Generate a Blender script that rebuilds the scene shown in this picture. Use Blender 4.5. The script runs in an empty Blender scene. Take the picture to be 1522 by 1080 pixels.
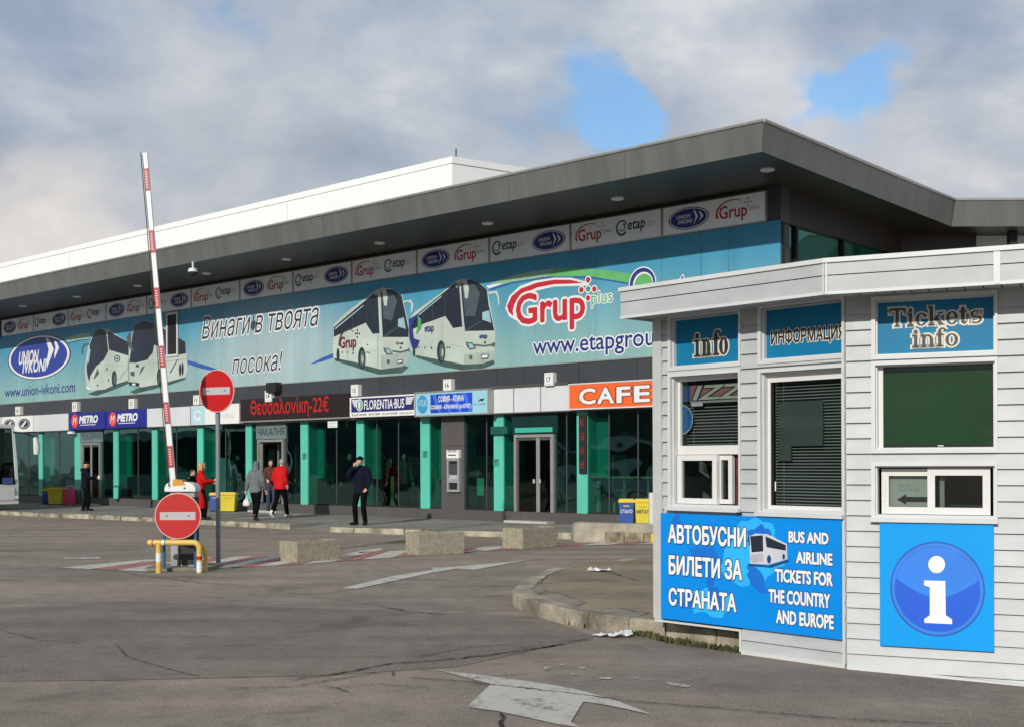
import bpy, bmesh, math, random
from mathutils import Vector, Matrix
from mathutils.geometry import delaunay_2d_cdt
random.seed(7)
C = bpy.context.scene.collection
R = math.radians
# ------------------------------------------------------------------ camera
CAMH = 1.65
F, YH, ROLL = 1850.0, 686.0, R(0.2)
cd = bpy.data.cameras.new("camera"); cam = bpy.data.objects.new("camera", cd); C.objects.link(cam)
cr, sr = math.cos(ROLL), math.sin(ROLL)
cam.matrix_world = Matrix(((cr, sr, 0, 0), (0, 0, -1, 0), (-sr, cr, 0, CAMH), (0, 0, 0, 1)))
cd.sensor_width = 36.0; cd.sensor_fit = 'HORIZONTAL'; cd.lens = 36.0 * F / 1522.0
cd.shift_y = (YH - 540.0) / 1522.0; cd.clip_end = 3000
bpy.context.scene.camera = cam
# ------------------------------------------------------------------ world, sun, exposure
sc = bpy.context.scene
sc.view_settings.view_transform = 'Standard'; sc.view_settings.look = 'None'
sc.view_settings.exposure = 0.0; sc.view_settings.gamma = 1.0
sc.render.film_transparent = False
sc.cycles.max_bounces = 8; sc.cycles.transparent_max_bounces = 16
SUN_TRAVEL = Vector((0.40, 0.92, 0)).normalized(); SUN_EL = R(23)
def build_world():
    w = bpy.data.worlds.new("World"); sc.world = w; w.use_nodes = True
    nt = w.node_tree; N = nt.nodes; L = nt.links; N.clear()
    def nd(t, **k):
        n = N.new(t)
        for a, b in k.items(): setattr(n, a, b)
        return n
    out = nd('ShaderNodeOutputWorld'); bg = nd('ShaderNodeBackground'); L.new(bg.outputs[0], out.inputs[0])
    sky = nd('ShaderNodeTexSky', sky_type='NISHITA', sun_disc=False)
    sky.sun_elevation = SUN_EL; sky.sun_rotation = math.atan2(-SUN_TRAVEL.x, -SUN_TRAVEL.y); sky.air_density = 1.2; sky.dust_density = 0.6
    tc = nd('ShaderNodeTexCoord')
    sep = nd('ShaderNodeSeparateXYZ'); L.new(tc.outputs['Generated'], sep.inputs[0])
    def math_(op, a, b=None, c=None, clamp=False):
        n = nd('ShaderNodeMath', operation=op); n.use_clamp = clamp
        for i, v in enumerate((a, b, c)):
            if v is None: continue
            if isinstance(v, (int, float)): n.inputs[i].default_value = v
            else: L.new(v, n.inputs[i])
        return n.outputs[0]
    def noise(vec, scale, det=8, rough=0.55, dist=0.0):
        n = nd('ShaderNodeTexNoise'); n.inputs['Scale'].default_value = scale; n.inputs['Detail'].default_value = det
        n.inputs['Roughness'].default_value = rough; n.inputs['Distortion'].default_value = dist
        L.new(vec, n.inputs['Vector']); return n.outputs['Fac']
    def ramp(fac, stops):
        n = nd('ShaderNodeValToRGB'); e = n.color_ramp.elements
        while len(e) < len(stops): e.new(0.5)
        for el, (p, c) in zip(e, stops): el.position = p; el.color = (*c, 1)
        L.new(fac, n.inputs[0]); return n.outputs[0]
    def mix(fac, a, b):
        n = nd('ShaderNodeMix', data_type='RGBA')
        if isinstance(fac, float): n.inputs[0].default_value = fac
        else: L.new(fac, n.inputs[0])
        for i, v in ((6, a), (7, b)):
            if isinstance(v, tuple): n.inputs[i].default_value = (*v, 1)
            else: L.new(v, n.inputs[i])
        return n.outputs[2]
    # directions flattened onto a cloud layer
    zz = math_('ADD', math_('MAXIMUM', sep.outputs[2], 0.0), 0.42)
    cx = math_('DIVIDE', sep.outputs[0], zz); cy = math_('DIVIDE', sep.outputs[1], zz)
    cv = nd('ShaderNodeCombineXYZ'); L.new(cx, cv.inputs[0]); L.new(cy, cv.inputs[1]); cv.inputs[2].default_value = 3.7
    big = noise(cv.outputs[0], 1.7, 4, 0.5, 0.3)
    med = noise(cv.outputs[0], 4.6, 10, 0.60, 0.3)
    shade = noise(cv.outputs[0], 2.6, 9, 0.54, 0.25)
    # where the blue holes of the photograph are
    def hole(px, py, width):
        a = (px - 761) / F; b = (YH - py) / F
        v = Vector((a, 1, b)).normalized()
        n = nd('ShaderNodeVectorMath', operation='DOT_PRODUCT'); nrm = nd('ShaderNodeVectorMath', operation='NORMALIZE')
        wob = nd('ShaderNodeTexNoise'); wob.inputs['Scale'].default_value = 13.0; wob.inputs['Detail'].default_value = 5; L.new(tc.outputs['Generated'], wob.inputs['Vector'])
        wv = nd('ShaderNodeVectorMath', operation='MULTIPLY_ADD'); L.new(wob.outputs['Color'], wv.inputs[0]); wv.inputs[1].default_value = (.09, .09, .09); wv.inputs[2].default_value = (-.045, -.045, -.045)
        wa = nd('ShaderNodeVectorMath', operation='ADD'); L.new(tc.outputs['Generated'], wa.inputs[0]); L.new(wv.outputs[0], wa.inputs[1]); L.new(wa.outputs[0], nrm.inputs[0]); L.new(nrm.outputs[0], n.inputs[0]); n.inputs[1].default_value = v
        mr = nd('ShaderNodeMapRange'); mr.interpolation_type = 'SMOOTHSTEP'
        L.new(n.outputs['Value'], mr.inputs[0]); mr.inputs[1].default_value = math.cos(width); mr.inputs[2].default_value = 1.0
        return mr.outputs[0]
    hs = None
    for px, py, wd, k in HOLES:
        h = math_('MULTIPLY', hole(px, py, wd), k); hs = h if hs is None else math_('ADD', hs, h)
    cover = math_('ADD', math_('MULTIPLY', big, 1.2), math_('MULTIPLY', med, 1.6))
    cover = math_('SUBTRACT', math_('ADD', cover, -0.55), hs)
    cmask = nd('ShaderNodeMapRange'); cmask.interpolation_type = 'SMOOTHSTEP'; L.new(cover, cmask.inputs[0])
    cmask.inputs[1].default_value = 0.26; cmask.inputs[2].default_value = 0.72; cmask.inputs[3].default_value = 0.16
    ccol = ramp(math_('ADD', math_('MULTIPLY', shade, 0.72), math_('MULTIPLY', med, 0.28)),
                [(0.39, (0.25, 0.32, 0.44)), (0.48, (0.36, 0.43, 0.54)), (0.56, (0.52, 0.565, 0.63)), (0.65, (0.81, 0.815, 0.81))])
    lowv = nd('ShaderNodeMapRange'); L.new(sep.outputs[2], lowv.inputs[0]); lowv.inputs[1].default_value = 0.05; lowv.inputs[2].default_value = 0.30
    lowv.inputs[3].default_value = 0.55; lowv.inputs[4].default_value = 0.0
    ccol = mix(lowv.outputs[0], ccol, (0.62, 0.58, 0.54))
    warm = math_('MULTIPLY', hole(80, 375, 0.10), math_('MULTIPLY', med, 1.5), clamp=True); ccol = mix(warm, ccol, (.80, .76, .71))
    puff = math_('MULTIPLY', hole(1180, 290, 0.15), math_('MULTIPLY', shade, .8), clamp=True); ccol = mix(puff, ccol, (.82, .80, .78))
    puff2 = math_('MULTIPLY', hole(330, 110, 0.12), math_('MULTIPLY', shade, .7), clamp=True); ccol = mix(puff2, ccol, (.82, .80, .76))
    sk = nd('ShaderNodeMix', data_type='RGBA', blend_type='MULTIPLY'); sk.inputs[0].default_value = 1.0
    L.new(sky.outputs[0], sk.inputs[6]); sk.inputs[7].default_value = (SKYK * 0.8, SKYK * 1.15, SKYK * 1.5, 1)
    fin = mix(cmask.outputs[0], sk.outputs[2], ccol)
    # below the horizon: dull ground tone
    gm = nd('ShaderNodeMapRange'); L.new(sep.outputs[2], gm.inputs[0]); gm.inputs[1].default_value = -0.03; gm.inputs[2].default_value = 0.0
    fin = mix(gm.outputs[0], (0.10, 0.10, 0.09), fin)
    L.new(fin, bg.inputs[0]); bg.inputs[1].default_value = 1.0
SKYK = 0.10
HOLES = [(885, 108, 0.034, 0.34), (905, 158, 0.030, 0.30), (938, 178, 0.030, 0.34), (965, 196, 0.028, 0.30), (840, 140, 0.035, 0.18), (1205, 142, 0.030, 0.32), (1245, 134, 0.030, 0.34), (1290, 126, 0.030, 0.30), (1335, 108, 0.03, 0.22), (1375, 70, 0.03, 0.2), (1130, 5, 0.04, 0.22)]
build_world()
sl = bpy.data.lights.new("sun", 'SUN'); sl.energy = 3.5; sl.angle = R(0.6); sl.color = (1.0, 0.95, 0.86)
sun = bpy.data.objects.new("sun", sl); C.objects.link(sun)
sd = Vector((SUN_TRAVEL.x * math.cos(SUN_EL), SUN_TRAVEL.y * math.cos(SUN_EL), -math.sin(SUN_EL)))
sun.rotation_euler = sd.to_track_quat('-Z', 'Y').to_euler(); sun.location = (-20, -40, 30)

# ------------------------------------------------------------------ pixel rays and wall frames
def ray(px, py):
    a = (px - 761) / F; b = (YH - py) / F
    return Vector((a * cr + b * sr, 1.0, -a * sr + b * cr))
def G(px, py, h=0.0):
    r = ray(px, py); t = (h - CAMH) / r.z
    return Vector((r.x * t, t, h))
class Frame:                       # x along a wall to the right, y into it, z up
    def __init__(s, P, ang):
        s.P = Vector((P[0], P[1])); s.ang = ang
        s.d = Vector((math.cos(ang), -math.sin(ang))); s.n = Vector((math.sin(ang), math.cos(ang)))
    def w(s, x, y, h):
        q = s.P + s.d * x + s.n * y; return Vector((q.x, q.y, h))
    def px(s, px, py, y=0.0):
        r = ray(px, py); r2 = Vector((r.x, r.y)); t = (s.P + s.n * y).dot(s.n) / r2.dot(s.n)
        q = r2 * t - s.P
        return q.dot(s.d), CAMH + r.z * t
    def x(s, px, py, y=0.0): return s.px(px, py, y)[0]
    def h(s, px, py, y=0.0): return s.px(px, py, y)[1]

# ------------------------------------------------------------------ materials
MATS = {}
def nodes(name):
    m = bpy.data.materials.new(name); m.use_nodes = True; nt = m.node_tree
    return m, nt, nt.nodes, nt.links, nt.nodes['Principled BSDF']
def M(name, col, rough=0.6, var=0.12, scale=3.0, bump=0.0, bscale=60.0, metal=0.0, spec=0.5, col2=None, stretch=None, emit=0.0):
    if name in MATS: return MATS[name]
    m, nt, N, L, p = nodes(name)
    tc = N.new('ShaderNodeTexCoord'); mp = N.new('ShaderNodeMapping'); L.new(tc.outputs['Object'], mp.inputs[0])
    if stretch: mp.inputs['Scale'].default_value = stretch
    n = N.new('ShaderNodeTexNoise'); n.inputs['Scale'].default_value = scale; n.inputs['Detail'].default_value = 6; n.inputs['Roughness'].default_value = 0.6
    L.new(mp.outputs[0], n.inputs['Vector'])
    r = N.new('ShaderNodeValToRGB'); L.new(n.outputs['Fac'], r.inputs[0])
    a = tuple(max(0, c * (1 - var)) for c in col); b = tuple(min(1, c * (1 + var)) for c in (col2 or col))
    r.color_ramp.elements[0].position = 0.32; r.color_ramp.elements[0].color = (*a, 1)
    r.color_ramp.elements[1].position = 0.68; r.color_ramp.elements[1].color = (*b, 1)
    L.new(r.outputs[0], p.inputs['Base Color'])
    p.inputs['Roughness'].default_value = rough; p.inputs['Metallic'].default_value = metal; p.inputs['Specular IOR Level'].default_value = spec
    if emit:
        L.new(r.outputs[0], p.inputs['Emission Color']); p.inputs['Emission Strength'].default_value = emit
    if bump:
        n2 = N.new('ShaderNodeTexNoise'); n2.inputs['Scale'].default_value = bscale; n2.inputs['Detail'].default_value = 5
        L.new(tc.outputs['Object'], n2.inputs['Vector'])
        bp = N.new('ShaderNodeBump'); bp.inputs['Strength'].default_value = bump; bp.inputs['Distance'].default_value = 0.02
        L.new(n2.outputs['Fac'], bp.inputs['Height']); L.new(bp.outputs[0], p.inputs['Normal'])
    MATS[name] = m; return m
def glass(name, tint, refl=1.0, rough=0.02, wave=0.02, gcol=(1, 1, 1)):
    if name in MATS: return MATS[name]
    m, nt, N, L, p = nodes(name); N.remove(p); out = N['Material Output']
    tr = N.new('ShaderNodeBsdfTransparent'); tr.inputs[0].default_value = (*tint, 1)
    gl = N.new('ShaderNodeBsdfGlossy'); gl.inputs['Roughness'].default_value = rough; gl.inputs[0].default_value = (*gcol, 1)
    lw = N.new('ShaderNodeLayerWeight'); lw.inputs[0].default_value = 0.5; pw = N.new('ShaderNodeMath'); pw.operation = 'POWER'; L.new(lw.outputs['Facing'], pw.inputs[0]); pw.inputs[1].default_value = 4.5
    fr = N.new('ShaderNodeMath'); fr.operation = 'MULTIPLY_ADD'; L.new(pw.outputs[0], fr.inputs[0]); fr.inputs[1].default_value = 0.90; fr.inputs[2].default_value = refl * 0.055
    tc = N.new('ShaderNodeTexCoord'); nz = N.new('ShaderNodeTexNoise'); nz.inputs['Scale'].default_value = 0.9; nz.inputs['Detail'].default_value = 1
    L.new(tc.outputs['Object'], nz.inputs['Vector']); bp = N.new('ShaderNodeBump'); bp.inputs['Strength'].default_value = 1.0; bp.inputs['Distance'].default_value = wave
    L.new(nz.outputs['Fac'], bp.inputs['Height']); L.new(bp.outputs[0], gl.inputs['Normal'])
    mx = N.new('ShaderNodeMixShader'); L.new(fr.outputs[0], mx.inputs[0]); L.new(tr.outputs[0], mx.inputs[1]); L.new(gl.outputs[0], mx.inputs[2])
    L.new(mx.outputs[0], out.inputs[0]); MATS[name] = m; return m

# ------------------------------------------------------------------ mesh helpers
class MB:
    def __init__(s): s.v = []; s.f = []; s.m = []; s.mats = []; s.smooth = False
    def mi(s, mat):
        if mat not in s.mats: s.mats.append(mat)
        return s.mats.index(mat)
    def raw(s, vs, fs, mat):
        o = len(s.v); s.v += [Vector(v) for v in vs]; k = s.mi(mat)
        for f in fs: s.f.append([o + i for i in f]); s.m.append(k)
        return s
    def box(s, x0, x1, y0, y1, z0, z1, mat):
        vs = [(x, y, z) for z in (z0, z1) for y in (y0, y1) for x in (x0, x1)]
        return s.raw(vs, [(0, 2, 3, 1), (4, 5, 7, 6), (0, 1, 5, 4), (2, 6, 7, 3), (0, 4, 6, 2), (1, 3, 7, 5)], mat)
    def prism(s, pts, fn, d0, d1, mat):      # polygon pts (u,v), fn(u,v,d) -> xyz, thick from d0 to d1
        n = len(pts); vs = [fn(u, v, d0) for u, v in pts] + [fn(u, v, d1) for u, v in pts]
        fs = [tuple(range(n)), tuple(range(2 * n - 1, n - 1, -1))] + [(i, (i + 1) % n, n + (i + 1) % n, n + i) for i in range(n)]
        return s.raw(vs, fs, mat)
    def poly(s, pts3, mat): return s.raw(pts3, [tuple(range(len(pts3)))], mat)
    def tube(s, pts, rad, mat, n=12, cap=True):
        pts = [Vector(p) for p in pts]
        if not isinstance(rad, (list, tuple)): rad = [rad] * len(pts)
        vs = []; up0 = None
        for i, p in enumerate(pts):
            t = (pts[min(i + 1, len(pts) - 1)] - pts[max(i - 1, 0)]).normalized()
            if up0 is None: up0 = t.orthogonal().normalized()
            a = (up0 - t * up0.dot(t)).normalized(); up0 = a; b = t.cross(a)
            for k in range(n):
                q = 2 * math.pi * k / n; vs.append(p + (a * math.cos(q) + b * math.sin(q)) * rad[i])
        fs = [(i * n + k, i * n + (k + 1) % n, (i + 1) * n + (k + 1) % n, (i + 1) * n + k) for i in range(len(pts) - 1) for k in range(n)]
        if cap: fs += [tuple(range(n - 1, -1, -1)), tuple(range((len(pts) - 1) * n, len(pts) * n))]
        return s.raw(vs, fs, mat)
    def lathe(s, prof, mat, n=20, c=(0, 0, 0), axis='z'):
        vs = []
        for r, z in prof:
            for k in range(n):
                q = 2 * math.pi * k / n; a, b = r * math.cos(q), r * math.sin(q)
                p = (a, b, z) if axis == 'z' else (a, z, b)
                vs.append((c[0] + p[0], c[1] + p[1], c[2] + p[2]))
        m = len(prof)
        fs = [(i * n + k, i * n + (k + 1) % n, (i + 1) * n + (k + 1) % n, (i + 1) * n + k) for i in range(m - 1) for k in range(n)]
        fs += [tuple(range(n - 1, -1, -1)), tuple(range((m - 1) * n, m * n))]
        return s.raw(vs, fs, mat)
    def ell(s, c, r, mat, n=12, m=8):
        prof = [(math.sin(math.pi * i / m), -math.cos(math.pi * i / m)) for i in range(m + 1)]
        vs = [(c[0] + r[0] * max(a, 1e-3) * math.cos(2 * math.pi * k / n), c[1] + r[1] * max(a, 1e-3) * math.sin(2 * math.pi * k / n), c[2] + r[2] * z) for a, z in prof for k in range(n)]
        fs = [(i * n + k, i * n + (k + 1) % n, (i + 1) * n + (k + 1) % n, (i + 1) * n + k) for i in range(m) for k in range(n)]
        fs += [tuple(range(n - 1, -1, -1)), tuple(range(m * n, (m + 1) * n))]
        return s.raw(vs, fs, mat)
    def build(s, name, parent=None, origin=(0, 0, 0), smooth=False, bevel=0.0, label=None):
        me = bpy.data.meshes.new(name); o = Vector(origin)
        me.from_pydata([tuple(v - o) for v in s.v], [], s.f); me.update()
        for m in s.mats: me.materials.append(m)
        me.polygons.foreach_set('material_index', s.m)
        bm = bmesh.new(); bm.from_mesh(me)
        if bevel: bmesh.ops.remove_doubles(bm, verts=bm.verts, dist=1e-5)
        bmesh.ops.recalc_face_normals(bm, faces=bm.faces) if not s.flat() else None
        if bevel: bmesh.ops.bevel(bm, geom=[e for e in bm.edges if e.is_manifold and e.calc_face_angle(0) > 0.5], offset=bevel, segments=2, affect='EDGES', profile=0.7, clamp_overlap=True)
        bm.to_mesh(me); bm.free()
        if smooth:
            me.polygons.foreach_set('use_smooth', [True] * len(me.polygons))
            me.set_sharp_from_angle(angle=R(40))
        ob = bpy.data.objects.new(name, me); C.objects.link(ob)
        if parent: ob.parent = parent
        if label: ob['label'] = label
        return ob
    def flat(s): return False
def tag(o, label, cat, group=None):
    o['label'] = label; o['category'] = cat
    if group: o['group'] = group
    return o
def thing(name, label, cat, loc=(0, 0, 0), rz=0.0, group=None):
    o = bpy.data.objects.new(name, None); C.objects.link(o); o.location = loc; o.rotation_euler = (0, 0, rz); o.empty_display_size = 0.2
    return tag(o, label, cat, group)
class FT:                          # a thing fixed to a wall frame; parts are given in frame coordinates
    def __init__(s, fr, name, label, cat, org, group=None):
        s.org = org; s.e = thing(name, label, cat, fr.w(*org), -fr.ang, group)
    def add(s, mb, name, parent=None, **k): return mb.build(name, parent or s.e, s.org, **k)
def copy_tree(o, parent=None):
    c = o.copy(); C.objects.link(c)
    if parent: c.parent = parent
    for ch in list(o.children): copy_tree(ch, c)
    return c

# ------------------------------------------------------------------ lettering
_tc = {}
def text_geo(body, bold=0.0, shear=0.0, res=3, space=1.0):
    """outlines of the letters, filled by winding number (overlapping strokes fill cleanly)"""
    k = (body, bold, shear, res, space)
    if k in _tc: return _tc[k]
    cu = bpy.data.curves.new("t", 'FONT'); cu.body = body; cu.offset = bold; cu.shear = shear; cu.resolution_u = res; cu.space_character = space; cu.fill_mode = 'NONE'
    ob = bpy.data.objects.new("t", cu); C.objects.link(ob); bpy.context.view_layer.update()
    me = bpy.data.meshes.new_from_object(ob.evaluated_get(bpy.context.evaluated_depsgraph_get()))
    P = [Vector((v.co.x, v.co.y)) for v in me.vertices]; E = [tuple(e.vertices) for e in me.edges]
    bpy.data.objects.remove(ob); bpy.data.curves.remove(cu); bpy.data.meshes.remove(me)
    # contours in order
    nxt = {}
    for a, b in E: nxt.setdefault(a, []).append(b); nxt.setdefault(b, []).append(a)
    seen = set(); loops = []
    for a in range(len(P)):
        if a in seen or a not in nxt: continue
        lp = [a]; seen.add(a); cur = min(nxt[a]) if len(nxt[a]) > 1 and min(nxt[a]) == a + 1 else nxt[a][0]
        while cur not in seen:
            lp.append(cur); seen.add(cur); n = [q for q in nxt[cur] if q not in seen]
            if not n: break
            cur = n[0]
        if len(lp) > 2: loops.append(lp)
    # group contours into letters by overlapping x ranges, then triangulate each letter
    info = sorted(((min(P[q].x for q in l), max(P[q].x for q in l), l) for l in loops), key=lambda t: t[0]); groups = []
    for x0, x1, l in info:
        if groups and x0 < groups[-1][1] - 1e-4: groups[-1][1] = max(groups[-1][1], x1); groups[-1][2].append(l)
        else: groups.append([x0, x1, [l]])
    vs, fs = [], []
    for _, _, ls in groups:
        pts, ed, segs = [], [], []
        for l in ls:
            o = len(pts); pts += [P[q] for q in l]; n = len(l); ed += [(o + q, o + (q + 1) % n) for q in range(n)]; segs.append([(P[q].x, P[q].y) for q in l])
        r = delaunay_2d_cdt(pts, ed, [], 0, 1e-6); V, T = r[0], r[2]; o = len(vs); vs += [(v.x, v.y) for v in V]
        for t in T:
            cx_ = sum(V[q].x for q in t) / 3; cy_ = sum(V[q].y for q in t) / 3; wn = 0
            for sg in segs:
                for a in range(len(sg)):
                    (xa, ya), (xb, yb) = sg[a], sg[(a + 1) % len(sg)]
                    if (ya <= cy_) != (yb <= cy_):
                        xx = xa + (cy_ - ya) / (yb - ya) * (xb - xa)
                        if xx > cx_: wn += 1 if yb > ya else -1
            if wn: fs.append(tuple(o + q for q in t))
    _tc[k] = (vs, fs); return vs, fs
def bbox(vs):
    xs = [v[0] for v in vs]; ys = [v[1] for v in vs]; return min(xs), max(xs), min(ys), max(ys)
def add_text(mb, body, x0, x1, z0, z1, y, mat, bold=0.0, shear=0.0, res=3, outline=None, ow=0.05, oy=0.0025, fn=None, space=1.0, ref=None, upright=True):
    """letters filling the rectangle x0..x1, z0..z1 at depth y (outside = smaller y)"""
    fb = True; b0 = 0.0                               # letters are thickened by stacking shifted copies
    vs, fs = text_geo(body, b0, shear, res, space); bx = bbox(vs)
    def mp(p, yy):
        u = (p[0] - bx[0]) / (bx[1] - bx[0]); v = (p[1] - bx[2]) / (bx[3] - bx[2])
        X = x0 + u * (x1 - x0); Z = z0 + v * (z1 - z0)
        return fn(X, yy, Z) if fn else (X, yy, Z)
    def stack(r, yy, mt):
        for k in range(10):
            q = 2 * math.pi * k / 10; mb.raw([mp((p[0] + r * math.cos(q), p[1] + r * math.sin(q)), yy - .0001 * k) for p in vs], fs, mt)
    if outline:
        if fb: stack(bold + ow, y, outline)
        else:
            v2, f2 = text_geo(body, bold + ow, shear, res, space); mb.raw([mp(p, y) for p in v2], f2, outline)
        y = y - oy
    if fb and bold > .004: stack(bold * .8, y, mat)
    mb.raw([mp(p, y - (.0012 if fb else 0)) for p in vs], fs, mat)
def ellipse(cx, cz, rx, rz, n=32, a0=0, a1=360):
    full = abs(a1 - a0) >= 360
    return [(cx + rx * math.cos(R(a0 + (a1 - a0) * k / (n if full else n - 1))), cz + rz * math.sin(R(a0 + (a1 - a0) * k / (n if full else n - 1)))) for k in range(n)]
def flatpoly(mb, pts, y, mat): mb.raw([(a, y, b) for a, b in pts], [tuple(range(len(pts)))], mat)
def band(mb, outer, inner, y, mat):
    n = len(outer); mb.raw([(a, y, b) for a, b in outer] + [(a, y, b) for a, b in inner], [(i, i + 1, n + i + 1, n + i) for i in range(n - 1)], mat)
def arc(mb, c, rx, rz, a0, a1, w0, w1, y, mat, n=20):    # a tapering stroke along an ellipse arc
    o = []; i_ = []
    for k in range(n):
        t = k / (n - 1); q = R(a0 + (a1 - a0) * t); w = w0 + (w1 - w0) * t
        o.append((c[0] + (rx + w / 2) * math.cos(q), c[1] + (rz + w / 2) * math.sin(q))); i_.append((c[0] + (rx - w / 2) * math.cos(q), c[1] + (rz - w / 2) * math.sin(q)))
    band(mb, o, i_, y, mat)
# ================================================================== bus station building
PV = 0.13                                              # pavement level
FA = Frame(G(500, 764.5, PV).to_2d(), R(42.3))
def inv(w): q = Vector((w[0], w[1])) - FA.P; return Vector((q.dot(FA.d), q.dot(FA.n), w[2] if len(w) > 2 else 0))
sC = FA.x(1163, 500); sL = FA.x(1.5, 540)
hLT, hLB = FA.h(1138.6, 285, -.1), FA.h(1140, 328, -.1)
hBT, hBB = hLB - 0.02, FA.h(973, 529)
hST, hSB = FA.h(973, 563.5, -.1), FA.h(973, 604, -.1)
hS = hLT + 0.10
hP = PV + 0.27
clad = M('dark_cladding', (0.045, 0.05, 0.056), 0.42, 0.12, 0.8, spec=0.45)
clad2 = M('brown_grey_cladding', (0.085, 0.08, 0.078), 0.45, 0.1, 0.8)
brown = M('brown_panel', (0.020, 0.013, 0.009), 0.45, 0.15, 0.7)
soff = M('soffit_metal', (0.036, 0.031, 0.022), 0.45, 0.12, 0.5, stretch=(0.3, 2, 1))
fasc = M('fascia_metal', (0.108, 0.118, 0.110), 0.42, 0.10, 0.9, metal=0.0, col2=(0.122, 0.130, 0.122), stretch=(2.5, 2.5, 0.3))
white = M('white_panel', (0.74, 0.74, 0.72), 0.5, 0.04, 0.6)
whitew = M('white_render', (0.79, 0.80, 0.79), 0.7, 0.03, 0.4)
greyp = M('grey_light_panel', (0.60, 0.62, 0.64), 0.45, 0.05, 0.7)
alu = M('aluminium', (0.42, 0.41, 0.39), 0.4, 0.08, 4, metal=0.55)
dalu = M('dark_aluminium', (0.10, 0.095, 0.09), 0.4, 0.1, 4, metal=0.3)
black = M('black_matte', (0.012, 0.012, 0.013), 0.6, 0.2, 4)
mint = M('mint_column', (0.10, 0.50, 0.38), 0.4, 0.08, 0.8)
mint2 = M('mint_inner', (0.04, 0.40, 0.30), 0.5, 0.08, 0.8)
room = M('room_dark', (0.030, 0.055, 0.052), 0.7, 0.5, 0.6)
roomf = M('room_floor', (0.09, 0.09, 0.085), 0.5, 0.2, 1.5)
gls = glass('tinted_glass', (0.22, 0.52, 0.46), 3.2, gcol=(.45, .85, .80))
glsd = glass('dark_glass', (0.05, 0.07, 0.07), 1.0)
lampm = M('lamp_lens', (0.7, 0.7, 0.66), 0.4, 0.03)
bus_station = thing('bus_station', 'long dark clad bus station building with mint pillars and a wide overhanging roof', 'building', FA.w(0, 0, 0), -FA.ang)
def part(mb, name, parent=None, **k): return mb.build(name, parent or bus_station, **k)

sE = -46.0                                             # far left end, outside the picture
mb = MB(); mb.box(sE, sC, 0.0, 0.30, hSB + .02, hS + .3, clad); part(mb, 'upper_wall')
mb = MB()                                              # cladding band with open joints
xs = [sE]
while xs[-1] < sC - 0.4: xs.append(min(xs[-1] + (1.75 if len(xs) % 3 else 0.95), sC))
for a, b in zip(xs, xs[1:]): mb.box(a + .006, b - .006, -0.05, -0.002, hST - .02, hBB - .012, clad)
part(mb, 'cladding_panels'); mb = MB(); mb.box(sC - .62, sC, -0.05, -0.002, hLB - .02, hS, clad); part(mb, 'corner_cladding')
mb = MB(); mb.box(sE, sL - .05, -0.05, -0.002, hBB, hS, clad); part(mb, 'cladding_panels')
mb = MB()
xs = [sE]
while xs[-1] < sC - .3: xs.append(min(xs[-1] + 1.9, sC))
for a, b in zip(xs, xs[1:]): mb.box(a + .004, b - .004, 0.02, 0.22, 0.0, hP, clad2)
part(mb, 'plinth')
# interior
mb = MB(); mb.box(sE, sC - .1, 0.25, 8.0, 0.0, PV + .10, roomf); part(mb, 'interior_floor')
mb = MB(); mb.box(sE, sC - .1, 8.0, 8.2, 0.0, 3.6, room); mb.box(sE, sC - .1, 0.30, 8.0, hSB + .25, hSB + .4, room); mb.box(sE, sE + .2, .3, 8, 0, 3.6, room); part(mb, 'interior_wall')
mb = MB()
for k, px in enumerate((90, 140, 212, 262, 340, 500, 580, 655, 715, 830)):
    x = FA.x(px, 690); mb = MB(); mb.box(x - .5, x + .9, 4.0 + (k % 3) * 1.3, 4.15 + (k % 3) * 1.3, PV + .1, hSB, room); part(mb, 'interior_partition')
imat = [M('inner_ochre', (.30, .22, .10), .6, .3, 3), M('inner_grey', (.28, .30, .30), .6, .3, 3), M('inner_blue', (.08, .14, .24), .6, .3, 3), M('inner_white', (.5, .5, .48), .6, .2, 3)]
for k, px in enumerate((75, 150, 195, 245, 318, 345, 432, 470, 507, 556, 594, 612, 700, 722, 760, 838, 890, 930)):
    x = FA.x(px, 690); d_ = 1.6 + (k * 7 % 5) * .6; mb = MB(); hh = (1.1, 2.1, .85, 1.7)[k % 4]; mb.box(x - .3, x + .35 + (k % 3) * .3, d_, d_ + .5, PV + .1, PV + hh, imat[k % 4]); part(mb, 'interior_cabinet')
for k in range(14): x = FA.x(20 + k * 70, 690); mb = MB(); mb.box(x - .6, x + .6, 2.2, 2.4, hSB + .19, hSB + .245, lampm); part(mb, 'ceiling_lamp')
# glazing of the shop fronts, split at doors and at the clad pier
def X(px, y=690): return FA.x(px, y, 0.1)
pier = (X(658.5), X(692))
doors = [(X(122), X(150.5)), (X(384.5), X(423)), (X(766), X(824.5))]
cuts = sorted([pier] + doors)
a = sE
for c0, c1 in cuts + [(sC - .02, sC)]:
    mb = MB(); mb.poly([(a, .12, hP), (c0, .12, hP), (c0, .12, hSB + .1), (a, .12, hSB + .1)], gls); part(mb, 'glazing')
    a = c1
mb = MB()
for px in (42, 88, 205, 262, 335, 425, 500, 560, 592, 723, 842, 905, 948):
    x = X(px); mb.box(x - .012, x + .012, .105, .15, hP, hSB + .05, dalu)
mb.box(sE, sC, .10, .16, hP - .002, hP + .035, black); mb.box(sE, sC, .10, .16, hSB - .03, hSB + .1, black)
part(mb, 'glazing_bars')
mb = MB(); mb.box(pier[0], pier[1], .04, .5, PV, 1.25, clad2); mb.box(pier[0], pier[1], .04, .5, 1.262, 2.08, clad2); mb.box(pier[0], pier[1], .04, .5, 2.092, hSB + .05, clad2); part(mb, 'clad_pier')
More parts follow.
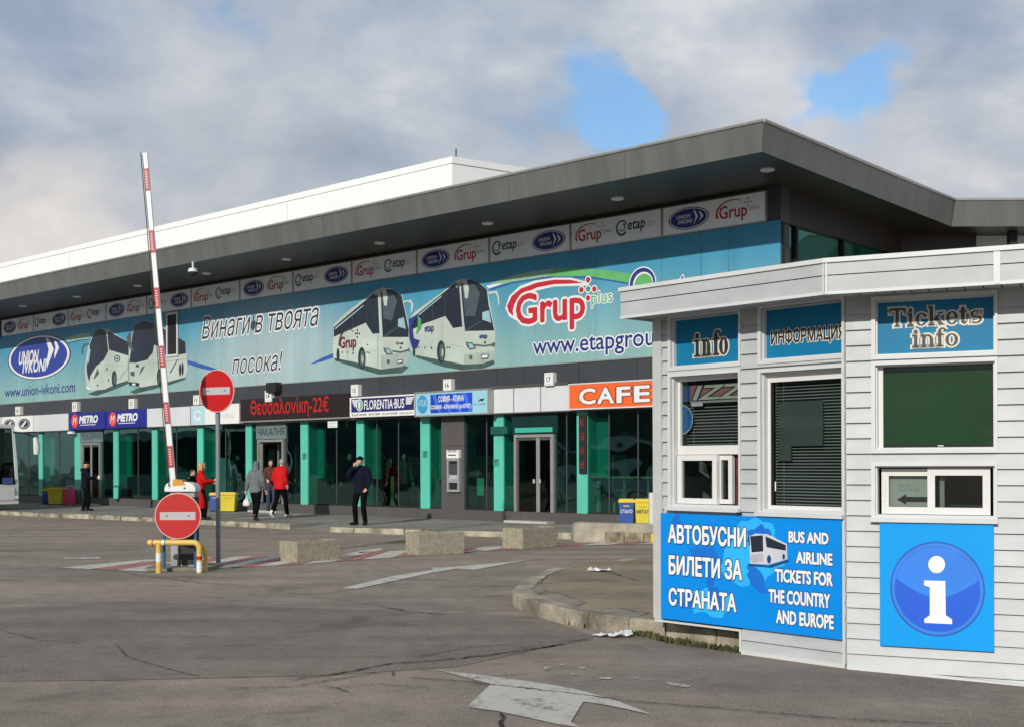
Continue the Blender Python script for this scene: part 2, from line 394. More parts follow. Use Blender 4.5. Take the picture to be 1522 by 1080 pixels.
cols = [(58, 63.5), (111.5, 120.5), (169, 176), (226.4, 234), (293.8, 302.2), (365.7, 374.5), (447.3, 458), (530.5, 541), (625.5, 639), (734.5, 749), (858, 873.5)]
x = FA.x
for k, (p0, p1) in enumerate(cols):
    a, b = X(p0), X(p1)
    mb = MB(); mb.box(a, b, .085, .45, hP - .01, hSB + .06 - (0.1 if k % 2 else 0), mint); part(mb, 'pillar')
    mb = MB(); w = b - a
    low = PV + (1.05 if k % 4 != 1 else .35)
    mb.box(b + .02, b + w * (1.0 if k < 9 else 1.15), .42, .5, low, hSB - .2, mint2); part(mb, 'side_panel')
# doors
signplate = M('grey_plate', (0.14, 0.19, 0.19), 0.5, 0.1, 3)
for k, ((d0, d1), top) in enumerate(zip(doors, (658, 653, 645.5))):
    pxm = (136, 404, 795)[k]; ht = FA.h((122, 384.5, 766)[k], top, .1)
    mb = MB(); t = .075
    mb.box(d0, d0 + t, .04, .16, PV + .05, ht, alu); mb.box(d1 - t, d1, .04, .16, PV + .05, ht, alu); mb.box(d0 + t, d1 - t, .04, .16, ht - t, ht, alu)
    fr = part(mb, 'door_frame')
    mb = MB(); mb.box(d0 - .06, d1 + .06, -.28, .18, PV, PV + .055, M('pale_step', (.42, .41, .38), .7)); mb.build('door_step', fr)
    mid = (d0 + d1) / 2 + (0.12 if k == 2 else 0.0)
    for j, (e0, e1) in enumerate(((d0 + t, mid), (mid, d1 - t))):
        opened = (k == 1)
        mb = MB(); mb.poly([(0, 0, PV + .13), (e1 - e0, 0, PV + .13), (e1 - e0, 0, ht - t), (0, 0, ht - t)], glsd)
        st = .055
        mb.box(0, st, -.02, .03, PV + .08, ht - t, dalu if k == 2 and j == 0 else alu); mb.box(e1 - e0 - st, e1 - e0, -.02, .03, PV + .08, ht - t, alu)
        mb.box(st, e1 - e0 - st, -.02, .03, PV + .08, PV + .2, dalu); mb.box(st, e1 - e0 - st, -.02, .03, ht - t - .07, ht - t, dalu)
        dl = part(mb, 'door_leaf'); dl.location = (e0, .10, 0)
        if opened and j == 0: dl.rotation_euler = (0, 0, R(72)); dl.location = (e0 + .02, .12, 0)
        if opened and j == 1: dl.location = (e1, .12, 0); dl.rotation_euler = (0, 0, R(100))
        mb = MB(); mb.tube([(e1 - e0 - .1 if j == 0 else .1, -.06, 1.12), (e1 - e0 - .1 if j == 0 else .1, -.06, 1.22)], .035, M('steel_knob', (.75, .75, .75), .25, .02, metal=.9)); mb.build('door_handle', dl)
    mb = MB(); mb.box(d0 - .1, d1 + .1, .075, .13, ht + .02, hSB + .02, signplate if k < 2 else M('dark_teal_panel', (.008, .03, .028), .25))
    if k == 2: mb.box(d0 + .02, d1 - .04, .06, .075, ht + .05, ht + .17, mint2)
    tr = part(mb, 'door_transom')
    if k < 2:
        mb = MB(); add_text(mb, "ЧАКАЛНЯ" if k == 1 else "ПЕКАРНЯ", d0 - .02, d1 + .02, ht + .13, ht + .36, .072, M('plate_letters', (.03, .05, .07), .5), bold=.015); mb.build('lettering', tr)
    else:
        mb = MB(); mb.box(d0 - .75, d0 - .18, -.02, .08, ht + .02, ht + .22, M('green_awning_box', (.01, .09, .07), .4)); part(mb, 'air_curtain')
# white strip panels over the shop fronts (not signs)
strip_y = -.10
for p0, p1 in ((-60, 1.5), (50, 101.5), (217, 282.5), (727.5, 763), (764, 803), (804, 845.5)):
    mb = MB(); mb.box(FA.x(p0, 600, strip_y) + .008, FA.x(p1, 600, strip_y) - .008, strip_y, -.002, hSB, hST, greyp); part(mb, 'white_fascia_panel')
mb = MB(); mb.box(FA.x(727, 600, strip_y), FA.x(845, 600, strip_y), -.14, -.002, hST, hST + .06, dalu)
part(mb, 'fascia_coping')
mb = MB(); mb.box(sE, sC, -.09, .10, hSB - .03, hSB - .002, dalu); part(mb, 'strip_underside')
# ---------------- roof
B0 = inv(G(1133, 226, hS)); T0 = inv(G(1138.5, 186, hS + .55)); T0.x = B0.x + .10; T0.y = B0.y - .10
hB1 = hS - .22
B1 = inv(G(1417, 336.4, hB1)); B1.x = B0.x; 
T1 = Vector((T0.x, B1.y + .0, hB1 + .62))
u = FA.d * 1.0; dxw = Vector((FA.d.x, FA.n.x)); # world +X in frame coordinates
B2 = B1 + Vector((dxw.x, dxw.y, 0)) * 14; T2 = T1 + Vector((dxw.x, dxw.y, 0)) * 14
Bl = Vector((sE - 3, B0.y, B0.z)); Tl = Vector((sE - 3, T0.y, T0.z))
mb = MB()
for p, q, r_, s_ in ((Bl, B0, T0, Tl), (B0, B1, T1, T0), (B1, B2, T2, T1)):
    n = max(1, int((q - p).length / 3.1))
    for k in range(n):
        f0, f1 = k / n, (k + 1) / n; g = .004 / ((q - p).length)
        mb.poly([p.lerp(q, f0 + g), p.lerp(q, f1 - g), s_.lerp(r_, f1 - g), s_.lerp(r_, f0 + g)], fasc)
part(mb, 'roof_fascia')
mb = MB()                                              # thin coping along the roof edge
for p, q in ((Tl, T0), (T0, T1), (T1, T2)): mb.tube([p + Vector((0, 0, .01)), q + Vector((0, 0, .01))], .035, alu, 6)
part(mb, 'roof_coping')
mb = MB()                                              # solid roof body a little inside the fascia skin
bot = [Bl, B0, B1, B2]; bot = [v + Vector((-.02, .02, .02)) for v in bot]
top = [v + Vector((-.02, .02, -.01)) for v in (Tl, T0, T1, T2)]
far = 22
bk = [Vector((B2.x, B2.y + far, hB1 + .02)), Vector((sE - 3, far + 6, hS + .02))]; tk = [v + Vector((0, 0, .5)) for v in bk]
mb.raw(top + [tk[0], tk[1]], [(0, 1, 2, 3), (0, 3, 4, 5)], fasc)
for i in range(3): mb.raw([bot[i], bot[i + 1], top[i + 1], top[i]], [(0, 1, 2, 3)], dalu)
part(mb, 'roof_deck')
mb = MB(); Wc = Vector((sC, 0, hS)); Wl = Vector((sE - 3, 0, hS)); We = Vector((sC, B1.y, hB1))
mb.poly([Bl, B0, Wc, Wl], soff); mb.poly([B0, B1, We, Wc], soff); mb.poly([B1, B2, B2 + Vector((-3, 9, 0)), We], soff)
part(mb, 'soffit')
mb = MB(); yy = B0.y
for k in range(24):
    pass
for f0, px_, py_ in ((0, 1140.5, 252), (0, 918, 294.7), (0, 724.5, 331.5), (0, 564, 360.8), (0, 425.7, 385), (0, 306.7, 406), (0, 204.5, 424.4), (0, 114.5, 440.6), (0, 33.5, 454.6), (1, 1311, 317)):
    p = inv(G(px_, py_, hS if not f0 else hS - .10)); p.z = hS if not f0 else hS - .105
    m2 = MB(); m2.lathe([(.02, p.z - .035), (.125, p.z - .035), (.14, p.z - .028), (.15, p.z + .01)], lampm, 20, (p.x, p.y, 0)); part(m2, 'downlight')
# end wall with tall glazing
mb = MB(); eL = 5.7
mb.box(sC - .3, sC, .30, eL, hLB - .05, hS + .1, brown); part(mb, 'end_wall_top'); mb = MB(); mb.box(sC - .3, sC, .30, eL, 0, hBB + .2, clad); part(mb, 'end_wall')
mb = MB(); mb.poly([(sC - .05, .02, hBB + .2), (sC - .05, eL, hBB + .2), (sC - .05, eL, hLB - .05), (sC - .05, .02, hLB - .05)], gls); part(mb, 'end_glazing')
mb = MB()
for y in (.03, .62, 2.75, 5.05, eL - .05): mb.box(sC - .12, sC + .02, y - .04, y + .04, hBB + .2, hLB - .05, black)
mb.box(sC - .12, sC - .02, 0.07, eL, hBB + .16, hBB + .22, black); mb.box(sC - .12, sC + .015, 0.07, eL - .1, hLB - .08, hLB - .05, black)
part(mb, 'end_glazing_bars')
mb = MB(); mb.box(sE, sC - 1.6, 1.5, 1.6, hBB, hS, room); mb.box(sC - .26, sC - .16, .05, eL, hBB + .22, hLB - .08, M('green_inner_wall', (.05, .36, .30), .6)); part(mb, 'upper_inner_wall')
# dark return wall and the pale wall farther right (mostly hidden behind the kiosk)
def loc(Xw, Yw, h): return inv((Xw, Yw, h))
def wbox(mb, X0, X1, Y0, Y1, h0, h1, mat):
    vs = [loc(Xa, Ya, h) for h in (h0, h1) for Ya in (Y0, Y1) for Xa in (X0, X1)]
    mb.raw(vs, [(0, 2, 3, 1), (4, 5, 7, 6), (0, 1, 5, 4), (2, 6, 7, 3), (0, 4, 6, 2), (1, 3, 7, 5)], mat)
w0 = FA.w(sC, eL, 0); k = w0.y
mb = MB(); wbox(mb, w0.x + .02, (1452 - 761) / F * (k + .2), k + .2, k + 9, 0, hB1 + .1, brown); part(mb, 'return_wall')
mb = MB(); wbox(mb, (1452 - 761) / F * (k + .2) + .01, 24, k + .6, k + 8, 0, hB1 + .08, whitew); part(mb, 'pale_wall')
mb = MB(); wbox(mb, (1500 - 761) / F * k, (1511 - 761) / F * k, k - .1, k + .1, 0, hB1 - .01, black); part(mb, 'roof_post')
# white upper storey set back on the roof
U = Frame((FA.P + FA.n * 8.0), FA.ang)
cx_, ch = U.px(672, 233)
side = Vector((0.825, 0.565)); sdl = Vector((side.dot(FA.d), side.dot(FA.n)))
mb = MB(); o = Vector((cx_, 8.0)); e = o + sdl * 14
pl = [(sE, 8.0), (o.x, o.y), (e.x, e.y), (e.x - 4, e.y + 9), (sE, 22)]
mb.prism(pl, lambda a, b, d: (a, b, d), hS, ch - .24, whitew)
q = 0.03
pl2 = [(sE, 8.0 - q), (o.x + q, o.y - q), (e.x + q, e.y - q), (e.x - 4, e.y + 9), (sE, 22)]
mb.prism(pl2, lambda a, b, d: (a, b, d), ch - .235, ch, whitew)
for px_ in (427, 103): xj = U.x(px_, 300); mb.box(xj - .015, xj + .015, 7.985, 8.0, hS, ch - .24, greyp)
mb.tube([(o.x - .1, 8.3, ch), (o.x - .1, 8.3, ch + .35)], .03, dalu, 6)
part(mb, 'upper_storey')

# ================================================================== logo panels under the eaves
lpan = M('logo_panel_white', (0.80, .88, .92), .45, .04, .8)
navy = M('logo_navy', (0.020, 0.035, 0.20), 0.4, .05); red = M('logo_red', (0.42, 0.02, 0.03), 0.4, .05); dkgreen = M('logo_green', (0.02, .16, .15), .4, .05)
ink = M('logo_ink', (0.03, .035, .05), .4, .05); pgreen = M('pale_green_ink', (.12, .35, .25), .4, .05); pwhite = M('print_white', (.72, .74, .75), .45, .03); pgrey = M('print_grey', (.35, .42, .45), .5, .05)
def logo_union(mb, cx, cz, w, y, full=True):
    h = w * .46
    flatpoly(mb, ellipse(cx, cz, w * .5, h * .5), y, navy); flatpoly(mb, ellipse(cx, cz, w * .47, h * .46), y - .002, pwhite); flatpoly(mb, ellipse(cx, cz, w * .445, h * .42), y - .004, navy)
    add_text(mb, "UNION", cx - w * .30, cx + w * .06, cz + h * .02, cz + h * .19, y - .006, pwhite, bold=.03, shear=.35, res=2)
    add_text(mb, "IVKONI", cx - w * .26, cx + w * .10, cz - h * .21, cz - h * .04, y - .006, pwhite, bold=.03, shear=.35, res=2)
    for k, o in enumerate((.12, .25)):
        s = 1 - k * .3
        flatpoly(mb, [(cx + w * o, cz + h * .34 * s), (cx + w * (o + .05), cz + h * .30 * s), (cx + w * (o + .12), cz + h * .02), (cx + w * (o + .01), cz - h * .32 * s), (cx + w * (o + .06), cz + h * .02)], y - .006, pwhite)
def logo_grup(mb, cx, cz, w, y, out=None, plus=True):
    add_text(mb, "Grup", cx - w * .42, cx + w * .20, cz - w * .20, cz + w * .12, y, red, bold=.02, res=2)
    arc(mb, (cx - w * .12, cz - w * .02), w * .36, w * .24, 200, 55, w * .05, w * .01, y, red)
    for dx, dz in ((.22, .20), (.22, .13), (.22, .06), (.15, .13), (.29, .13)): flatpoly(mb, ellipse(cx + w * dx, cz + w * dz, w * .018, w * .018, 8), y, red if dx == .22 else pgreen)
    if plus: add_text(mb, "plus", cx + w * .26, cx + w * .46, cz - w * .05, cz + w * .06, y, pgreen, res=2)
def logo_etap(mb, cx, cz, w, y):
    arc(mb, (cx - w * .36, cz + w * .02), w * .12, w * .13, 20, 320, w * .03, w * .05, y, dkgreen)
    arc(mb, (cx - w * .36, cz + w * .03), w * .07, w * .07, 200, 420, w * .01, w * .04, y, dkgreen)
    add_text(mb, "etap", cx - w * .22, cx + w * .18, cz - w * .10, cz + w * .12, y, ink, bold=.02, shear=.12, res=2)
    add_text(mb, "adres", cx + w * .22, cx + w * .42, cz + w * .03, cz + w * .07, y, pgrey, res=1); add_text(mb, "group", cx + w * .22, cx + w * .36, cz - w * .03, cz + w * .01, y, pgrey, res=1)
xr = FA.x(1139, 300, -.12); xl = FA.x(2, 490, -.12); wp = (xr - xl) / 13
kinds = ['ug', 'ge', 'eu']
desc = {'ug': 'blue oval and red word panel', 'ge': 'red word and green e panel', 'eu': 'green e and blue oval panel'}
placew = ['nearest the roof corner', 'second from the roof corner', 'right above the big red arched word', 'above the right large printed coach', 'above the left large printed coach',
          'above the end of the cursive slogan', 'above the middle of the cursive slogan', 'above the start of the cursive slogan', 'directly above the dark window opening', 'above the right small printed coach', 'above the left small printed coach',
          'above the big blue oval', 'leftmost of the row']
pbx = {}
for k in range(13):
    kind = kinds[k % 3]; b = xr - k * wp; a = b - wp; cxm = (a + b) / 2
    t = FT(FA, 'logo_panel', desc[kind] + ' ' + placew[k], 'sign', (cxm, 0, hLB), 'logo panels in a row under the eaves')
    m1 = MB(); m1.box(a + .03, b - .03, -.115, -.004, hLB, hLT, lpan); t.add(m1, 'panel')
    m2 = MB(); f = .035
    for bx in ((a + .005, a + .03, hLB - .02, hLT + .02), (b - .03, b - .005, hLB - .02, hLT + .02)): m2.box(bx[0], bx[1], -.13, -.004, bx[2], bx[3], alu)
    m2.box(a + .03, b - .03, -.13, -.004, hLB - .02, hLB, alu); m2.box(a + .03, b - .03, -.13, -.004, hLT, hLT + .02, alu); t.add(m2, 'panel_frame')
    m3 = MB(); zc = (hLB + hLT) / 2; fnd = {'u': (logo_union, wp * .40), 'g': (logo_grup, wp * .42), 'e': (logo_etap, wp * .46)}
    for j, c in enumerate(kind): fnd[c][0](m3, cxm + (-.235 if j == 0 else .24) * wp, zc, fnd[c][1], -.119)
    t.add(m3, 'logos')

# ================================================================== the big printed banner
bt = hBT - .0
def banner_mat():
    m, nt, N, L, p = nodes('banner_print'); tc = N.new('ShaderNodeTexCoord'); sep = N.new('ShaderNodeSeparateXYZ'); L.new(tc.outputs['Object'], sep.inputs[0])
    def mr(src, a, b): n = N.new('ShaderNodeMapRange'); n.interpolation_type = 'SMOOTHSTEP'; L.new(src, n.inputs[0]); n.inputs[1].default_value = a; n.inputs[2].default_value = b; return n.outputs[0]
    def mix(f, a, b):
        n = N.new('ShaderNodeMix'); n.data_type = 'RGBA'; L.new(f, n.inputs[0])
        for i, v in ((6, a), (7, b)):
            if isinstance(v, tuple): n.inputs[i].default_value = (*v, 1)
            else: L.new(v, n.inputs[i])
        return n.outputs[2]
    H = bt - hBB
    c = mix(mr(sep.outputs[2], 0.0, H), (0.24, .43, .42), (0.035, .28, .47))
    pale = N.new('ShaderNodeVectorMath'); pale.operation = 'LENGTH'
    mp = N.new('ShaderNodeMapping'); mp.inputs['Location'].default_value = (BCX * .20, 0, -.35); mp.inputs['Scale'].default_value = (.20, 0, .45)
    L.new(tc.outputs['Object'], mp.inputs[0]); L.new(mp.outputs[0], pale.inputs[0])
    c = mix(mr(pale.outputs['Value'], 1.25, 0.15), c, (.36, .48, .51))
    c = mix(mr(sep.outputs[0], -6, 4.5), c, (0, 0, 0)) if False else c
    nz = N.new('ShaderNodeTexNoise'); nz.inputs['Scale'].default_value = 1.4; nz.inputs['Detail'].default_value = 6; mp2 = N.new('ShaderNodeMapping'); mp2.inputs['Scale'].default_value = (1, 1, .25)
    L.new(tc.outputs['Object'], mp2.inputs[0]); L.new(mp2.outputs[0], nz.inputs['Vector'])
    mm = N.new('ShaderNodeMix'); mm.data_type = 'RGBA'; mm.blend_type = 'MULTIPLY'; mm.inputs[0].default_value = 1; L.new(c, mm.inputs[6])
    rr = N.new('ShaderNodeValToRGB'); L.new(nz.outputs['Fac'], rr.inputs[0]); rr.color_ramp.elements[0].position = .3; rr.color_ramp.elements[0].color = (.86, .86, .86, 1); rr.color_ramp.elements[1].position = .7; rr.color_ramp.elements[1].color = (1.05, 1.05, 1.05, 1)
    L.new(rr.outputs[0], mm.inputs[7]); L.new(mm.outputs[2], p.inputs['Base Color']); p.inputs['Roughness'].default_value = .45
    return m
bxm = (sL + sC) / 2; BCX = -(FA.x(405, 500) - bxm)
BAN = FT(FA, 'advertising_banner', 'huge printed blue advertising banner with white coaches running along the upper wall', 'banner', (bxm, 0, hBB))
bprint = banner_mat(); by = -.062
xsb = [sL]
while xsb[-1] < sC - .3: xsb.append(min(xsb[-1] + 1.92, sC - .01))
mb = MB()
for a, b in zip(xsb, xsb[1:]): mb.box(a + .003, b - .003, -.06, -.004, hBB, bt, bprint)
BAN.add(mb, 'printed_panels')
mb = MB(); mb.box(sL - .05, sL, -.075, -.004, hBB - .04, bt, alu); mb.box(sL, sC, -.075, -.004, hBB - .03, hBB - .002, alu); BAN.add(mb, 'banner_edge')
def FP(px, py, y=by): return FA.px(px, py, y)
def crop(ox, oy, s): return lambda pts: [FP(ox + a / s, oy + b / s) for a, b in pts]
cA, cL, cG = crop(480, 400, 5.436), crop(0, 440, 4.756), crop(640, 260, 2.718)
busw = M('print_coach_white', (.46, .53, .485), .45, .16, .7); busw2 = M('print_coach_shade', (.34, .41, .37), .45, .12); tyre = M('print_tyre', (.012, .025, .03), .5); win = M('print_window', (.018, .025, .04), .35, .25, .7)
lightp = M('print_reflection', (.30, .47, .52), .4); shad = M('print_shadow', (.05, .09, .085), .5, .2); dgrey = M('print_dark_grey', (.08, .10, .10), .5)
seam = M('print_seam', (.35, .42, .38), .5)
def pe(cvt, mb, cx, cy, rx, ry, y, mat, n=20): flatpoly(mb, cvt(ellipse(cx, cy, rx, ry, n)), y, mat)
def coach_picture(cvt, label, layers):
    mb = MB(); y = by
    for item in layers:
        y -= .0006
        if item[0] == 'p': flatpoly(mb, cvt(item[2]), y, item[1])
        else: pe(cvt, mb, *item[2], y, item[1])
    BAN.add(mb, 'coach_picture', label=label)
    return y
sh = lambda m, p: ('p', m, p)
el = lambda m, *a: ('e', m, a)
coach_picture(cA, 'printed white coach with a red arched word on its side', [
    sh(shad, [(85, 700), (280, 735), (460, 790), (640, 770), (695, 790), (640, 838), (450, 850), (300, 805), (100, 740)]),
    sh(busw, [(84, 545), (86, 450), (180, 358), (420, 178), (480, 150), (560, 160), (640, 213), (665, 330), (690, 440), (698, 560), (700, 650), (690, 745), (640, 785), (470, 808), (340, 775), (280, 755), (85, 715), (78, 640)]),
    sh(busw2, [(470, 700), (690, 660), (690, 745), (640, 785), (470, 808)]),
    sh(win, [(88, 470), (420, 190), (442, 185), (458, 520), (402, 524), (345, 435), (88, 548)]),
    sh(win, [(468, 165), (560, 165), (635, 215), (660, 330), (693, 490), (693, 550), (485, 550), (475, 380)]),
    sh(M('print_mullion', (.05, .065, .08), .4), [(158, 412), (161, 410), (161, 520), (158, 521)]), sh(M('print_mullion', (.05, .065, .08), .4), [(238, 345), (242, 342), (242, 485), (238, 487)]), sh(M('print_mullion', (.05, .065, .08), .4), [(352, 250), (356, 247), (356, 440), (352, 436)]), sh(seam, [(84, 600), (290, 640), (290, 644), (84, 604)]), sh(seam, [(345, 640), (440, 660), (440, 664), (345, 644)]), sh(seam, [(200, 540), (203, 540), (203, 735), (200, 735)]), sh(dgrey, [(500, 540), (600, 470), (603, 474), (505, 546)]), sh(M('print_haze', (.07, .09, .11), .4), [(480, 200), (560, 175), (600, 260), (560, 420), (490, 400)]), sh(lightp, [(610, 405), (655, 390), (672, 485), (608, 465)]), sh(lightp, [(100, 475), (330, 290), (330, 300), (100, 490)]),
    sh(busw, [(446, 195), (462, 195), (486, 548), (470, 548)]), sh(seam, [(440, 520), (446, 520), (446, 790), (440, 790)]),
    sh(busw, [(478, 170), (512, 165), (525, 230), (517, 300), (497, 295), (487, 230)]), sh(busw2, [(415, 195), (480, 170), (482, 185), (425, 220)]),
    sh(busw, [(650, 258), (715, 248), (735, 290), (722, 355), (712, 352), (716, 282), (690, 262), (655, 275)]),
    el(tyre, 316, 718, 30, 88), el(dgrey, 320, 722, 20, 66), el(busw2, 322, 725, 10, 34), el(tyre, 124, 690, 11, 52),
    sh(dgrey, [(490, 635), (540, 642), (568, 685), (520, 692), (500, 670)]), sh(lightp, [(510, 645), (540, 652), (556, 680), (525, 680)]), sh(dgrey, [(675, 655), (700, 638), (698, 668)]),
    sh(dgrey, [(560, 655), (632, 664), (690, 648), (690, 658), (632, 676), (566, 668)]), sh(dgrey, [(600, 735), (650, 728), (648, 758), (603, 764)]), sh(pwhite, [(606, 742), (644, 736), (642, 750), (608, 756)]),
    el(dgrey, 530, 745, 12, 18), el(dgrey, 630, 635, 8, 10), el(tyre, 362, 610, 4, 6), el(tyre, 376, 674, 4, 8), el(tyre, 358, 670, 4, 8), el(tyre, 246, 678, 4, 10), el(tyre, 200, 672, 3, 8), el(tyre, 160, 670, 3, 8)])
coach_picture(cA, 'printed white coach with a blue and green letter e on its side', [
    sh(shad, [(740, 690), (960, 725), (1140, 755), (1290, 745), (1380, 735), (1388, 765), (1300, 800), (1130, 815), (980, 790), (760, 718)]),
    sh(busw, [(705, 395), (740, 350), (960, 190), (1080, 95), (1130, 82), (1250, 103), (1330, 163), (1345, 260), (1375, 420), (1392, 500), (1392, 600), (1385, 730), (1290, 762), (1140, 768), (975, 737), (740, 692), (705, 640), (698, 500)]),
    sh(busw2, [(1140, 690), (1388, 660), (1385, 730), (1290, 762), (1140, 768)]),
    sh(win, [(702, 412), (1075, 110), (1102, 130), (1134, 465), (1052, 478), (990, 380), (810, 445), (720, 490), (702, 505)]),
    sh(win, [(1115, 108), (1180, 90), (1250, 105), (1325, 165), (1340, 290), (1385, 497), (1150, 502), (1130, 330)]),
    sh(M('print_mullion', (.05, .065, .08), .4), [(800, 340), (804, 336), (804, 448), (800, 450)]), sh(M('print_mullion', (.05, .065, .08), .4), [(885, 262), (889, 258), (889, 420), (885, 422)]), sh(M('print_mullion', (.05, .065, .08), .4), [(985, 185), (990, 181), (990, 382), (985, 384)]), sh(seam, [(740, 600), (925, 640), (925, 644), (740, 604)]), sh(seam, [(990, 600), (1135, 625), (1135, 629), (990, 604)]), sh(seam, [(960, 400), (963, 400), (963, 580), (960, 580)]), sh(dgrey, [(1160, 490), (1280, 420), (1283, 425), (1166, 496)]), sh(M('print_haze', (.07, .09, .11), .4), [(1125, 130), (1220, 110), (1270, 200), (1230, 380), (1150, 380)]), sh(lightp, [(1290, 350), (1345, 335), (1362, 435), (1290, 410)]), sh(lightp, [(730, 402), (960, 215), (960, 226), (730, 415)]),
    sh(busw, [(1104, 150), (1118, 150), (1147, 502), (1131, 502)]),
    sh(busw, [(1130, 92), (1165, 95), (1182, 160), (1172, 240), (1150, 235), (1140, 160)]), sh(busw2, [(1070, 130), (1130, 95), (1135, 112), (1080, 155)]),
    sh(busw, [(1340, 183), (1410, 178), (1425, 220), (1430, 292), (1418, 292), (1410, 215), (1390, 195), (1345, 207)]),
    el(tyre, 957, 667, 33, 90), el(dgrey, 963, 672, 22, 68), el(busw2, 968, 675, 10, 34), el(tyre, 738, 662, 9, 48),
    sh(dgrey, [(1155, 588), (1210, 594), (1240, 640), (1190, 652), (1165, 625)]), sh(lightp, [(1175, 600), (1208, 605), (1226, 636), (1190, 640)]), sh(dgrey, [(1350, 612), (1392, 588), (1388, 632)]),
    sh(dgrey, [(1220, 606), (1310, 614), (1386, 602), (1386, 614), (1310, 626), (1224, 618)]), sh(dgrey, [(1280, 690), (1340, 684), (1338, 722), (1283, 727)]), sh(pwhite, [(1286, 697), (1334, 692), (1332, 714), (1288, 718)]), el(dgrey, 1197, 712, 12, 18), el(dgrey, 1312, 592, 8, 12),
    el(tyre, 1026, 632, 5, 8), el(tyre, 1008, 632, 4, 8), el(tyre, 880, 636, 4, 10), el(tyre, 826, 634, 3, 8), el(tyre, 778, 632, 3, 8),
    sh(navy, [(698, 405), (770, 368), (790, 382), (748, 412), (727, 470), (737, 560), (785, 577), (760, 640), (725, 640), (703, 560)]),
    sh(M('swoosh_green', (.09, .35, .10), .4), [(770, 378), (800, 410), (796, 480), (755, 530), (772, 450)])])
coach_picture(cL, 'printed white coach in front view at the left of the pair', [
    sh(shad, [(620, 690), (740, 640), (910, 585), (912, 615), (780, 670), (680, 702)]),
    sh(busw, [(600, 510), (622, 360), (660, 262), (710, 226), (765, 238), (910, 325), (915, 592), (830, 617), (740, 657), (640, 667), (610, 655)]),
    sh(win, [(615, 545), (612, 500), (635, 340), (665, 260), (710, 228), (745, 245), (755, 290), (765, 390), (735, 450), (680, 495), (640, 560), (630, 605)]),
    sh(lightp, [(622, 400), (632, 365), (640, 380), (628, 470), (618, 470)]),
    sh(win, [(768, 250), (908, 325), (910, 422), (772, 380), (760, 290)]),
    sh(dgrey, [(660, 585), (690, 510), (702, 545), (670, 582)]), el(tyre, 808, 582, 18, 56), el(dgrey, 811, 585, 11, 38),
    el(dgrey, 828, 442, 22, 26), el(busw, 828, 442, 15, 18), el(dgrey, 828, 442, 10, 8), sh(dgrey, [(577, 415), (580, 362), (600, 336), (632, 336), (632, 344), (604, 346), (588, 366), (585, 415)]),
    sh(seam, [(760, 480), (908, 492), (908, 496), (760, 484)]), el(tyre, 690, 628, 6, 6), el(tyre, 768, 592, 4, 10), el(tyre, 758, 515, 4, 10), sh(pwhite, [(612, 640), (640, 645), (640, 660), (614, 654)]),
    sh(seam, [(905, 500), (910, 504), (850, 585), (838, 590)])])
coach_picture(cL, 'printed white coach in three quarter view at the right of the pair', [
    sh(shad, [(918, 675), (1000, 635), (1140, 600), (1310, 560), (1310, 588), (1180, 632), (1060, 662), (950, 688)]),
    sh(busw, [(908, 605), (903, 470), (930, 280), (950, 213), (1000, 176), (1040, 176), (1140, 212), (1310, 328), (1320, 400), (1324, 530), (1310, 572), (1140, 618), (1000, 642), (920, 632)]),
    sh(win, [(915, 470), (935, 280), (950, 215), (1000, 178), (1040, 178), (1122, 207), (1132, 360), (1090, 345), (1080, 400), (1040, 450), (960, 472)]),
    sh(win, [(1120, 208), (1310, 325), (1316, 406), (1180, 427), (1130, 362)]),
    sh(dgrey, [(895, 290), (915, 262), (930, 268), (928, 330), (945, 385), (935, 395), (905, 350)]),
    sh(dgrey, [(985, 558), (1000, 505), (1026, 488), (1006, 530)]), sh(dgrey, [(920, 535), (952, 530), (952, 566), (926, 560)]), el(dgrey, 972, 492, 13, 12), sh(tyre, [(910, 605), (985, 612), (985, 638), (915, 630)]), sh(pwhite, [(935, 614), (958, 616), (958, 630), (935, 628)]),
    el(tyre, 1128, 572, 18, 62), el(dgrey, 1131, 575, 11, 44), el(tyre, 1274, 520, 8, 44), el(tyre, 1292, 515, 7, 44),
    sh(seam, [(1085, 470), (1318, 440), (1318, 444), (1085, 474)]), sh(dgrey, [(1200, 540), (1255, 445), (1262, 445), (1206, 545)])])
# graphics and words of the banner
mb = MB(); y1 = by - .001
sblue = M('banner_line_blue', (.03, .10, .38), .4); sgreen = M('banner_swoosh_green', (.12, .42, .14), .4); spale = M('banner_swoosh_pale', (.25, .45, .33), .4)
flatpoly(mb, cL([(460, 300), (560, 268), (640, 258), (640, 266), (640, 300), (480, 330)]), y1, spale)
flatpoly(mb, cL([(475, 330), (560, 310), (632, 303), (632, 307), (560, 316), (480, 337)]), y1 - .001, navy)
BAN.add(mb, 'swoosh'); mb = MB(); flatpoly(mb, cL([(55, 640), (112, 566), (118, 570), (60, 642)]), y1, spale)
BAN.add(mb, 'swoosh'); mb = MB(); flatpoly(mb, cL([(1325, 452), (1420, 478), (1600, 535), (1600, 545), (1420, 510), (1327, 480)]), y1, sblue)
BAN.add(mb, 'swoosh'); mb = MB(); flatpoly(mb, cA([(-110, 770), (0, 712), (82, 680), (86, 712), (0, 745)]), y1, sblue)
BAN.add(mb, 'swoosh'); mb = MB(); flatpoly(mb, cG([(240, 440), (330, 408), (440, 385), (560, 377), (700, 384), (810, 400), (900, 425), (900, 445), (800, 440), (640, 412), (460, 414), (300, 440)]), y1, sgreen)
flatpoly(mb, cG([(240, 440), (330, 408), (440, 385), (500, 379), (470, 414), (300, 440)]), y1 - .001, spale)
flatpoly(mb, cG([(235, 462), (330, 432), (460, 412), (640, 410), (800, 436), (800, 442), (640, 417), (460, 419), (330, 440), (240, 468)]), y1 - .001, sblue)
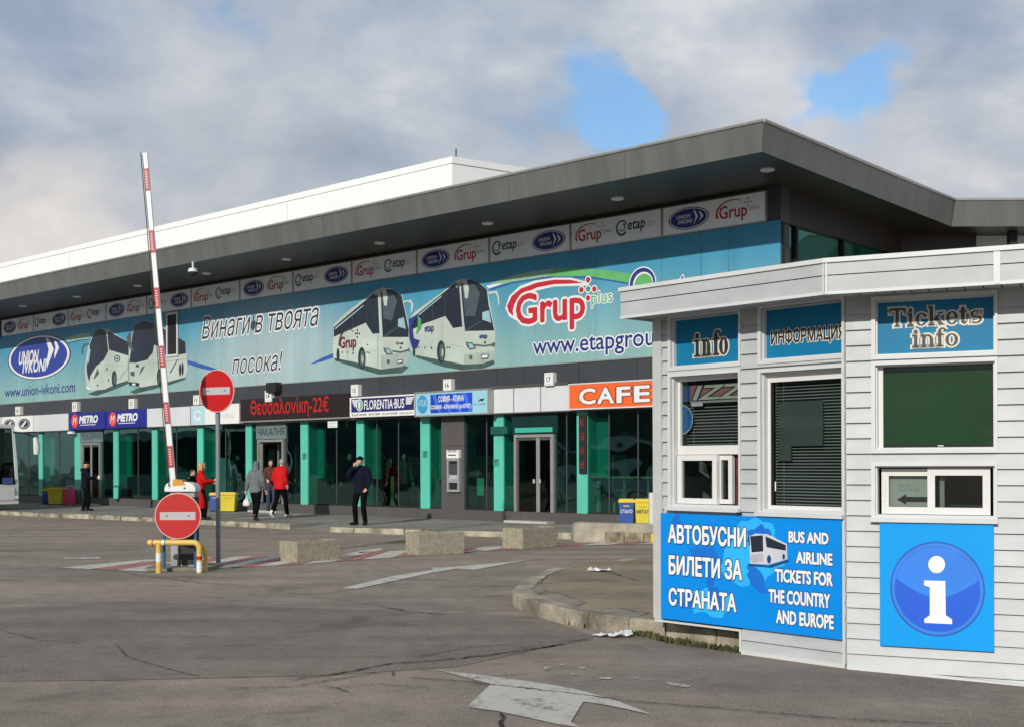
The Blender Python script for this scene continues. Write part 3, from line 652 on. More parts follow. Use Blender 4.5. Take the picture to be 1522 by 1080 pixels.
flatpoly(mb, cG([(225, 448), (330, 428), (235, 460)]), y1 - .0005, pwhite)
BAN.add(mb, 'swoosh')
def rectpx(x0, top, bot, x1, cv=None):
    """rectangle in wall coordinates from its left edge (top, bottom) and right x"""
    a, zt = FP(x0, top); _, zb = FP(x0, bot); b, _ = FP(x1, top); return a, b, zb, zt
mb = MB(); c0 = cL([(277, 430)])[0]; rx = (cL([(500, 430)])[0][0] - cL([(55, 430)])[0][0]) / 2; rz = (cL([(277, 275)])[0][1] - cL([(277, 588)])[0][1]) / 2
cxo = (cL([(500, 430)])[0][0] + cL([(55, 430)])[0][0]) / 2; czo = (cL([(277, 275)])[0][1] + cL([(277, 588)])[0][1]) / 2
for k, (f, m_) in enumerate(((1, ink), (.965, pwhite), (.90, M('banner_royal', (.02, .05, .30), .4)))): flatpoly(mb, ellipse(cxo, czo, rx * f, rz * (f if k < 2 else .885), 48), by - .001 - k * .001, m_)
def slant(pts): return pts
add_text(mb, "UNION", *[cL([(135, 480)])[0][0], cL([(275, 480)])[0][0]], cL([(205, 475)])[0][1], cL([(205, 388)])[0][1], by - .005, pwhite, bold=.035, shear=.3)
add_text(mb, "IVKONI", *[cL([(160, 480)])[0][0], cL([(330, 480)])[0][0]], cL([(245, 535)])[0][1], cL([(245, 452)])[0][1], by - .005, pwhite, bold=.035, shear=.3)
for pts in ([(322, 290), (352, 312), (382, 375), (330, 515), (330, 460), (345, 380)], [(382, 312), (402, 325), (418, 365), (385, 445), (386, 400), (394, 365)]): flatpoly(mb, cL(pts), by - .005, pwhite)
BAN.add(mb, 'oval_emblem')
mb = MB(); a, b, z0, z1 = rectpx(7.5, 578, 590, 111.5)
add_text(mb, "www.union-ivkoni.com", a, b, z0, z0 + (FA.h(111, 571) - FA.h(111, 586)) * 1.0, by - .002, navy, bold=.01); BAN.add(mb, 'web_address'); mb = MB()
a = FP(300, 470)[0]; b = FP(474, 470)[0]; zt = FP(304, 471.5)[1]; zb = FP(304, 500)[1] 
add_text(mb, "Винаги в твоята", a, b, zb - .10, zt, by - .002, ink, bold=-.005, shear=.28, outline=pwhite, ow=.06); BAN.add(mb, 'slogan'); mb = MB()
a, b = FP(345, 540)[0], FP(420, 540)[0]; zt = FP(420, 520.5)[1]; zb = FP(345, 556.5)[1]
add_text(mb, "посока!", a, b, zb, zt, by - .002, ink, bold=-.005, shear=.28, outline=pwhite, ow=.05); BAN.add(mb, 'slogan'); mb = MB()
a = FP(640 + 415 / 2.718, 520)[0]; a2 = FP(640 + 903 / 2.718, 500)[0]
full, pre = bbox(text_geo("www.etapgroup.com", .015)[0]), bbox(text_geo("www.etapgrou", .015)[0])
zb = FP(640 + 560 / 2.718, 260 + 712 / 2.718)[1]; zt = FP(640 + 690 / 2.718, 260 + 648 / 2.718)[1]; zd = FP(640 + 760 / 2.718, 260 + 722 / 2.718)[1]
add_text(mb, "www.etapgroup.com", a, a + (a2 - a) * (full[1] - full[0]) / (pre[1] - pre[0]), zd, zt, by - .002, navy, bold=.015, outline=pwhite, ow=.05)
BAN.add(mb, 'web_address')
mb = MB(); red2 = M('banner_red', (.50, .02, .035), .4, .04)
def P_(x_, y_): return FP(640 + x_ / 2.718, 260 + y_ / 2.718)
a, b = P_(348, 540)[0], P_(622, 540)[0]; zt = P_(395, 482)[1]; zd = P_(560, 622)[1]
add_text(mb, "Grup", a, b, zd, zt, by - .006, red2, bold=.03, outline=pwhite, ow=.05)
so = [(345, 588), (318, 572), (302, 540), (318, 490), (360, 450), (420, 428), (500, 416), (570, 416), (640, 436), (640, 448), (570, 450), (500, 452), (430, 468), (385, 490), (350, 525), (345, 560), (352, 580)]
si = [(335, 572), (316, 555), (309, 530), (328, 490), (365, 460), (430, 436), (500, 424), (570, 425), (618, 437), (570, 440), (500, 442), (430, 456), (385, 476), (340, 520), (332, 550)]
flatpoly(mb, cG(so), by - .003, pwhite); flatpoly(mb, cG(si), by - .0045, red2)
for x_, y_, m_ in ((637, 425, red2), (610, 465, red2), (637, 462, M('dot_green', (.05, .33, .15), .4)), (662, 462, red2), (637, 498, red2)):
    c = P_(x_, y_); r_ = (P_(x_ + 9, y_)[0] - c[0]); flatpoly(mb, ellipse(*c, r_ * 1.45, r_ * 1.45, 16), by - .0065, pwhite); flatpoly(mb, ellipse(*c, r_, r_, 16), by - .008, m_)
a, b = P_(650, 500)[0], P_(735, 500)[0]
add_text(mb, "plus", a, b, P_(655, 538)[1], P_(690, 468)[1], by - .003, M('plus_green', (.05, .36, .16), .4), bold=.0, outline=pwhite, ow=.06)
BAN.add(mb, 'red_emblem'); mb = MB()
c = P_(856, 440); r_ = P_(908, 440)[0] - c[0]
flatpoly(mb, ellipse(*c, r_ * 1.08, r_ * 1.08, 36), by - .003, pwhite); flatpoly(mb, ellipse(*c, r_, r_, 36), by - .0045, navy); flatpoly(mb, ellipse(c[0] + r_ * .06, c[1] - r_ * .06, r_ * .80, r_ * .80, 36), by - .006, pwhite); flatpoly(mb, ellipse(c[0] + r_ * .1, c[1] - r_ * .1, r_ * .72, r_ * .72, 36), by - .0075, sgreen)
a, b = P_(905, 420)[0], P_(1235, 420)[0]; add_text(mb, "etap", a, b, P_(1000, 600)[1], P_(1000, 408)[1], by - .003, ink, bold=.0, outline=pwhite, ow=.02)
BAN.add(mb, 'green_emblem')
mb = MB()                                              # small words on the printed coaches
a, b = cA([(140, 600)])[0][0], cA([(270, 600)])[0][0]; add_text(mb, "Grup", a, b, cA([(200, 662)])[0][1], cA([(200, 545)])[0][1], by - .016, M('coach_red', (.16, .02, .03), .4), bold=.03)
c = cA([(205, 590)])[0]; arc(mb, (c[0], c[1] - .05), (b - a) * .55, .42, 185, 50, .06, .02, by - .016, ink)
for x_, y_ in ((280, 495), (280, 520), (296, 522), (280, 548), (266, 522)): cc = cA([(x_, y_)])[0]; flatpoly(mb, ellipse(*cc, .03, .03, 8), by - .016, ink)
a, b = cA([(825, 490)])[0][0], cA([(898, 490)])[0][0]; add_text(mb, "etap", a, b, cA([(860, 525)])[0][1], cA([(860, 455)])[0][1], by - .018, navy, bold=.02)
a, b = cA([(1268, 550)])[0][0], cA([(1330, 550)])[0][0]; add_text(mb, "etap", a, b, cA([(1300, 570)])[0][1], cA([(1300, 528)])[0][1], by - .018, navy, bold=.03)
a, b = cA([(592, 600)])[0][0], cA([(652, 600)])[0][0]; add_text(mb, "Grup", a, b, cA([(620, 615)])[0][1], cA([(620, 585)])[0][1], by - .018, ink, bold=.02)
BAN.add(mb, 'coach_words')
mb = MB()                                              # outline of a window behind the print
for (p0, p1, top, bot) in ((1041, 1084, 343, 420), (563, 590, 420, 500)):
    mb = MB(); a, zt = FP(p0, top); b = FP(p1, top)[0]; zb = zt - 2.2; w = .03
    for bx in ((a, a + w, zb, zt), (b - w, b, zb, zt), (a, b, zt - w, zt)): mb.box(bx[0], bx[1], by - .003 if p0 > 700 else by, by + .004, bx[2], bx[3], M('print_frame_blue', (.05, .22, .40), .4))
    BAN.add(mb, 'window_outline')
# the open dark window in the banner
a, zt = FP(248.5, 466); b = FP(265.5, 466)[0]; zb = FP(265, 529)[1]
mb = MB(); w = .07
for bx in ((a, a + w, zb, zt), (b - w, b, zb, zt), (a + w, b - w, zb, zb + w), (a + w, b - w, zt - w, zt)): mb.box(bx[0], bx[1], by - .05, by - .016, bx[2], bx[3], greyp)
wf = BAN.add(mb, 'window_frame'); mb = MB(); mb.box(a + w, b - w, by - .02, by - .017, zb + w, zt - w, black); mb.build('window_opening', wf, BAN.org)
# ================================================================== signs over the shop fronts
SY = -.16
def sgn(label, p0, p1, top=None, bot=None, name='shop_sign', cat='sign', y=SY, mat=None, group=None, face=True):
    a = FA.x(p0, 600, y) + .01; b = FA.x(p1, 600, y) - .01
    zt = hST if top is None else FA.h(p0, top, y); zb = hSB if bot is None else FA.h(p0, bot, y)
    t = FT(FA, name, label, cat, ((a + b) / 2, 0, zb), group)
    m1 = MB(); m1.box(a, b, y, -.004, zb, zt, mat); t.add(m1, 'sign_box')
    return t, a, b, zb, zt
mblue = M('metro_blue', (.012, .018, .24), .4, .05); mred = M('metro_red', (.75, .06, .02), .4, .05)
for k, (p0, p1) in enumerate(((102, 156.5), (157.5, 216.5))):
    t, a, b, z0, z1 = sgn(('left' if k == 0 else 'right') + ' one of two dark blue signs with a red oval M', p0, p1, mat=mblue, group='twin dark blue signs')
    w = b - a; h = z1 - z0; mb = MB(); y = SY - .003
    flatpoly(mb, ellipse(a + w * .17, z0 + h * .52, w * .095, h * .40), y, mred); add_text(mb, "M", a + w * .11, a + w * .23, z0 + h * .3, z0 + h * .74, y - .003, pwhite, bold=.0, shear=.3)
    add_text(mb, "METRO", a + w * .30, a + w * .80, z0 + h * .38, z0 + h * .78, y, pwhite, bold=.07, shear=.2)
    mb.box(a + w * .32, a + w * .74, y, y + .002, z0 + h * .24, z0 + h * .28, pwhite); t.add(mb, 'lettering')
t, a, b, z0, z1 = sgn('white panel with two small dark oval emblems at the far left', 2, 49, mat=white)
mb = MB()
for px_ in (14, 36):
    cx_ = FA.x(px_, 625, SY); cz = (z0 + z1) / 2; flatpoly(mb, ellipse(cx_, cz, .48, .21), SY - .003, ink); flatpoly(mb, ellipse(cx_, cz, .42, .17), SY - .005, pgrey); flatpoly(mb, ellipse(cx_, cz, .36, .14), SY - .007, ink); flatpoly(mb, [(cx_ - .28, cz - .1), (cx_ + .1, cz + .12), (cx_ + .2, cz + .08), (cx_ - .1, cz - .12)], SY - .009, pwhite)
t.add(mb, 'emblems')
t, a, b, z0, z1 = sgn('pale white sign with a faint light blue square partly behind the round road sign', 283.5, 355.5, mat=white)
mb = MB(); w = b - a; h = z1 - z0; pb = M('pale_blue_print', (.42, .62, .68), .45, .05)
mb.box(a + .01, a + w * .3, SY - .003, SY - .001, z0 + .02, z1 - .02, pb); arc(mb, (a + w * .15, z0 + h * .5), w * .07, h * .22, 20, 330, .05, .1, SY - .006, pwhite); t.add(mb, 'print'); mb = MB()
add_text(mb, "eurobus", a + w * .5, a + w * .9, z0 + h * .3, z0 + h * .6, SY - .003, M('faint_blue', (.5, .62, .68), .5)); t.add(mb, 'lettering')
ledb = M('led_board', (.020, .012, .012), .35, .3, 30); ledr = M('led_red', (.40, .008, .010), .5, .1, emit=.28)
t, a, b, z0, z1 = sgn('dark electronic display board with red Greek lettering and a euro price', 357, 519, name='led_sign', top=593.5, bot=625.5, mat=ledb)
mb = MB(); add_text(mb, "Θεσσαλονίκη-22€", FA.x(373, 605, SY), FA.x(488.5, 605, SY), z0 + (z1 - z0) * .10, z0 + (z1 - z0) * .95, SY - .004, ledr, bold=.012); t.add(mb, 'lettering')
mb = MB(); mb.box(a - .02, b + .02, SY - .02, -.004, z0 - .045, z0 - .002, alu); t.add(mb, 'lower_trim')
# two protruding light boxes
y = -.30
fnavy = M('florentia_navy', (.02, .02, .14), .4, .05)
t, a, b, z0, z1 = sgn('navy light box sign with white wings, a green shield and white serif lettering', 519.5, 617, top=590.5, bot=620, name='light_box_sign', mat=white, y=y)
mb = MB(); w = b - a; h = z1 - z0; yy = y - .003
mb.box(a + w * .025, b - w * .012, yy, yy + .002, z0 + h * .25, z1 - h * .07, fnavy); yy -= .003
c = (a + w * .16, z0 + h * .60)
for s in (-1, 1):
    ox = c[0] if s < 0 else a + w * .86
    for k in range(4): mb.box(min(ox + s * w * .01, ox + s * (w * .125 - k * .012 * w)), max(ox + s * w * .01, ox + s * (w * .125 - k * .012 * w)), yy, yy + .002, z0 + h * (.80 - k * .09), z0 + h * (.87 - k * .09), pwhite)
flatpoly(mb, ellipse(*c, w * .055, h * .30), yy - .003, pwhite); flatpoly(mb, ellipse(*c, w * .045, h * .25), yy - .006, M('shield_green', (.12, .35, .25), .4)); flatpoly(mb, ellipse(c[0], c[1], w * .015, h * .2), yy - .008, pwhite)
add_text(mb, "FLORENTIA·BUS", a + w * .235, a + w * .845, z0 + h * .37, z0 + h * .82, yy - .003, pwhite, bold=.02); 
add_text(mb, "БЪЛГАРИЯ · ИТАЛИЯ · БЪЛГАРИЯ  02/9632196", a + w * .04, b - w * .03, z0 + h * .07, z0 + h * .17, yy - .001, ink, res=1); t.add(mb, 'lettering')
lblue = M('light_blue_box', (.30, .55, .68), .4, .05); rblue = M('royal_blue_print', (.012, .06, .50), .35, .25, 1.2)
t, a, b, z0, z1 = sgn('blue and pale blue light box sign above the cash machine pier', 617.5, 725.5, top=584.5, bot=617, name='light_box_sign', mat=lblue, y=y)
mb = MB(); w = b - a; h = z1 - z0; yy = y - .003
mb.box(a + w * .215, a + w * .795, yy, yy + .002, z0 + h * .08, z1 - h * .08, rblue); stripe = M('stripe_blue', (.05, .16, .68), .35)
for k in range(4): q = a + w * (.24 + k * .14); flatpoly(mb, [(q, z1 - h * .09), (q + w * .05, z1 - h * .09), (q + w * .13, z0 + h * .09), (q + w * .09, z0 + h * .09)], yy - .002, stripe)
flatpoly(mb, ellipse(a + w * .10, z0 + h * .5, w * .075, h * .42), yy, M('emblem_blue', (.04, .28, .50), .4)); add_text(mb, "ATLAS", a + w * .045, a + w * .16, z0 + h * .42, z0 + h * .7, yy - .003, lblue, bold=.05)
add_text(mb, "СОФИЯ - АТИНА", a + w * .33, a + w * .68, z0 + h * .56, z0 + h * .84, yy - .004, pwhite, bold=.035); add_text(mb, "СОФИЯ - КРАНИНО (о.КРИТ)", a + w * .225, a + w * .785, z0 + h * .20, z0 + h * .44, yy - .004, pwhite, bold=.035)
flatpoly(mb, [(a + w * .86, z0 + h * .47), (a + w * .90, z0 + h * .62), (a + w * .96, z0 + h * .62), (a + w * .93, z0 + h * .50), (a + w * .90, z0 + h * .54)], yy, ink); add_text(mb, "EL - MARE", a + w * .82, a + w * .97, z0 + h * .36, z0 + h * .42, yy, ink)
t.add(mb, 'lettering')
mb = MB(); f = .035
for bx in ((a - f, a, z0 - f, z1 + f), (b, b + f, z0 - f, z1 + f), (a, b, z0 - f, z0), (a, b, z1, z1 + f)): mb.box(bx[0], bx[1], y - .015, -.004, bx[2], bx[3], alu)
t.add(mb, 'sign_frame')
orange = M('cafe_orange', (.80, .13, .025), .4, .04)
zc0, zc1 = FA.h(846, 607, -.2), FA.h(846, 572, -.2)
a = FA.x(846.5, 600, -.2); b = FA.x(1003, 600, -.2)
t = FT(FA, 'cafe_sign', 'bright orange sign with thick white capital letters beside the kiosk', 'sign', ((a + b) / 2, 0, zc0))
mb = MB(); mb.box(a, b, -.2, -.004, zc0, zc1, orange); t.add(mb, 'sign_box')
mb = MB(); f = .03
for bx in ((a - f, a, zc0 - f, zc1 + f), (b, b + f, zc0 - f, zc1 + f), (a, b, zc0 - f, zc0), (a, b, zc1, zc1 + f)): mb.box(bx[0], bx[1], -.215, -.004, bx[2], bx[3], greyp)
t.add(mb, 'sign_frame')
mb = MB()
for ch, p0, p1 in (("C", 862, 884.5), ("A", 889, 912), ("F", 918, 936), ("E", 944, 965)):
    add_text(mb, ch, FA.x(p0, 590, -.2), FA.x(p1, 590, -.2), zc0 + (zc1 - zc0) * .18, zc0 + (zc1 - zc0) * .80, -.204, pwhite, bold=.035, outline=M('letter_edge', (.25, .06, .03), .4), ow=.04, oy=.004)
t.add(mb, 'lettering')
# platform number boxes
nums = [(22.5, 31, 604, 616.5, '10'), (107, 116, 597, 611.5, '11'), (191, 201, 592.5, 607, '12'), (287, 297.5, 587, 601.5, '13'), (393.5, 405.5, 580, 597, '14'), (521.5, 534.5, 571.5, 588.5, '15'), (658.5, 673.5, 563.5, 581, '16'), (809, 825, 554, 573, '17')]
order = ['above the panel with dark ovals', 'above the left dark blue sign', 'above the right dark blue sign', 'left of the upper round road sign', 'above the dark display board', 'above the winged navy sign', 'above the cash machine pier', 'left of the orange sign']
for (p0, p1, t_, b_, n), od in zip(nums, order):
    yb = -.20; a = FA.x(p0, 600, yb); b = FA.x(p0 + (p1 - p0) * .8, 600, yb); zt = FA.h(p0, t_, yb); zb = FA.h(p0, b_, yb)
    t = FT(FA, 'platform_number_box', 'small white platform number box reading ' + n + ' ' + od, 'sign', ((a + b) / 2, 0, zb), 'platform number boxes')
    m1 = MB(); m1.box(a, b, yb, -.05, zb, zt, white); t.add(m1, 'number_box', bevel=.012)
    m1 = MB(); add_text(m1, n, a + (b - a) * .28, a + (b - a) * .72, zb + (zt - zb) * .3, zb + (zt - zb) * .68, yb - .003, ink, bold=.02); add_text(m1, "сектор", a + (b - a) * .15, a + (b - a) * .85, zb + (zt - zb) * .80, zb + (zt - zb) * .9, yb - .003, pgrey); add_text(m1, "платформа", a + (b - a) * .15, a + (b - a) * .85, zb + (zt - zb) * .09, zb + (zt - zb) * .18, yb - .003, pgrey); t.add(m1, 'number')
a = FA.x(395, 575, -.3); b = FA.x(409, 575, -.3); zt = FA.h(395, 568.5, -.3)
t = FT(FA, 'loudspeaker', 'small black box speaker above a white number box on the dark cladding', 'loudspeaker', ((a + b) / 2, 0, zt - .3)); mb = MB(); mb.box(a, b, -.3, -.06, zt - .3, zt, black); t.add(mb, 'speaker_case', bevel=.01); mb = MB(); mb.box((a + b) / 2 - .03, (a + b) / 2 + .03, -.06, -.04, zt - .22, zt - .08, dalu); t.add(mb, 'bracket')
a = FA.x(487.5, 628, -.05); b = FA.x(501.5, 628, -.05); zt = FA.h(487.5, 622, -.05); zb = FA.h(487.5, 635, -.05)
t = FT(FA, 'notice_plate', 'small white notice hanging under the dark display board', 'notice', ((a + b) / 2, 0, zb)); mb = MB(); mb.box(a, b, -.06, -.04, zb, zt, white); t.add(mb, 'plate'); mb = MB()
for k in range(3): mb.box(a + .04, b - .04 - k * .03, -.063, -.061, zt - .08 - k * .07, zt - .06 - k * .07, pgrey)
t.add(mb, 'print')
# vertical unlit letters of the cafe (behind the glass on the last pillar)
a = FA.x(861, 650, .05); b = FA.x(871.5, 650, .05); zt = FA.h(861, 616, .05); zb = FA.h(861, 703, .05)
t = FT(FA, 'vertical_letter_sign', 'narrow black upright sign with red letters on the last mint pillar', 'sign', ((a + b) / 2, 0, zb)); mb = MB(); mb.box(a, b, .03, .078, zb, zt, black); t.add(mb, 'sign_box')
mb = MB()
for k, ch in enumerate("кафе"): zz = zt - (k + .8) * (zt - zb) / 4.15; add_text(mb, ch, a + .05, b - .05, zz, zz + (zt - zb) * .13, .026, M('tube_red', (.28, .02, .02), .4), bold=.0)
t.add(mb, 'lettering')
# pictogram plates on pillars
for px_, py_, lb in ((452.5, 677, 'small dark pictogram plate on the mint pillar right of the waiting room door'), (632, 674, 'small dark pictogram plate on the mint pillar left of the cash machine'), (737.5, 686.5, 'small dark house number plate on the mint pillar left of the glass double door')):
    c = FA.px(px_, py_, .08); t = FT(FA, 'pictogram_plate', lb, 'sign', (c[0], .08, c[1] - .1)); m1 = MB(); m1.box(c[0] - .09, c[0] + .09, .068, .083, c[1] - .09, c[1] + .09, M('plate_green', (.05, .30, .2), .5)); t.add(m1, 'plate')
    m1 = MB(); add_text(m1, "37" if px_ > 700 else "→", c[0] - .06, c[0] + .06, c[1] - .0, c[1] + .07, .064, ink, bold=.02); 
    if px_ < 700: add_text(m1, "WC", c[0] - .05, c[0] + .05, c[1] - .08, c[1] - .02, .064, ink)
    t.add(m1, 'lettering')
# cash machine
a = FA.x(666, 700, .0); b = FA.x(684, 700, 0.); zt = FA.h(666, 681, 0.); zb = FA.h(666, 730, 0.); zs = FA.h(666, 668, 0.)
t = FT(FA, 'cash_machine', 'grey cash machine set in the dark clad pier', 'cash machine', ((a + b) / 2, .04, zb)); sil = M('atm_silver', (.34, .35, .36), .4, .06, metal=.2)
mb = MB(); w = .06
for bx in ((a, a + w, zb, zt), (b - w, b, zb, zt), (a + w, b - w, zb, zb + w), (a + w, b - w, zt - w, zt)): mb.box(bx[0], bx[1], -.05, .038, bx[2], bx[3], sil)
t.add(mb, 'surround'); mb = MB(); mb.box(a + w, b - w, .0, .036, zb + w, zt - w, black); t.add(mb, 'recess')
mb = MB(); mb.box(a + w + .03, b - w - .03, -.02, .0, zt - .42, zt - .14, M('atm_screen', (.06, .07, .08), .2)); t.add(mb, 'screen')
mb = MB(); mb.raw([(a + w, -.06, zb + .32), (b - w, -.06, zb + .32), (b - w, 0, zb + .46), (a + w, 0, zb + .46), (a + w, -.06, zb + .24), (b - w, -.06, zb + .24), (b - w, 0, zb + .24), (a + w, 0, zb + .24)], [(0, 1, 2, 3), (0, 4, 5, 1), (3, 2, 6, 7), (4, 7, 6, 5), (0, 3, 7, 4), (1, 5, 6, 2)], sil)
for i in range(3):
    for j in range(3): mb.box(a + w + .1 + i * .07, a + w + .15 + i * .07, -.07 + j * .018, -.045 + j * .018, zb + .34 + j * .035, zb + .36 + j * .035, greyp)
t.add(mb, 'keypad'); mb = MB(); mb.box(a, b, -.06, .038, zt + .01, zs, white); hd = t.add(mb, 'header_sign'); mb = MB(); add_text(mb, "Банкомат", a + .05, b - .05, zt + .17, zt + .3, -.063, ink); mb.box(a + .06, b - .1, -.064, -.062, zt + .08, zt + .11, ink); mb.build('lettering', hd, t.org)
# dome camera under the eaves
p = inv(G(286.8, 404.5, hS - .3)); t = FT(FA, 'dome_camera', 'white dome camera hanging from the soffit near the barrier arm', 'camera', (p.x, p.y, hS - .45)); mb = MB(); mb.tube([(p.x, p.y, hS - .003), (p.x, p.y, hS - .2)], .03, greyp, 8); mb.lathe([(.03, hS - .18), (.12, hS - .2), (.15, hS - .3)], greyp, 16, (p.x, p.y, 0)); t.add(mb, 'camera_housing', smooth=True); mb = MB(); mb.ell((p.x, p.y, hS - .31), (.13, .13, .13), black); t.add(mb, 'camera_dome', smooth=True)
t = None
p = inv(G(107, 641.5, hSB - .15)); t = FT(FA, 'bulkhead_lamp', 'small round white lamp below the dark blue signs', 'lamp', (FA.x(107, 641, -.05), -.05, hSB - .2)); o = t.org; mb = MB(); mb.lathe([(.02, o[2] + .17), (.16, o[2] + .14), (.17, o[2] + .06), (.05, o[2] + .0)], greyp, 16, (o[0], o[1], 0)); t.add(mb, 'lamp_body', smooth=True)
# ================================================================== ground, pavement, road markings
def struct(o): o['kind'] = 'structure'; return o
def asphalt(name, base, base2, patch=(0.8, 1.12)):
    m, nt, N, L, p = nodes(name); tc = N.new('ShaderNodeTexCoord')
    def noise(s, d=6, r=.6, dist=0.0): n = N.new('ShaderNodeTexNoise'); n.inputs['Scale'].default_value = s; n.inputs['Detail'].default_value = d; n.inputs['Roughness'].default_value = r; n.inputs['Distortion'].default_value = dist; L.new(tc.outputs['Object'], n.inputs['Vector']); return n.outputs['Fac']
    def ramp(f, s): n = N.new('ShaderNodeValToRGB'); e = n.color_ramp.elements; [e.new(.5) for _ in range(len(s) - 2)]; [(setattr(x_, 'position', q), setattr(x_, 'color', (*c, 1))) for x_, (q, c) in zip(e, s)]; L.new(f, n.inputs[0]); return n.outputs[0]
    def mul(a, b, f=1.0): n = N.new('ShaderNodeMix'); n.data_type = 'RGBA'; n.blend_type = 'MULTIPLY'; n.inputs[0].default_value = f; L.new(a, n.inputs[6]); L.new(b, n.inputs[7]); return n.outputs[2]
    c = ramp(noise(.22, 5, .6, .4), [(.35, base), (.65, base2)])
    c = mul(c, ramp(noise(1.1, 7, .65), [(.30, (patch[0],) * 3), (.72, (patch[1],) * 3)]))
    c = mul(c, ramp(noise(48, 4, .8), [(.30, (.55, .55, .56)), (.5, (1, 1, 1)), (.70, (1.42, 1.38, 1.33))])); c = mul(c, ramp(noise(4.5, 8, .7, .5), [(.30, (.80, .79, .78)), (.5, (1, 1, 1)), (.7, (1.10, 1.09, 1.07))]))
    c = mul(c, ramp(noise(.75, 4, .5, 1.2), [(.60, (1, 1, 1)), (.66, (.80, .79, .78))]))
    v = N.new('ShaderNodeTexVoronoi'); v.inputs['Scale'].default_value = 45; L.new(tc.outputs['Object'], v.inputs['Vector'])
    c = mul(c, ramp(v.outputs['Distance'], [(.1, (1.18, 1.16, 1.12)), (.45, (.92, .92, .92))]))
    # long wheel streaks and stains
    mp = N.new('ShaderNodeMapping'); mp.inputs['Rotation'].default_value = (0, 0, R(-38)); mp.inputs['Scale'].default_value = (.12, 1.0, 1); L.new(tc.outputs['Object'], mp.inputs[0])
    n = N.new('ShaderNodeTexNoise'); n.inputs['Scale'].default_value = 1.2; n.inputs['Detail'].default_value = 6; L.new(mp.outputs[0], n.inputs['Vector'])
    c = mul(c, ramp(n.outputs['Fac'], [(.32, (.80, .80, .82)), (.62, (1.10, 1.08, 1.05))]))
    L.new(c, p.inputs['Base Color']); p.inputs['Roughness'].default_value = .85; p.inputs['Specular IOR Level'].default_value = .25
    b = N.new('ShaderNodeBump'); b.inputs['Strength'].default_value = .5; b.inputs['Distance'].default_value = .012; L.new(noise(55, 4, .7), b.inputs['Height']); L.new(b.outputs[0], p.inputs['Normal'])
    return m
road_m = asphalt('asphalt', (.245, .210, .175), (.315, .274, .230)); patch_m = asphalt('asphalt_patch', (.190, .166, .142), (.230, .202, .174))
pale_m = asphalt('asphalt_pale', (.30, .285, .262), (.345, .330, .305)); pave_m = asphalt('pavement_asphalt', (.24, .232, .215), (.30, .288, .262), (.85, 1.1))
GX, GY = (-300, 2.55, 4.3, 300), (-150, 15.0, 18.5, 500)     # the road falls a few centimetres along the kiosk
mb = MB(); mb.raw([(x_, y_, -.062 if i >= 2 and j < 2 else 0) for j, y_ in enumerate(GY) for i, x_ in enumerate(GX)], [(j * 4 + i, j * 4 + i + 1, j * 4 + i + 5, j * 4 + i + 4) for j in range(3) for i in range(3)], road_m); struct(mb.build('road'))
def gpoly(name, pts, h, mat, cv=None):
    mb = MB(); mb.poly([G(*(cv(p) if cv else p), h) for p in pts], mat); return struct(mb.build(name))
# repaired and worn patches
gpoly('road_patch', [(-40, 905), (180, 893), (520, 905), (800, 915), (885, 945), (680, 990), (480, 1003), (170, 1010), (-60, 1012)], .0035, patch_m)
# cracks
crk = M('crack_dark', (.018, .016, .014), .9)
def crack(pts, w, jit=1.5, seed=1, h=.012):
    w = w * .9; jit = jit * .32
    rnd = random.Random(seed); mb = MB(); P = []
    for (x0, y0), (x1, y1) in zip(pts, pts[1:]):
        n = max(2, int(math.hypot(x1 - x0, y1 - y0) / 6))
        for k in range(n): t = k / n; P.append((x0 + (x1 - x0) * t + rnd.uniform(-1, 1), y0 + (y1 - y0) * t + rnd.uniform(-jit, jit) * .5))
    P.append(pts[-1]); W = [G(x_, y_, h) for x_, y_ in P]; L_, R_ = [], []
    for i, q in enumerate(W):
        t = (W[min(i + 1, len(W) - 1)] - W[max(i - 1, 0)]); t.z = 0; t.normalize(); nn = Vector((-t.y, t.x, 0)); ww = w * rnd.uniform(.35, 1.2) * (.3 if i in (0, len(W) - 1) else 1)
        L_.append(q + nn * ww); R_.append(q - nn * ww)
    n = len(W); mb.raw(L_ + R_, [(i, i + 1, n + i + 1, n + i) for i in range(n - 1)], crk); return struct(mb.build('road_crack'))
for k, (pts, w) in enumerate([([(435, 1008), (500, 1000), (585, 984), (640, 981), (720, 973), (800, 962), (880, 948)], .016), ([(330, 1022), (440, 1018), (560, 998), (585, 996), (583, 1004)], .011), ([(170, 955), (190, 975), (240, 990), (300, 1005)], .007),
        ([(605, 1005), (690, 1011), (760, 1019), (860, 1030), (930, 1040), (1060, 1050), (1240, 1066), (1420, 1075)], .010), ([(744, 1058), (748, 1066), (744, 1072), (749, 1085)], .016), ([(575, 902), (600, 906), (660, 912), (720, 908)], .012), ([(430, 880), (540, 895), (600, 906)], .006),
        ([(620, 975), (700, 960), (780, 955), (860, 950)], .007), ([(500, 1020), (560, 1015), (640, 1022)], .006), ([(0, 935), (60, 950), (120, 955)], .006), ([(470, 1018), (500, 1021), (520, 1028)], .008), ([(920, 1010), (1010, 1012), (1060, 1006)], .005), ([(180, 850), (300, 865), (350, 868)], .012), ([(760, 900), (640, 905)], .006)]): crack(pts, w, 2.5, k + 3)
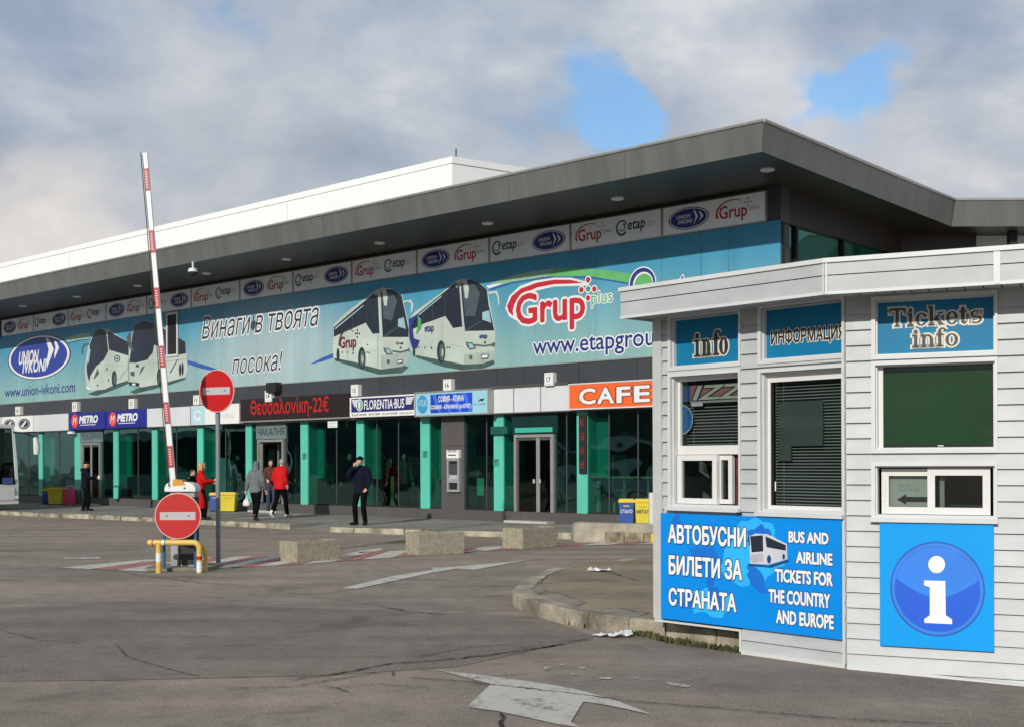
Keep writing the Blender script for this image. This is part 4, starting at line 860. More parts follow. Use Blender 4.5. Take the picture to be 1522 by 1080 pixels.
def paint(name, col, wear=.5):
    m, nt, N, L, p = nodes(name); tc = N.new('ShaderNodeTexCoord'); n = N.new('ShaderNodeTexNoise'); n.inputs['Scale'].default_value = 3.2; n.inputs['Detail'].default_value = 9; n.inputs['Roughness'].default_value = .78; L.new(tc.outputs['Object'], n.inputs['Vector'])
    r = N.new('ShaderNodeValToRGB'); r.color_ramp.elements[0].position = wear - .12; r.color_ramp.elements[0].color = (.25, .23, .205, 1); r.color_ramp.elements[1].position = wear + .08; r.color_ramp.elements[1].color = (*col, 1); L.new(n.outputs['Fac'], r.inputs[0]); L.new(r.outputs[0], p.inputs['Base Color']); p.inputs['Roughness'].default_value = .8
    n2 = N.new('ShaderNodeTexNoise'); n2.inputs['Scale'].default_value = 14; n2.inputs['Detail'].default_value = 8; n2.inputs['Roughness'].default_value = .8; L.new(tc.outputs['Object'], n2.inputs['Vector']); ad = N.new('ShaderNodeMath'); ad.operation = 'MULTIPLY_ADD'; L.new(n.outputs['Fac'], ad.inputs[0]); ad.inputs[1].default_value = 1.0; L.new(n2.outputs['Fac'], ad.inputs[2])
    mr_ = N.new('ShaderNodeMapRange'); L.new(ad.outputs[0], mr_.inputs[0]); mr_.inputs[1].default_value = wear * 2 - .08; mr_.inputs[2].default_value = wear * 2 + .07; L.new(mr_.outputs[0], p.inputs['Alpha']); return m
pwh = paint('road_paint_white', (.50, .485, .43), .415); pwh2 = paint('road_paint_worn', (.52, .50, .45), .48); pred = paint('road_paint_red', (.37, .15, .125), .455)
s1 = lambda p: (600 + p[0] / 3.309, 960 + p[1] / 3.309)
gpoly('road_arrow_marking', [(145, 110), (400, 143), (650, 175), (830, 205), (950, 237), (1060, 270), (1220, 333), (1000, 287), (885, 270), (822, 370), (870, 398), (760, 382), (620, 350), (460, 316), (310, 297), (430, 183), (300, 150)], .008, paint('arrow_paint', (.49, .47, .415), .425), s1)
s2 = lambda p: (480 + p[0] / 2.927, 770 + p[1] / 2.927)
gpoly('road_arrow_marking', [(80, 303), (300, 250), (480, 222), (472, 213), (580, 208), (890, 180), (660, 222), (580, 217), (480, 234), (150, 304)], .008, pwh, s2)
for pts in ([(690, 100), (735, 96), (735, 110), (690, 110)], [(765, 85), (790, 85), (788, 92), (768, 91)], [(860, 100), (895, 103), (890, 108), (862, 106)], [(1090, 148), (1155, 152), (1150, 159), (1100, 154)], [(1285, 175), (1340, 178), (1410, 193), (1400, 200), (1320, 190)], [(820, 128), (860, 134), (850, 140), (822, 136)], [(960, 150), (1030, 152), (1020, 160), (965, 158)], [(480, 35), (520, 40), (510, 44), (490, 42)]): gpoly('paint_remnant', pts, .008, pwh2, s1)
# red and white hatched strip
near = [(90, 843), (230, 849), (330, 843), (440, 838), (590, 827), (700, 819), (850, 810), (985, 807)]; far = [(182, 832), (300, 828.5), (400, 824.5), (500, 820.5), (590, 817.5), (700, 812.5), (850, 806), (985, 803.3)]
def lerp_pts(pts, t):
    q = t * (len(pts) - 1); i = min(int(q), len(pts) - 2); f = q - i; return (pts[i][0] + (pts[i + 1][0] - pts[i][0]) * f, pts[i][1] + (pts[i + 1][1] - pts[i][1]) * f)
NS = 23
for c_, m_, nm in ((0, pwh, 'white_hatching'), (1, pred, 'red_hatching')):
    mb = MB()
    for k in range(NS):
        if k % 2 != c_: continue
        a, b = k / NS, (k + 1) / NS; sh_ = .035
        q = [G(*lerp_pts(near, a), .008), G(*lerp_pts(near, b), .008), G(*lerp_pts(far, min(1, b + sh_)), .008), G(*lerp_pts(far, min(1, a + sh_)), .008)]; mb.poly(q, m_)
    struct(mb.build(nm))
gpoly('paint_remnant', [(95, 828), (150, 827), (150, 829.5), (97, 830)], .008, pwh2); gpoly('paint_remnant', [(530, 818), (565, 814), (570, 817), (535, 821)], .008, pwh)
# far pavement with its kerb
kb = [(90, 768.8), (227, 774.5), (340, 781.2), (432, 786)]; kb2 = [(490, 790), (640, 795), (744, 797.5), (850, 801), (985, 806)]
KA = [G(*p) for p in kb]; KB = [G(*p) for p in kb2]
kl0 = KA[0] + (KA[0] - KA[3]).normalized() * 26; end = KB[-1] + (KB[-1] - KB[0]).normalized() * 14
wl = FA.w(sE, .1, 0); wr = FA.w(sC + 1, .1, 0)
mb = MB(); inA = KA[3] + Vector((.67, .74, 0)) * 1.5; inB = KB[0] + Vector((.67, .74, 0)) * 1.5
up = lambda v, h: Vector((v.x, v.y, h))
top = [kl0] + KA + [inA, inB] + KB + [end, end + Vector((.67, .74, 0)) * 12, wr, wl]
mb.poly([up(v, PV) for v in top], pave_m); struct(mb.build('pavement'))
mb = MB(); mb.poly([up(KA[3], .005), up(KB[0], .005), up(inB, PV - .002), up(inA, PV - .002)], pave_m); mb.poly([up(KB[0], 0), up(KB[0], PV), up(inB, PV)], pave_m); mb.poly([up(KA[3], 0), up(inA, PV), up(KA[3], PV)], pave_m); struct(mb.build('pavement_ramp'))
kerb_m = M('kerb_stone', (.22, .20, .15), .9, .5, 2.3, .9, 30, col2=(.36, .33, .25))
def kerb(pts, h, w, mat, L0=1.0, jit=.012, side=1, seed=2, top_h=0.012):
    rnd = random.Random(seed); mb = MB(); P = [Vector((p.x, p.y, 0)) for p in pts]
    for a, b in zip(P, P[1:]):
        n = max(1, round((b - a).length / L0)); t = (b - a).normalized(); nn = Vector((-t.y, t.x, 0)) * side
        for k in range(n):
            p = a.lerp(b, k / n) + t * .008; q = a.lerp(b, (k + 1) / n) - t * .008; o = nn * rnd.uniform(-jit, jit); hh = h + top_h + rnd.uniform(-.008, .004)
            vs = [p + o, q + o, q + o + nn * w, p + o + nn * w]; e = nn * .015
            mb.raw([up(v, -.02) for v in vs] + [up(vs[0], hh - .02), up(vs[1], hh - .02), up(vs[2], hh), up(vs[3], hh), up(vs[0] + e, hh), up(vs[1] + e, hh)], [(0, 1, 5, 4), (4, 5, 9, 8), (8, 9, 6, 7), (1, 2, 6, 9, 5), (0, 4, 8, 7, 3), (2, 3, 7, 6)], mat)
    return struct(mb.build('kerb'))
kerb([kl0] + KA, PV - .012, .15, kerb_m, .78, .025, seed=3); kerb(KB + [end], PV - .012, .15, kerb_m, .78, .025, seed=4)
# kiosk island
IH = .145
c1 = lambda p: (740 + p[0] / 4.005, 800 + p[1] / 4.005)
ist = [(1500, 566), (1300, 540), (1000, 496), (780, 478), (540, 448), (400, 423), (250, 388), (165, 357), (100, 330), (86, 303), (125, 265), (200, 222), (300, 183), (420, 160), (540, 146), (700, 128), (850, 104), (960, 93), (1100, 80)]
it = [G(*c1(p), IH) for p in ist]
mb = MB(); isl_m = asphalt('island_asphalt', (.235, .20, .138), (.315, .275, .195)); ext = [it[-1] + Vector((5, 3.0, 0)), it[0] + Vector((4.2, 2.6, 0))]
mb.raw(it + ext, [tuple(range(len(it) + 2))], isl_m); struct(mb.build('island'))
ikerb = M('island_kerb_stone', (.235, .205, .15), .9, .5, 2.0, .9, 40, col2=(.34, .305, .235))
def ring(pts): 
    out = [pts[0]]
    for p in pts[1:]:
        if (p - out[-1]).length > .25: out.append(p)
    return out
kerb(ring(it[:12]), IH, .22, ikerb, .62, .006, side=-1, seed=6, top_h=.010)
kerb(ring(it[11:]), IH - .04, .2, ikerb, .7, .006, side=-1, seed=8, top_h=.045)
slab_m = M('island_slab', (.23, .21, .165), .9, .3, 2.5, .5, 50)
for pts in ([(180, 343), (345, 317), (520, 378), (420, 420), (260, 380)], [(560, 436), (705, 410), (900, 440), (800, 470)], [(110, 318), (250, 286), (300, 310), (165, 345)]):
    mb = MB(); mb.poly([G(*c1(p), IH + .006) for p in pts], slab_m); struct(mb.build('island_slab'))
for k, (pts, w) in enumerate([([(175, 344), (345, 316), (420, 345), (540, 380)], .006), ([(555, 434), (700, 408), (790, 425), (940, 446)], .008), ([(255, 275), (265, 240), (300, 212)], .008), ([(110, 318), (250, 284), (305, 312)], .005), ([(515, 158), (600, 180), (690, 205), (770, 228)], .012), ([(770, 228), (830, 248), (940, 252)], .007), ([(880, 408), (950, 408)], .005)]):
    crack([c1(p) for p in pts], w, 1.5, 40 + k, IH + .010)
# weeds along the island kerb
weed_m = M('weeds', (.075, .085, .03), .8, .4, 20); soil_m = M('kerb_soil', (.045, .04, .028), .95, .4, 12)
rnd = random.Random(11); mb = MB(); kline = [(420, 508), (560, 528), (700, 535), (800, 565), (900, 590), (1000, 612), (1100, 628), (1200, 645), (1350, 663), (1460, 680)]
for a, b in zip(kline, kline[1:]):
    for k in range(80):
        t = rnd.random(); p = G(*c1((a[0] + (b[0] - a[0]) * t, a[1] + (b[1] - a[1]) * t + rnd.gauss(0, 4))), 0); s_ = rnd.uniform(.015, .062); q = rnd.uniform(0, 6.3); d_ = Vector((math.cos(q), math.sin(q), 0)) * s_ * .45; l_ = Vector((rnd.uniform(-.5, .5), rnd.uniform(-.5, .5), 1)) * s_
        mb.raw([p - d_ * .5, p + d_ * .5, p + d_ + l_ * .6, p + l_], [(0, 1, 2, 3)], weed_m if rnd.random() < .75 else soil_m)
for k in range(160):
    t = rnd.random(); p = G(*c1((720 + 200 * t, 548 + 38 * t + rnd.gauss(0, 5))), 0); s_ = rnd.uniform(.03, .07); q = rnd.uniform(0, 6.3); d_ = Vector((math.cos(q), math.sin(q), 0)) * s_ * .3; l_ = Vector((rnd.uniform(-.6, .6), rnd.uniform(-.6, .6), 1)) * s_
    mb.raw([p - d_ * .5, p + d_ * .5, p + d_ + l_ * .6, p + l_], [(0, 1, 2, 3)], weed_m)
o = mb.build('weeds'); o['kind'] = 'stuff'

# ================================================================== ticket kiosk
KC = G(1259.5, 992, 0).to_2d(); KL = Frame(KC, R(48)); KR = Frame(KC, R(25))
sid = M('white_siding', (.425, .445, .455), .5, .10, 1.8, .15, 9, stretch=(1.2, 1.2, 2.5)); trim = M('white_trim', (.57, .585, .585), .4, .05, 2); pvc = M('window_pvc', (.66, .66, .65), .3, .03)
grey_sh = M('grey_siding', (.46, .47, .465), .45, .06, 1.6, stretch=(.5, 1, 6))
kio = thing('ticket_kiosk', 'white sided ticket and information kiosk with blue posters and an angled front', 'kiosk', KL.w(0, 0, 0), 0)
ko = Vector((KC.x, KC.y, 0))
def kadd(mb, name, fr, parent=None, **k):              # part given in frame coordinates -> world -> kiosk local
    mb.v = [fr.w(v.x, v.y, v.z) for v in mb.v]; return mb.build(name, parent or kio, ko, **k)
xl_ = KL.x(976, 700); xr_ = KR.x(1522, 700) + 1.9
hbL = KL.h(987, 918); hK = KL.h(1006, 476) + .06; h0 = .015
def siding(mb, x0, x1, z0, z1, mat=None, pitch=.122, ph=.0):
    z = math.floor(z0 / pitch) * pitch + ph
    while z < z1:
        a, b = max(z, z0), min(z + pitch, z1)
        if b - a > .004:
            f = lambda zz: -.030 + .027 * (zz - z) / pitch
            mb.raw([(x0, f(a), a), (x1, f(a), a), (x1, f(b), b), (x0, f(b), b), (x0, .0, a), (x1, .0, a)], [(0, 1, 2, 3), (0, 4, 5, 1)], mat or sid)
        z += pitch
def board(mb, x0, x1, z0, z1, y=-.03, mat=None, d=.028): mb.box(x0, x1, y, y + d, z0, z1, mat or trim)
def rk(fr, x0, top, bot, x1, y=0.0, xr=None):
    ym = (top + bot) / 2; a = fr.x(x0, ym, y); b = fr.x(x1, ym, y); return a, b, fr.h(x0, bot, y), fr.h(x0, top, y)
# openings
O = {}
O['L1'] = rk(KL, 1000, 475, 546, 1101); O['L2'] = rk(KL, 1000, 560, 750, 1101); O['L3'] = rk(KL, 1134, 462, 538, 1254.5); O['L4'] = rk(KL, 1134, 554, 758, 1254.5)
O['R1'] = rk(KR, 1302, 448, 529, 1479); O['R2'] = rk(KR, 1302, 543, 667, 1479); O['R3'] = rk(KR, 1302, 692, 766, 1479)
O['L3'] = (*O['L3'][:2], O['L1'][2], O['L1'][3]);
cornerL = (xl_, KL.x(987, 700)); LX = KL.x(1105, 900)
for fr, nm, x0, x1, ops in ((KL, 'siding_wall', cornerL[1], 0.0, ('L1', 'L2', 'L3', 'L4')), (KR, 'siding_wall', 0.0, xr_, ('R1', 'R2', 'R3'))):
    mb = MB(); cols_ = sorted({(O[k][0], O[k][1]) for k in ops}); cl = []
    for a, b in cols_:
        if cl and a < cl[-1][1]: cl[-1] = (min(a, cl[-1][0]), max(b, cl[-1][1]))
        else: cl.append((a, b))
    e = x0; zb_ = -.09 if fr is KR else hbL
    for a, b in cl:
        siding(mb, e, a, zb_, hK); op = sorted([O[k] for k in ops if O[k][0] >= a - .01 and O[k][1] <= b + .01], key=lambda o: o[2]); z = zb_
        for o in op:
            siding(mb, a, b, z, o[2]); z = o[3]
            if o[0] > a + .002: siding(mb, a, o[0], o[2], o[3])
            if o[1] < b - .002: siding(mb, o[1], b, o[2], o[3])
        siding(mb, a, b, z, hK); e = b
    siding(mb, e, x1, zb_, hK)
    if fr is KL: siding(mb, LX, 0.0, h0, hbL)
    kadd(mb, nm, fr)
# corner boards and bottom trims
mb = MB(); mb.box(cornerL[0], cornerL[1], -.035, .05, hbL - .01, hK, grey_sh); mb.box(cornerL[0] - .02, cornerL[0], -.03, 2.4, hbL, hK, grey_sh); kadd(mb, 'corner_board', KL)
mb = MB(); mb.box(-.022, .0, -.034, .03, h0, hK, trim); kadd(mb, 'corner_board', KL)
mb = MB(); mb.box(cornerL[0], LX, -.036, -.004, hbL - .03, hbL - .012, trim); mb.box(LX - .02, LX, -.036, -.004, .02, hbL - .03, trim); mb.box(LX, 0, -.036, -.004, 0, .035, trim); kadd(mb, 'base_trim', KL)
mb = MB(); xa = KR.x(1522, 700); zf = lambda u_: -.062 * min(1, u_ / xa)
mb.raw([(u_, y_, zf(u_) + dz) for u_ in (.003, xa, xr_) for y_ in (-.036, -.004) for dz in (-.01, .03)], [(0, 4, 5, 1), (4, 8, 9, 5), (1, 5, 7, 3), (5, 9, 11, 7), (0, 2, 6, 4), (4, 6, 10, 8), (2, 3, 7, 6), (6, 7, 11, 10), (0, 1, 3, 2), (8, 10, 11, 9)], trim); kadd(mb, 'base_trim', KR)
# shell behind the front
def world(mb, name, **k): return mb.build(name, kio, ko, **k)
bL = KL.w(xl_ + .02, 2.4, 0); bR = KR.w(xr_, 2.6, 0); fR = KR.w(xr_, 0, 0); fL = KL.w(xl_ + .02, .03, 0); fC = KL.w(0, .03, 0)
mb = MB(); inner = M('kiosk_inner', (.16, .16, .155), .7, .15)
for p, q in ((fR, bR), (bR, bL)): mb.poly([up(p, h0), up(q, h0), up(q, hK), up(p, hK)], sid)
world(mb, 'rear_wall'); mb = MB(); mb.poly([up(v, .2) for v in (fL, fC, fR, bR, bL)], M('kiosk_floor', (.1, .09, .08), .7)); world(mb, 'floor')
mb = MB()
for fr, (a, b), ks in ((KL, (xl_, 0), ('L1', 'L2', 'L3', 'L4')), (KR, (0, xr_), ('R1', 'R2', 'R3'))):
    pass
# trims, reveals around openings
def opening(fr, k, t=.032, depth=.10, sill=True, proud=-.036):
    a, b, z0, z1 = O[k]; mb = MB()
    for bx in ((a - t, a, z0 - t, z1 + t), (b, b + t * .6, z0 - t, z1 + t), (a, b, z1, z1 + t), (a, b, z0 - t, z0)): board(mb, *bx, y=proud, d=.034)
    q = .012
    for bx in ((a, a + q, z0, z1), (b - q, b, z0, z1), (a + q, b - q, z0, z0 + q), (a + q, b - q, z1 - q, z1)): mb.box(bx[0], bx[1], -.002, depth, bx[2], bx[3], trim)
    f = kadd(mb, 'window_frame', fr)
    if sill: mb = MB(); mb.box(a - t - .005, b + t * .6 + .005, -.075, -.037, z0 - t - .012, z0 - t + .02, trim); kadd(mb, 'sill', fr, f)
    return f, (a + q, b - q, z0 + q, z1 - q)
frames = {k: opening(KL if k[0] == 'L' else KR, k, sill=k in ('L2', 'L4', 'R3'), depth=.05 if k[1] in '1' or k == 'L3' else .11) for k in O}
sky_b = M('sign_blue', (.004, .165, .33), .5, .06, 1.0, spec=.25); outl = M('letter_outline', (.62, .60, .52), .4, .05); lett = M('letter_black', (.022, .028, .026), .35, .2, 10)
def serif_text(mb, body, a, b, z0, z1, y, mat, out, bold=.05, ref=None):
    add_text(mb, body, a, b, z0, z1, y, mat, bold=bold, outline=out, ow=.075, oy=.003, res=4)
def serifs(mb, rects, y, mat, out, g=.011):
    for x0, x1, z0, z1 in rects: mb.box(x0 - g, x1 + g, y + .0005, y + .002, z0 - g, z1 + g, out); mb.box(x0, x1, y - .0035, y - .0015, z0, z1, mat)
def letters(mb, spec, z0, y, mat, out, H):
    """chunky slab serif letters; spec: (char, x0, x1)"""
    for g, mt, yy in ((.014, out, y), (0.0, mat, y - .004)):
        for ch, x0, x1, xh in spec:
            w = x1 - x0; s = .30 * H * .5; sf = .055 * H
            def bx(u0, u1, v0, v1): mb.box(x0 + u0 - g, x0 + u1 + g, yy, yy + .002 if g == 0 else yy + .0015, z0 + v0 - g, z0 + v1 + g, mt)
            def sl(p0, p1, th):
                d = Vector((p1[0] - p0[0], p1[1] - p0[1])).normalized(); n_ = Vector((-d.y, d.x)) * (th / 2 + g); e_ = d * g
                P4 = [(p0[0] - e_.x + n_.x, p0[1] - e_.y + n_.y), (p1[0] + e_.x + n_.x, p1[1] + e_.y + n_.y), (p1[0] + e_.x - n_.x, p1[1] + e_.y - n_.y), (p0[0] - e_.x - n_.x, p0[1] - e_.y - n_.y)]
                flatpoly(mb, [(x0 + u, z0 + v) for u, v in P4], yy + .0003 * (1 if g else 1), mt)
            def rg(cx_, cz_, rx_, rz_, t0, t1, thx, thz):
                n_ = 20; o = []; i_ = []
                for k in range(n_): q = R(t0 + (t1 - t0) * k / (n_ - 1)); o.append((x0 + cx_ + (rx_ + g) * math.cos(q), z0 + cz_ + (rz_ + g) * math.sin(q))); i_.append((x0 + cx_ + (rx_ - thx - g) * math.cos(q), z0 + cz_ + (rz_ - thz - g) * math.sin(q)))
                band(mb, o, i_, yy + .0002, mt)
            st = .17 * H
            if ch == 'T':
                bx(w / 2 - st / 2, w / 2 + st / 2, 0, H); bx(0, w, H - .12 * H, H); bx(0, .05 * H, H - .30 * H, H - .12 * H); bx(w - .05 * H, w, H - .30 * H, H - .12 * H); bx(w / 2 - st, w / 2 + st, 0, sf)
            elif ch == 'i':
                bx(w / 2 - st / 2, w / 2 + st / 2, 0, xh); bx(0, w, 0, sf); bx(0, w / 2, xh - sf, xh); rg(w / 2, xh + .17 * H, .105 * H, .105 * H, 0, 360, .10 * H, .10 * H)
            elif ch == 'n':
                bx(.1 * w, .1 * w + st, 0, xh); bx(0, .1 * w, xh - sf, xh); bx(0, .2 * w + st, 0, sf); bx(w - .1 * w - st, w - .1 * w, 0, xh * .6); bx(w - .2 * w - st, w, 0, sf); rg(.1 * w + st + (.8 * w - 2 * st) / 2, xh * .56, (.8 * w) / 2, xh * .45, 0, 165, st, sf * 1.6)
            elif ch == 'f':
                bx(.22 * w, .22 * w + st, 0, H * .85); bx(0, .85 * w, xh - sf, xh); bx(.05 * w, .45 * w + st, 0, sf); rg(.22 * w + .42 * w, H * .80, .42 * w, H * .20, 20, 180, st * .8, sf * 1.5)
            elif ch == 'o': rg(w / 2, xh / 2, w / 2, xh / 2 + .01 * H, 0, 360, st, sf * 1.2)
            elif ch == 'c': rg(w / 2, xh / 2, w / 2, xh / 2 + .01 * H, 40, 325, st, sf * 1.3); bx(w * .72, w * .95, xh * .66, xh * .84)
            elif ch == 'e': rg(w / 2, xh / 2, w / 2, xh / 2 + .01 * H, 0, 325, st, sf * 1.3); bx(st * .7, w * .97, xh * .45, xh * .45 + sf)
            elif ch == 't': bx(.25 * w, .25 * w + st, sf, xh * 1.3); bx(0, .95 * w, xh - sf, xh); rg(.25 * w + w * .36, xh * .28, w * .36, xh * .29, 180, 340, st * .8, sf * 1.5)
            elif ch == 'k': bx(.08 * w, .08 * w + st, 0, H); bx(0, .2 * w + st, 0, sf); bx(0, .1 * w, H - sf, H); sl((.1 * w + st, xh * .35), (.8 * w, xh * .97), sf * 1.2); sl((.42 * w, xh * .6), (.82 * w, .03 * H), st); bx(.6 * w, w, 0, sf); bx(.55 * w, .95 * w, xh - sf, xh)
            elif ch == 's': rg(w / 2, xh * .72, w * .42, xh * .28, 50, 270, st * .8, sf * 1.3); rg(w / 2, xh * .28, w * .48, xh * .29, 90, -140, st * .85, sf * 1.3); bx(.0, .1 * w, 0, xh * .3); bx(w * .86, w * .95, xh * .7, xh)
def sign_panel(k, fr):
    f, (a, b, z0, z1) = frames[k]; mb = MB(); mb.box(a, b, .035, .05, z0, z1, sky_b); return f, a, b, z0, z1, kadd(mb, 'sign_panel', fr, f)
# 'info'
f, a, b, z0, z1, sp_ = sign_panel('L1', KL); mb = MB(); y = .030; X1 = lambda px: KL.x(px, 512, .03)
hb, ht = KL.h(1030, 530.5, .03), KL.h(1030, 494, .03); H = ht - hb; xh = H * .66
letters(mb, [('i', X1(1031), X1(1042), xh), ('n', X1(1043), X1(1057.5), xh), ('f', X1(1059), X1(1071), xh), ('o', X1(1069), X1(1082.5), xh)], hb, y, lett, outl, H); kadd(mb, 'lettering', KL, f)
f, a, b, z0, z1, sp_ = sign_panel('L3', KL); mb = MB(); X1 = lambda px: KL.x(px, 500, .03)
zb, zt = KL.h(1147, 513.5, .03), KL.h(1147, 492, .03)
add_text(mb, "ИНФОРМАЦИЯ", X1(1146.5), min(X1(1255), b), zb - .012, zt, .030, lett, bold=.035, outline=outl, ow=.06); kadd(mb, 'lettering', KL, f)
f, a, b, z0, z1, sp_ = sign_panel('R1', KR); mb = MB(); X1 = lambda px: KR.x(px, 480, .03)
hb, ht = KR.h(1322, 486.5, .03), KR.h(1322, 459, .03); H = ht - hb; xh = H * .68
letters(mb, [('T', X1(1322), X1(1345), xh), ('i', X1(1348), X1(1358.5), xh), ('c', X1(1361), X1(1378), xh), ('k', X1(1380), X1(1404), xh), ('e', X1(1406), X1(1424), xh), ('t', X1(1425.5), X1(1438), xh), ('s', X1(1441), X1(1460), xh)], hb, .030, lett, outl, H)
hb, ht = KR.h(1355, 516.5, .03), KR.h(1355, 489, .03); H = ht - hb; xh = H * .66
letters(mb, [('i', X1(1355.5), X1(1366.5), xh), ('n', X1(1368.5), X1(1389), xh), ('f', X1(1391), X1(1406), xh), ('o', X1(1405), X1(1424), xh)], hb, .030, lett, outl, H); kadd(mb, 'lettering', KR, f)
# windows with blinds
kgl = glass('kiosk_glass', (.55, .62, .59), 1.0, .01, .004, gcol=(.75, .8, .78)); slat = M('blind_slat', (.42, .43, .42), .55, .08, 3); kdark = M('kiosk_dark', (.012, .013, .015), .6)
def blinds(fr, f, a, b, z0, z1, y, n):
    mb = MB(); p = (z1 - z0) / n
    for k in range(n):
        z = z0 + (k + .3) * p; mb.raw([(a, y - .008, z), (b, y - .008, z), (b, y + .006, z + p * .34), (a, y + .006, z + p * .34)], [(0, 1, 2, 3)], slat)
    for q in (.12, .88): xx = a + (b - a) * q; mb.box(xx - .001, xx + .001, y - .011, y - .0095, z0, z1, greyp)
    mb.box(a, b, y + .05, y + .052, z0, z1, kdark); kadd(mb, 'blind', fr, f)
def pane(fr, f, a, b, z0, z1, y, name='pane', mat=None): mb = MB(); mb.poly([(a, y, z0), (b, y, z0), (b, y, z1), (a, y, z1)], mat or kgl); return kadd(mb, name, fr, f)
def sash(fr, f, a, b, z0, z1, y, t=.045, name='sash', inner_mat=None):
    mb = MB()
    for bx in ((a, a + t, z0, z1), (b - t, b, z0, z1), (a + t, b - t, z0, z0 + t), (a + t, b - t, z1 - t, z1)): mb.box(bx[0], bx[1], y, y + .04, bx[2], bx[3], pvc)
    s_ = kadd(mb, name, fr, f); pane(fr, s_, a + t, b - t, z0 + t, z1 - t, y + .02); mb = MB()
    return s_
# L2: small window over a sliding hatch
f, (a, b, z0, z1) = frames['L2']; zr0, zr1 = KL.h(1012, 675, .08), KL.h(1012, 662, .08); xg = KL.x(1013, 620, .08)
mb = MB(); mb.box(a, b, .06, .10, zr0, zr1, pvc); mb.box(a, xg, .06, .10, zr1, z1, pvc); mb.box(xg, b, .06, .10, z1 - .03, z1, pvc); kadd(mb, 'transom', KL, f)
pane(KL, f, xg, b, zr1, z1 - .03, .085); blinds(KL, f, xg, b, zr1, z1 - .03, .16, 21)
pz0, pz1 = KL.h(1020, 596, .09), KL.h(1020, 573, .09)
mb = MB(); xs_ = KL.x(1026, 585, .10); mb.box(xg, xs_, .100, .104, pz0, pz1, M('sticker_blue', (.03, .09, .30), .4)); mb.box(xs_, b, .100, .104, pz0, pz1, M('sticker_pink', (.46, .17, .21), .4, .15, 5)); mb.box(xs_, b, .099, .104, pz0 - .02, pz0, M('sticker_pale', (.5, .42, .42), .4))
wz = (b - xs_); wid = wz * 1.55
vs_, fs_ = text_geo("PIZZA", .045, .25, 3)
add_text(mb, "IZZ", xs_ + wz * .06, xs_ + wz * .98, pz0 + .012, pz1 - .008, .0965, M('sticker_letter', (.60, .58, .50), .4), bold=.03, shear=.25, outline=ink, ow=.04, oy=.001)
cc = (xg - .02, KL.h(1013, 623, .09)); flatpoly(mb, [(max(xg, u), v) for u, v in ellipse(cc[0], cc[1], .135, .135, 28)], .100, pwhite); flatpoly(mb, [(max(xg, u), v) for u, v in ellipse(cc[0], cc[1], .127, .127, 28)], .098, M('sticker_disc', (.02, .17, .48), .4)); mb.box(xg + .10, xg + .23, .098, .1, KL.h(1013, 604, .09), KL.h(1013, 599, .09), pwhite)
kadd(mb, 'window_stickers', KL, f)
x1_, x2_, x3_ = KL.x(1067, 710, .05), KL.x(1087, 710, .07), b
sash(KL, f, a + .01, x1_, z0 + .004, zr0 - .004, .035, .05); s2_ = sash(KL, f, x1_ - .03, x2_, z0 + .01, zr0 - .01, .078, .04)
mb = MB(); mb.box(x2_, b, .13, .135, z0, zr0, M('inner_red', (.10, .02, .025), .5)); mb.box((a + x1_) / 2, (a + x1_) / 2 + .035, .25, .28, z0, zr0, M('inner_bar', (.33, .33, .31), .5)); mb.box(a, x2_, .5, .505, z0, zr0, kdark)
for r_ in range(4): mb.tube([(x2_ + .06 + .045 * math.cos(q * .5), .128, z0 + .07 + r_ * .055 + .02 * math.sin(q * .5)) for q in range(14)], .004, black, 5)
kadd(mb, 'hatch_interior', KL, f)
# L4: tall window with blinds
f, (a, b, z0, z1) = frames['L4']; xg = KL.x(1148, 650, .08); mb = MB(); zt = KL.h(1148, 568, .08); zb = KL.h(1148, 750, .08)
mb.box(a, xg, .055, .10, z0, z1, pvc); mb.box(xg, b, .055, .10, zt, z1, pvc); mb.box(xg, b, .055, .10, z0, zb, pvc); mb.box(xg, xg + .012, .06, .09, zb, zt, kdark); mb.tube([(xg + .03, .08, zb + .20), (xg + .03, .08, zb + .12)], .006, pvc, 8); kadd(mb, 'casement', KL, f)
pane(KL, f, xg, b, zb, zt, .085); blinds(KL, f, xg, b, zb, zt, .13, 40)
mb = MB(); mb.box(xg + .05, xg + (b - xg) * .66, .098, .100, zb + (zt - zb) * .48, zt - (zt - zb) * .16, M('tinted_sheet', (.11, .125, .12), .35, .1)); mb.box(xg + .05, xg + (b - xg) * .24, .098, .100, zb + (zt - zb) * .36, zb + (zt - zb) * .48, M('tinted_sheet', (.11, .125, .12), .35, .1)); kadd(mb, 'window_film', KL, f)
# R2: large window with a green screen behind
f, (a, b, z0, z1) = frames['R2']; xg = KR.x(1312, 600, .06); pane(KR, f, a, b, z0, z1, .075); mb = MB(); mb.box(a, a + .035, .05, .1, z0, z1, pvc); mb.box(a, b, .085, .10, z0, z0 + .025, kdark); mb.tube([(a + (b - a) * .52, .07, z0 + .012), (a + (b - a) * .57, .07, z0 + .012)], .005, pvc, 6); kadd(mb, 'casement', KR, f)
mb = MB(); mb.box(a + .036, b - .003, .10, .105, z0, z1, M('green_screen', (.024, .100, .026), .6, .14, .9, spec=.1)); kadd(mb, 'roller_blind', KR, f)
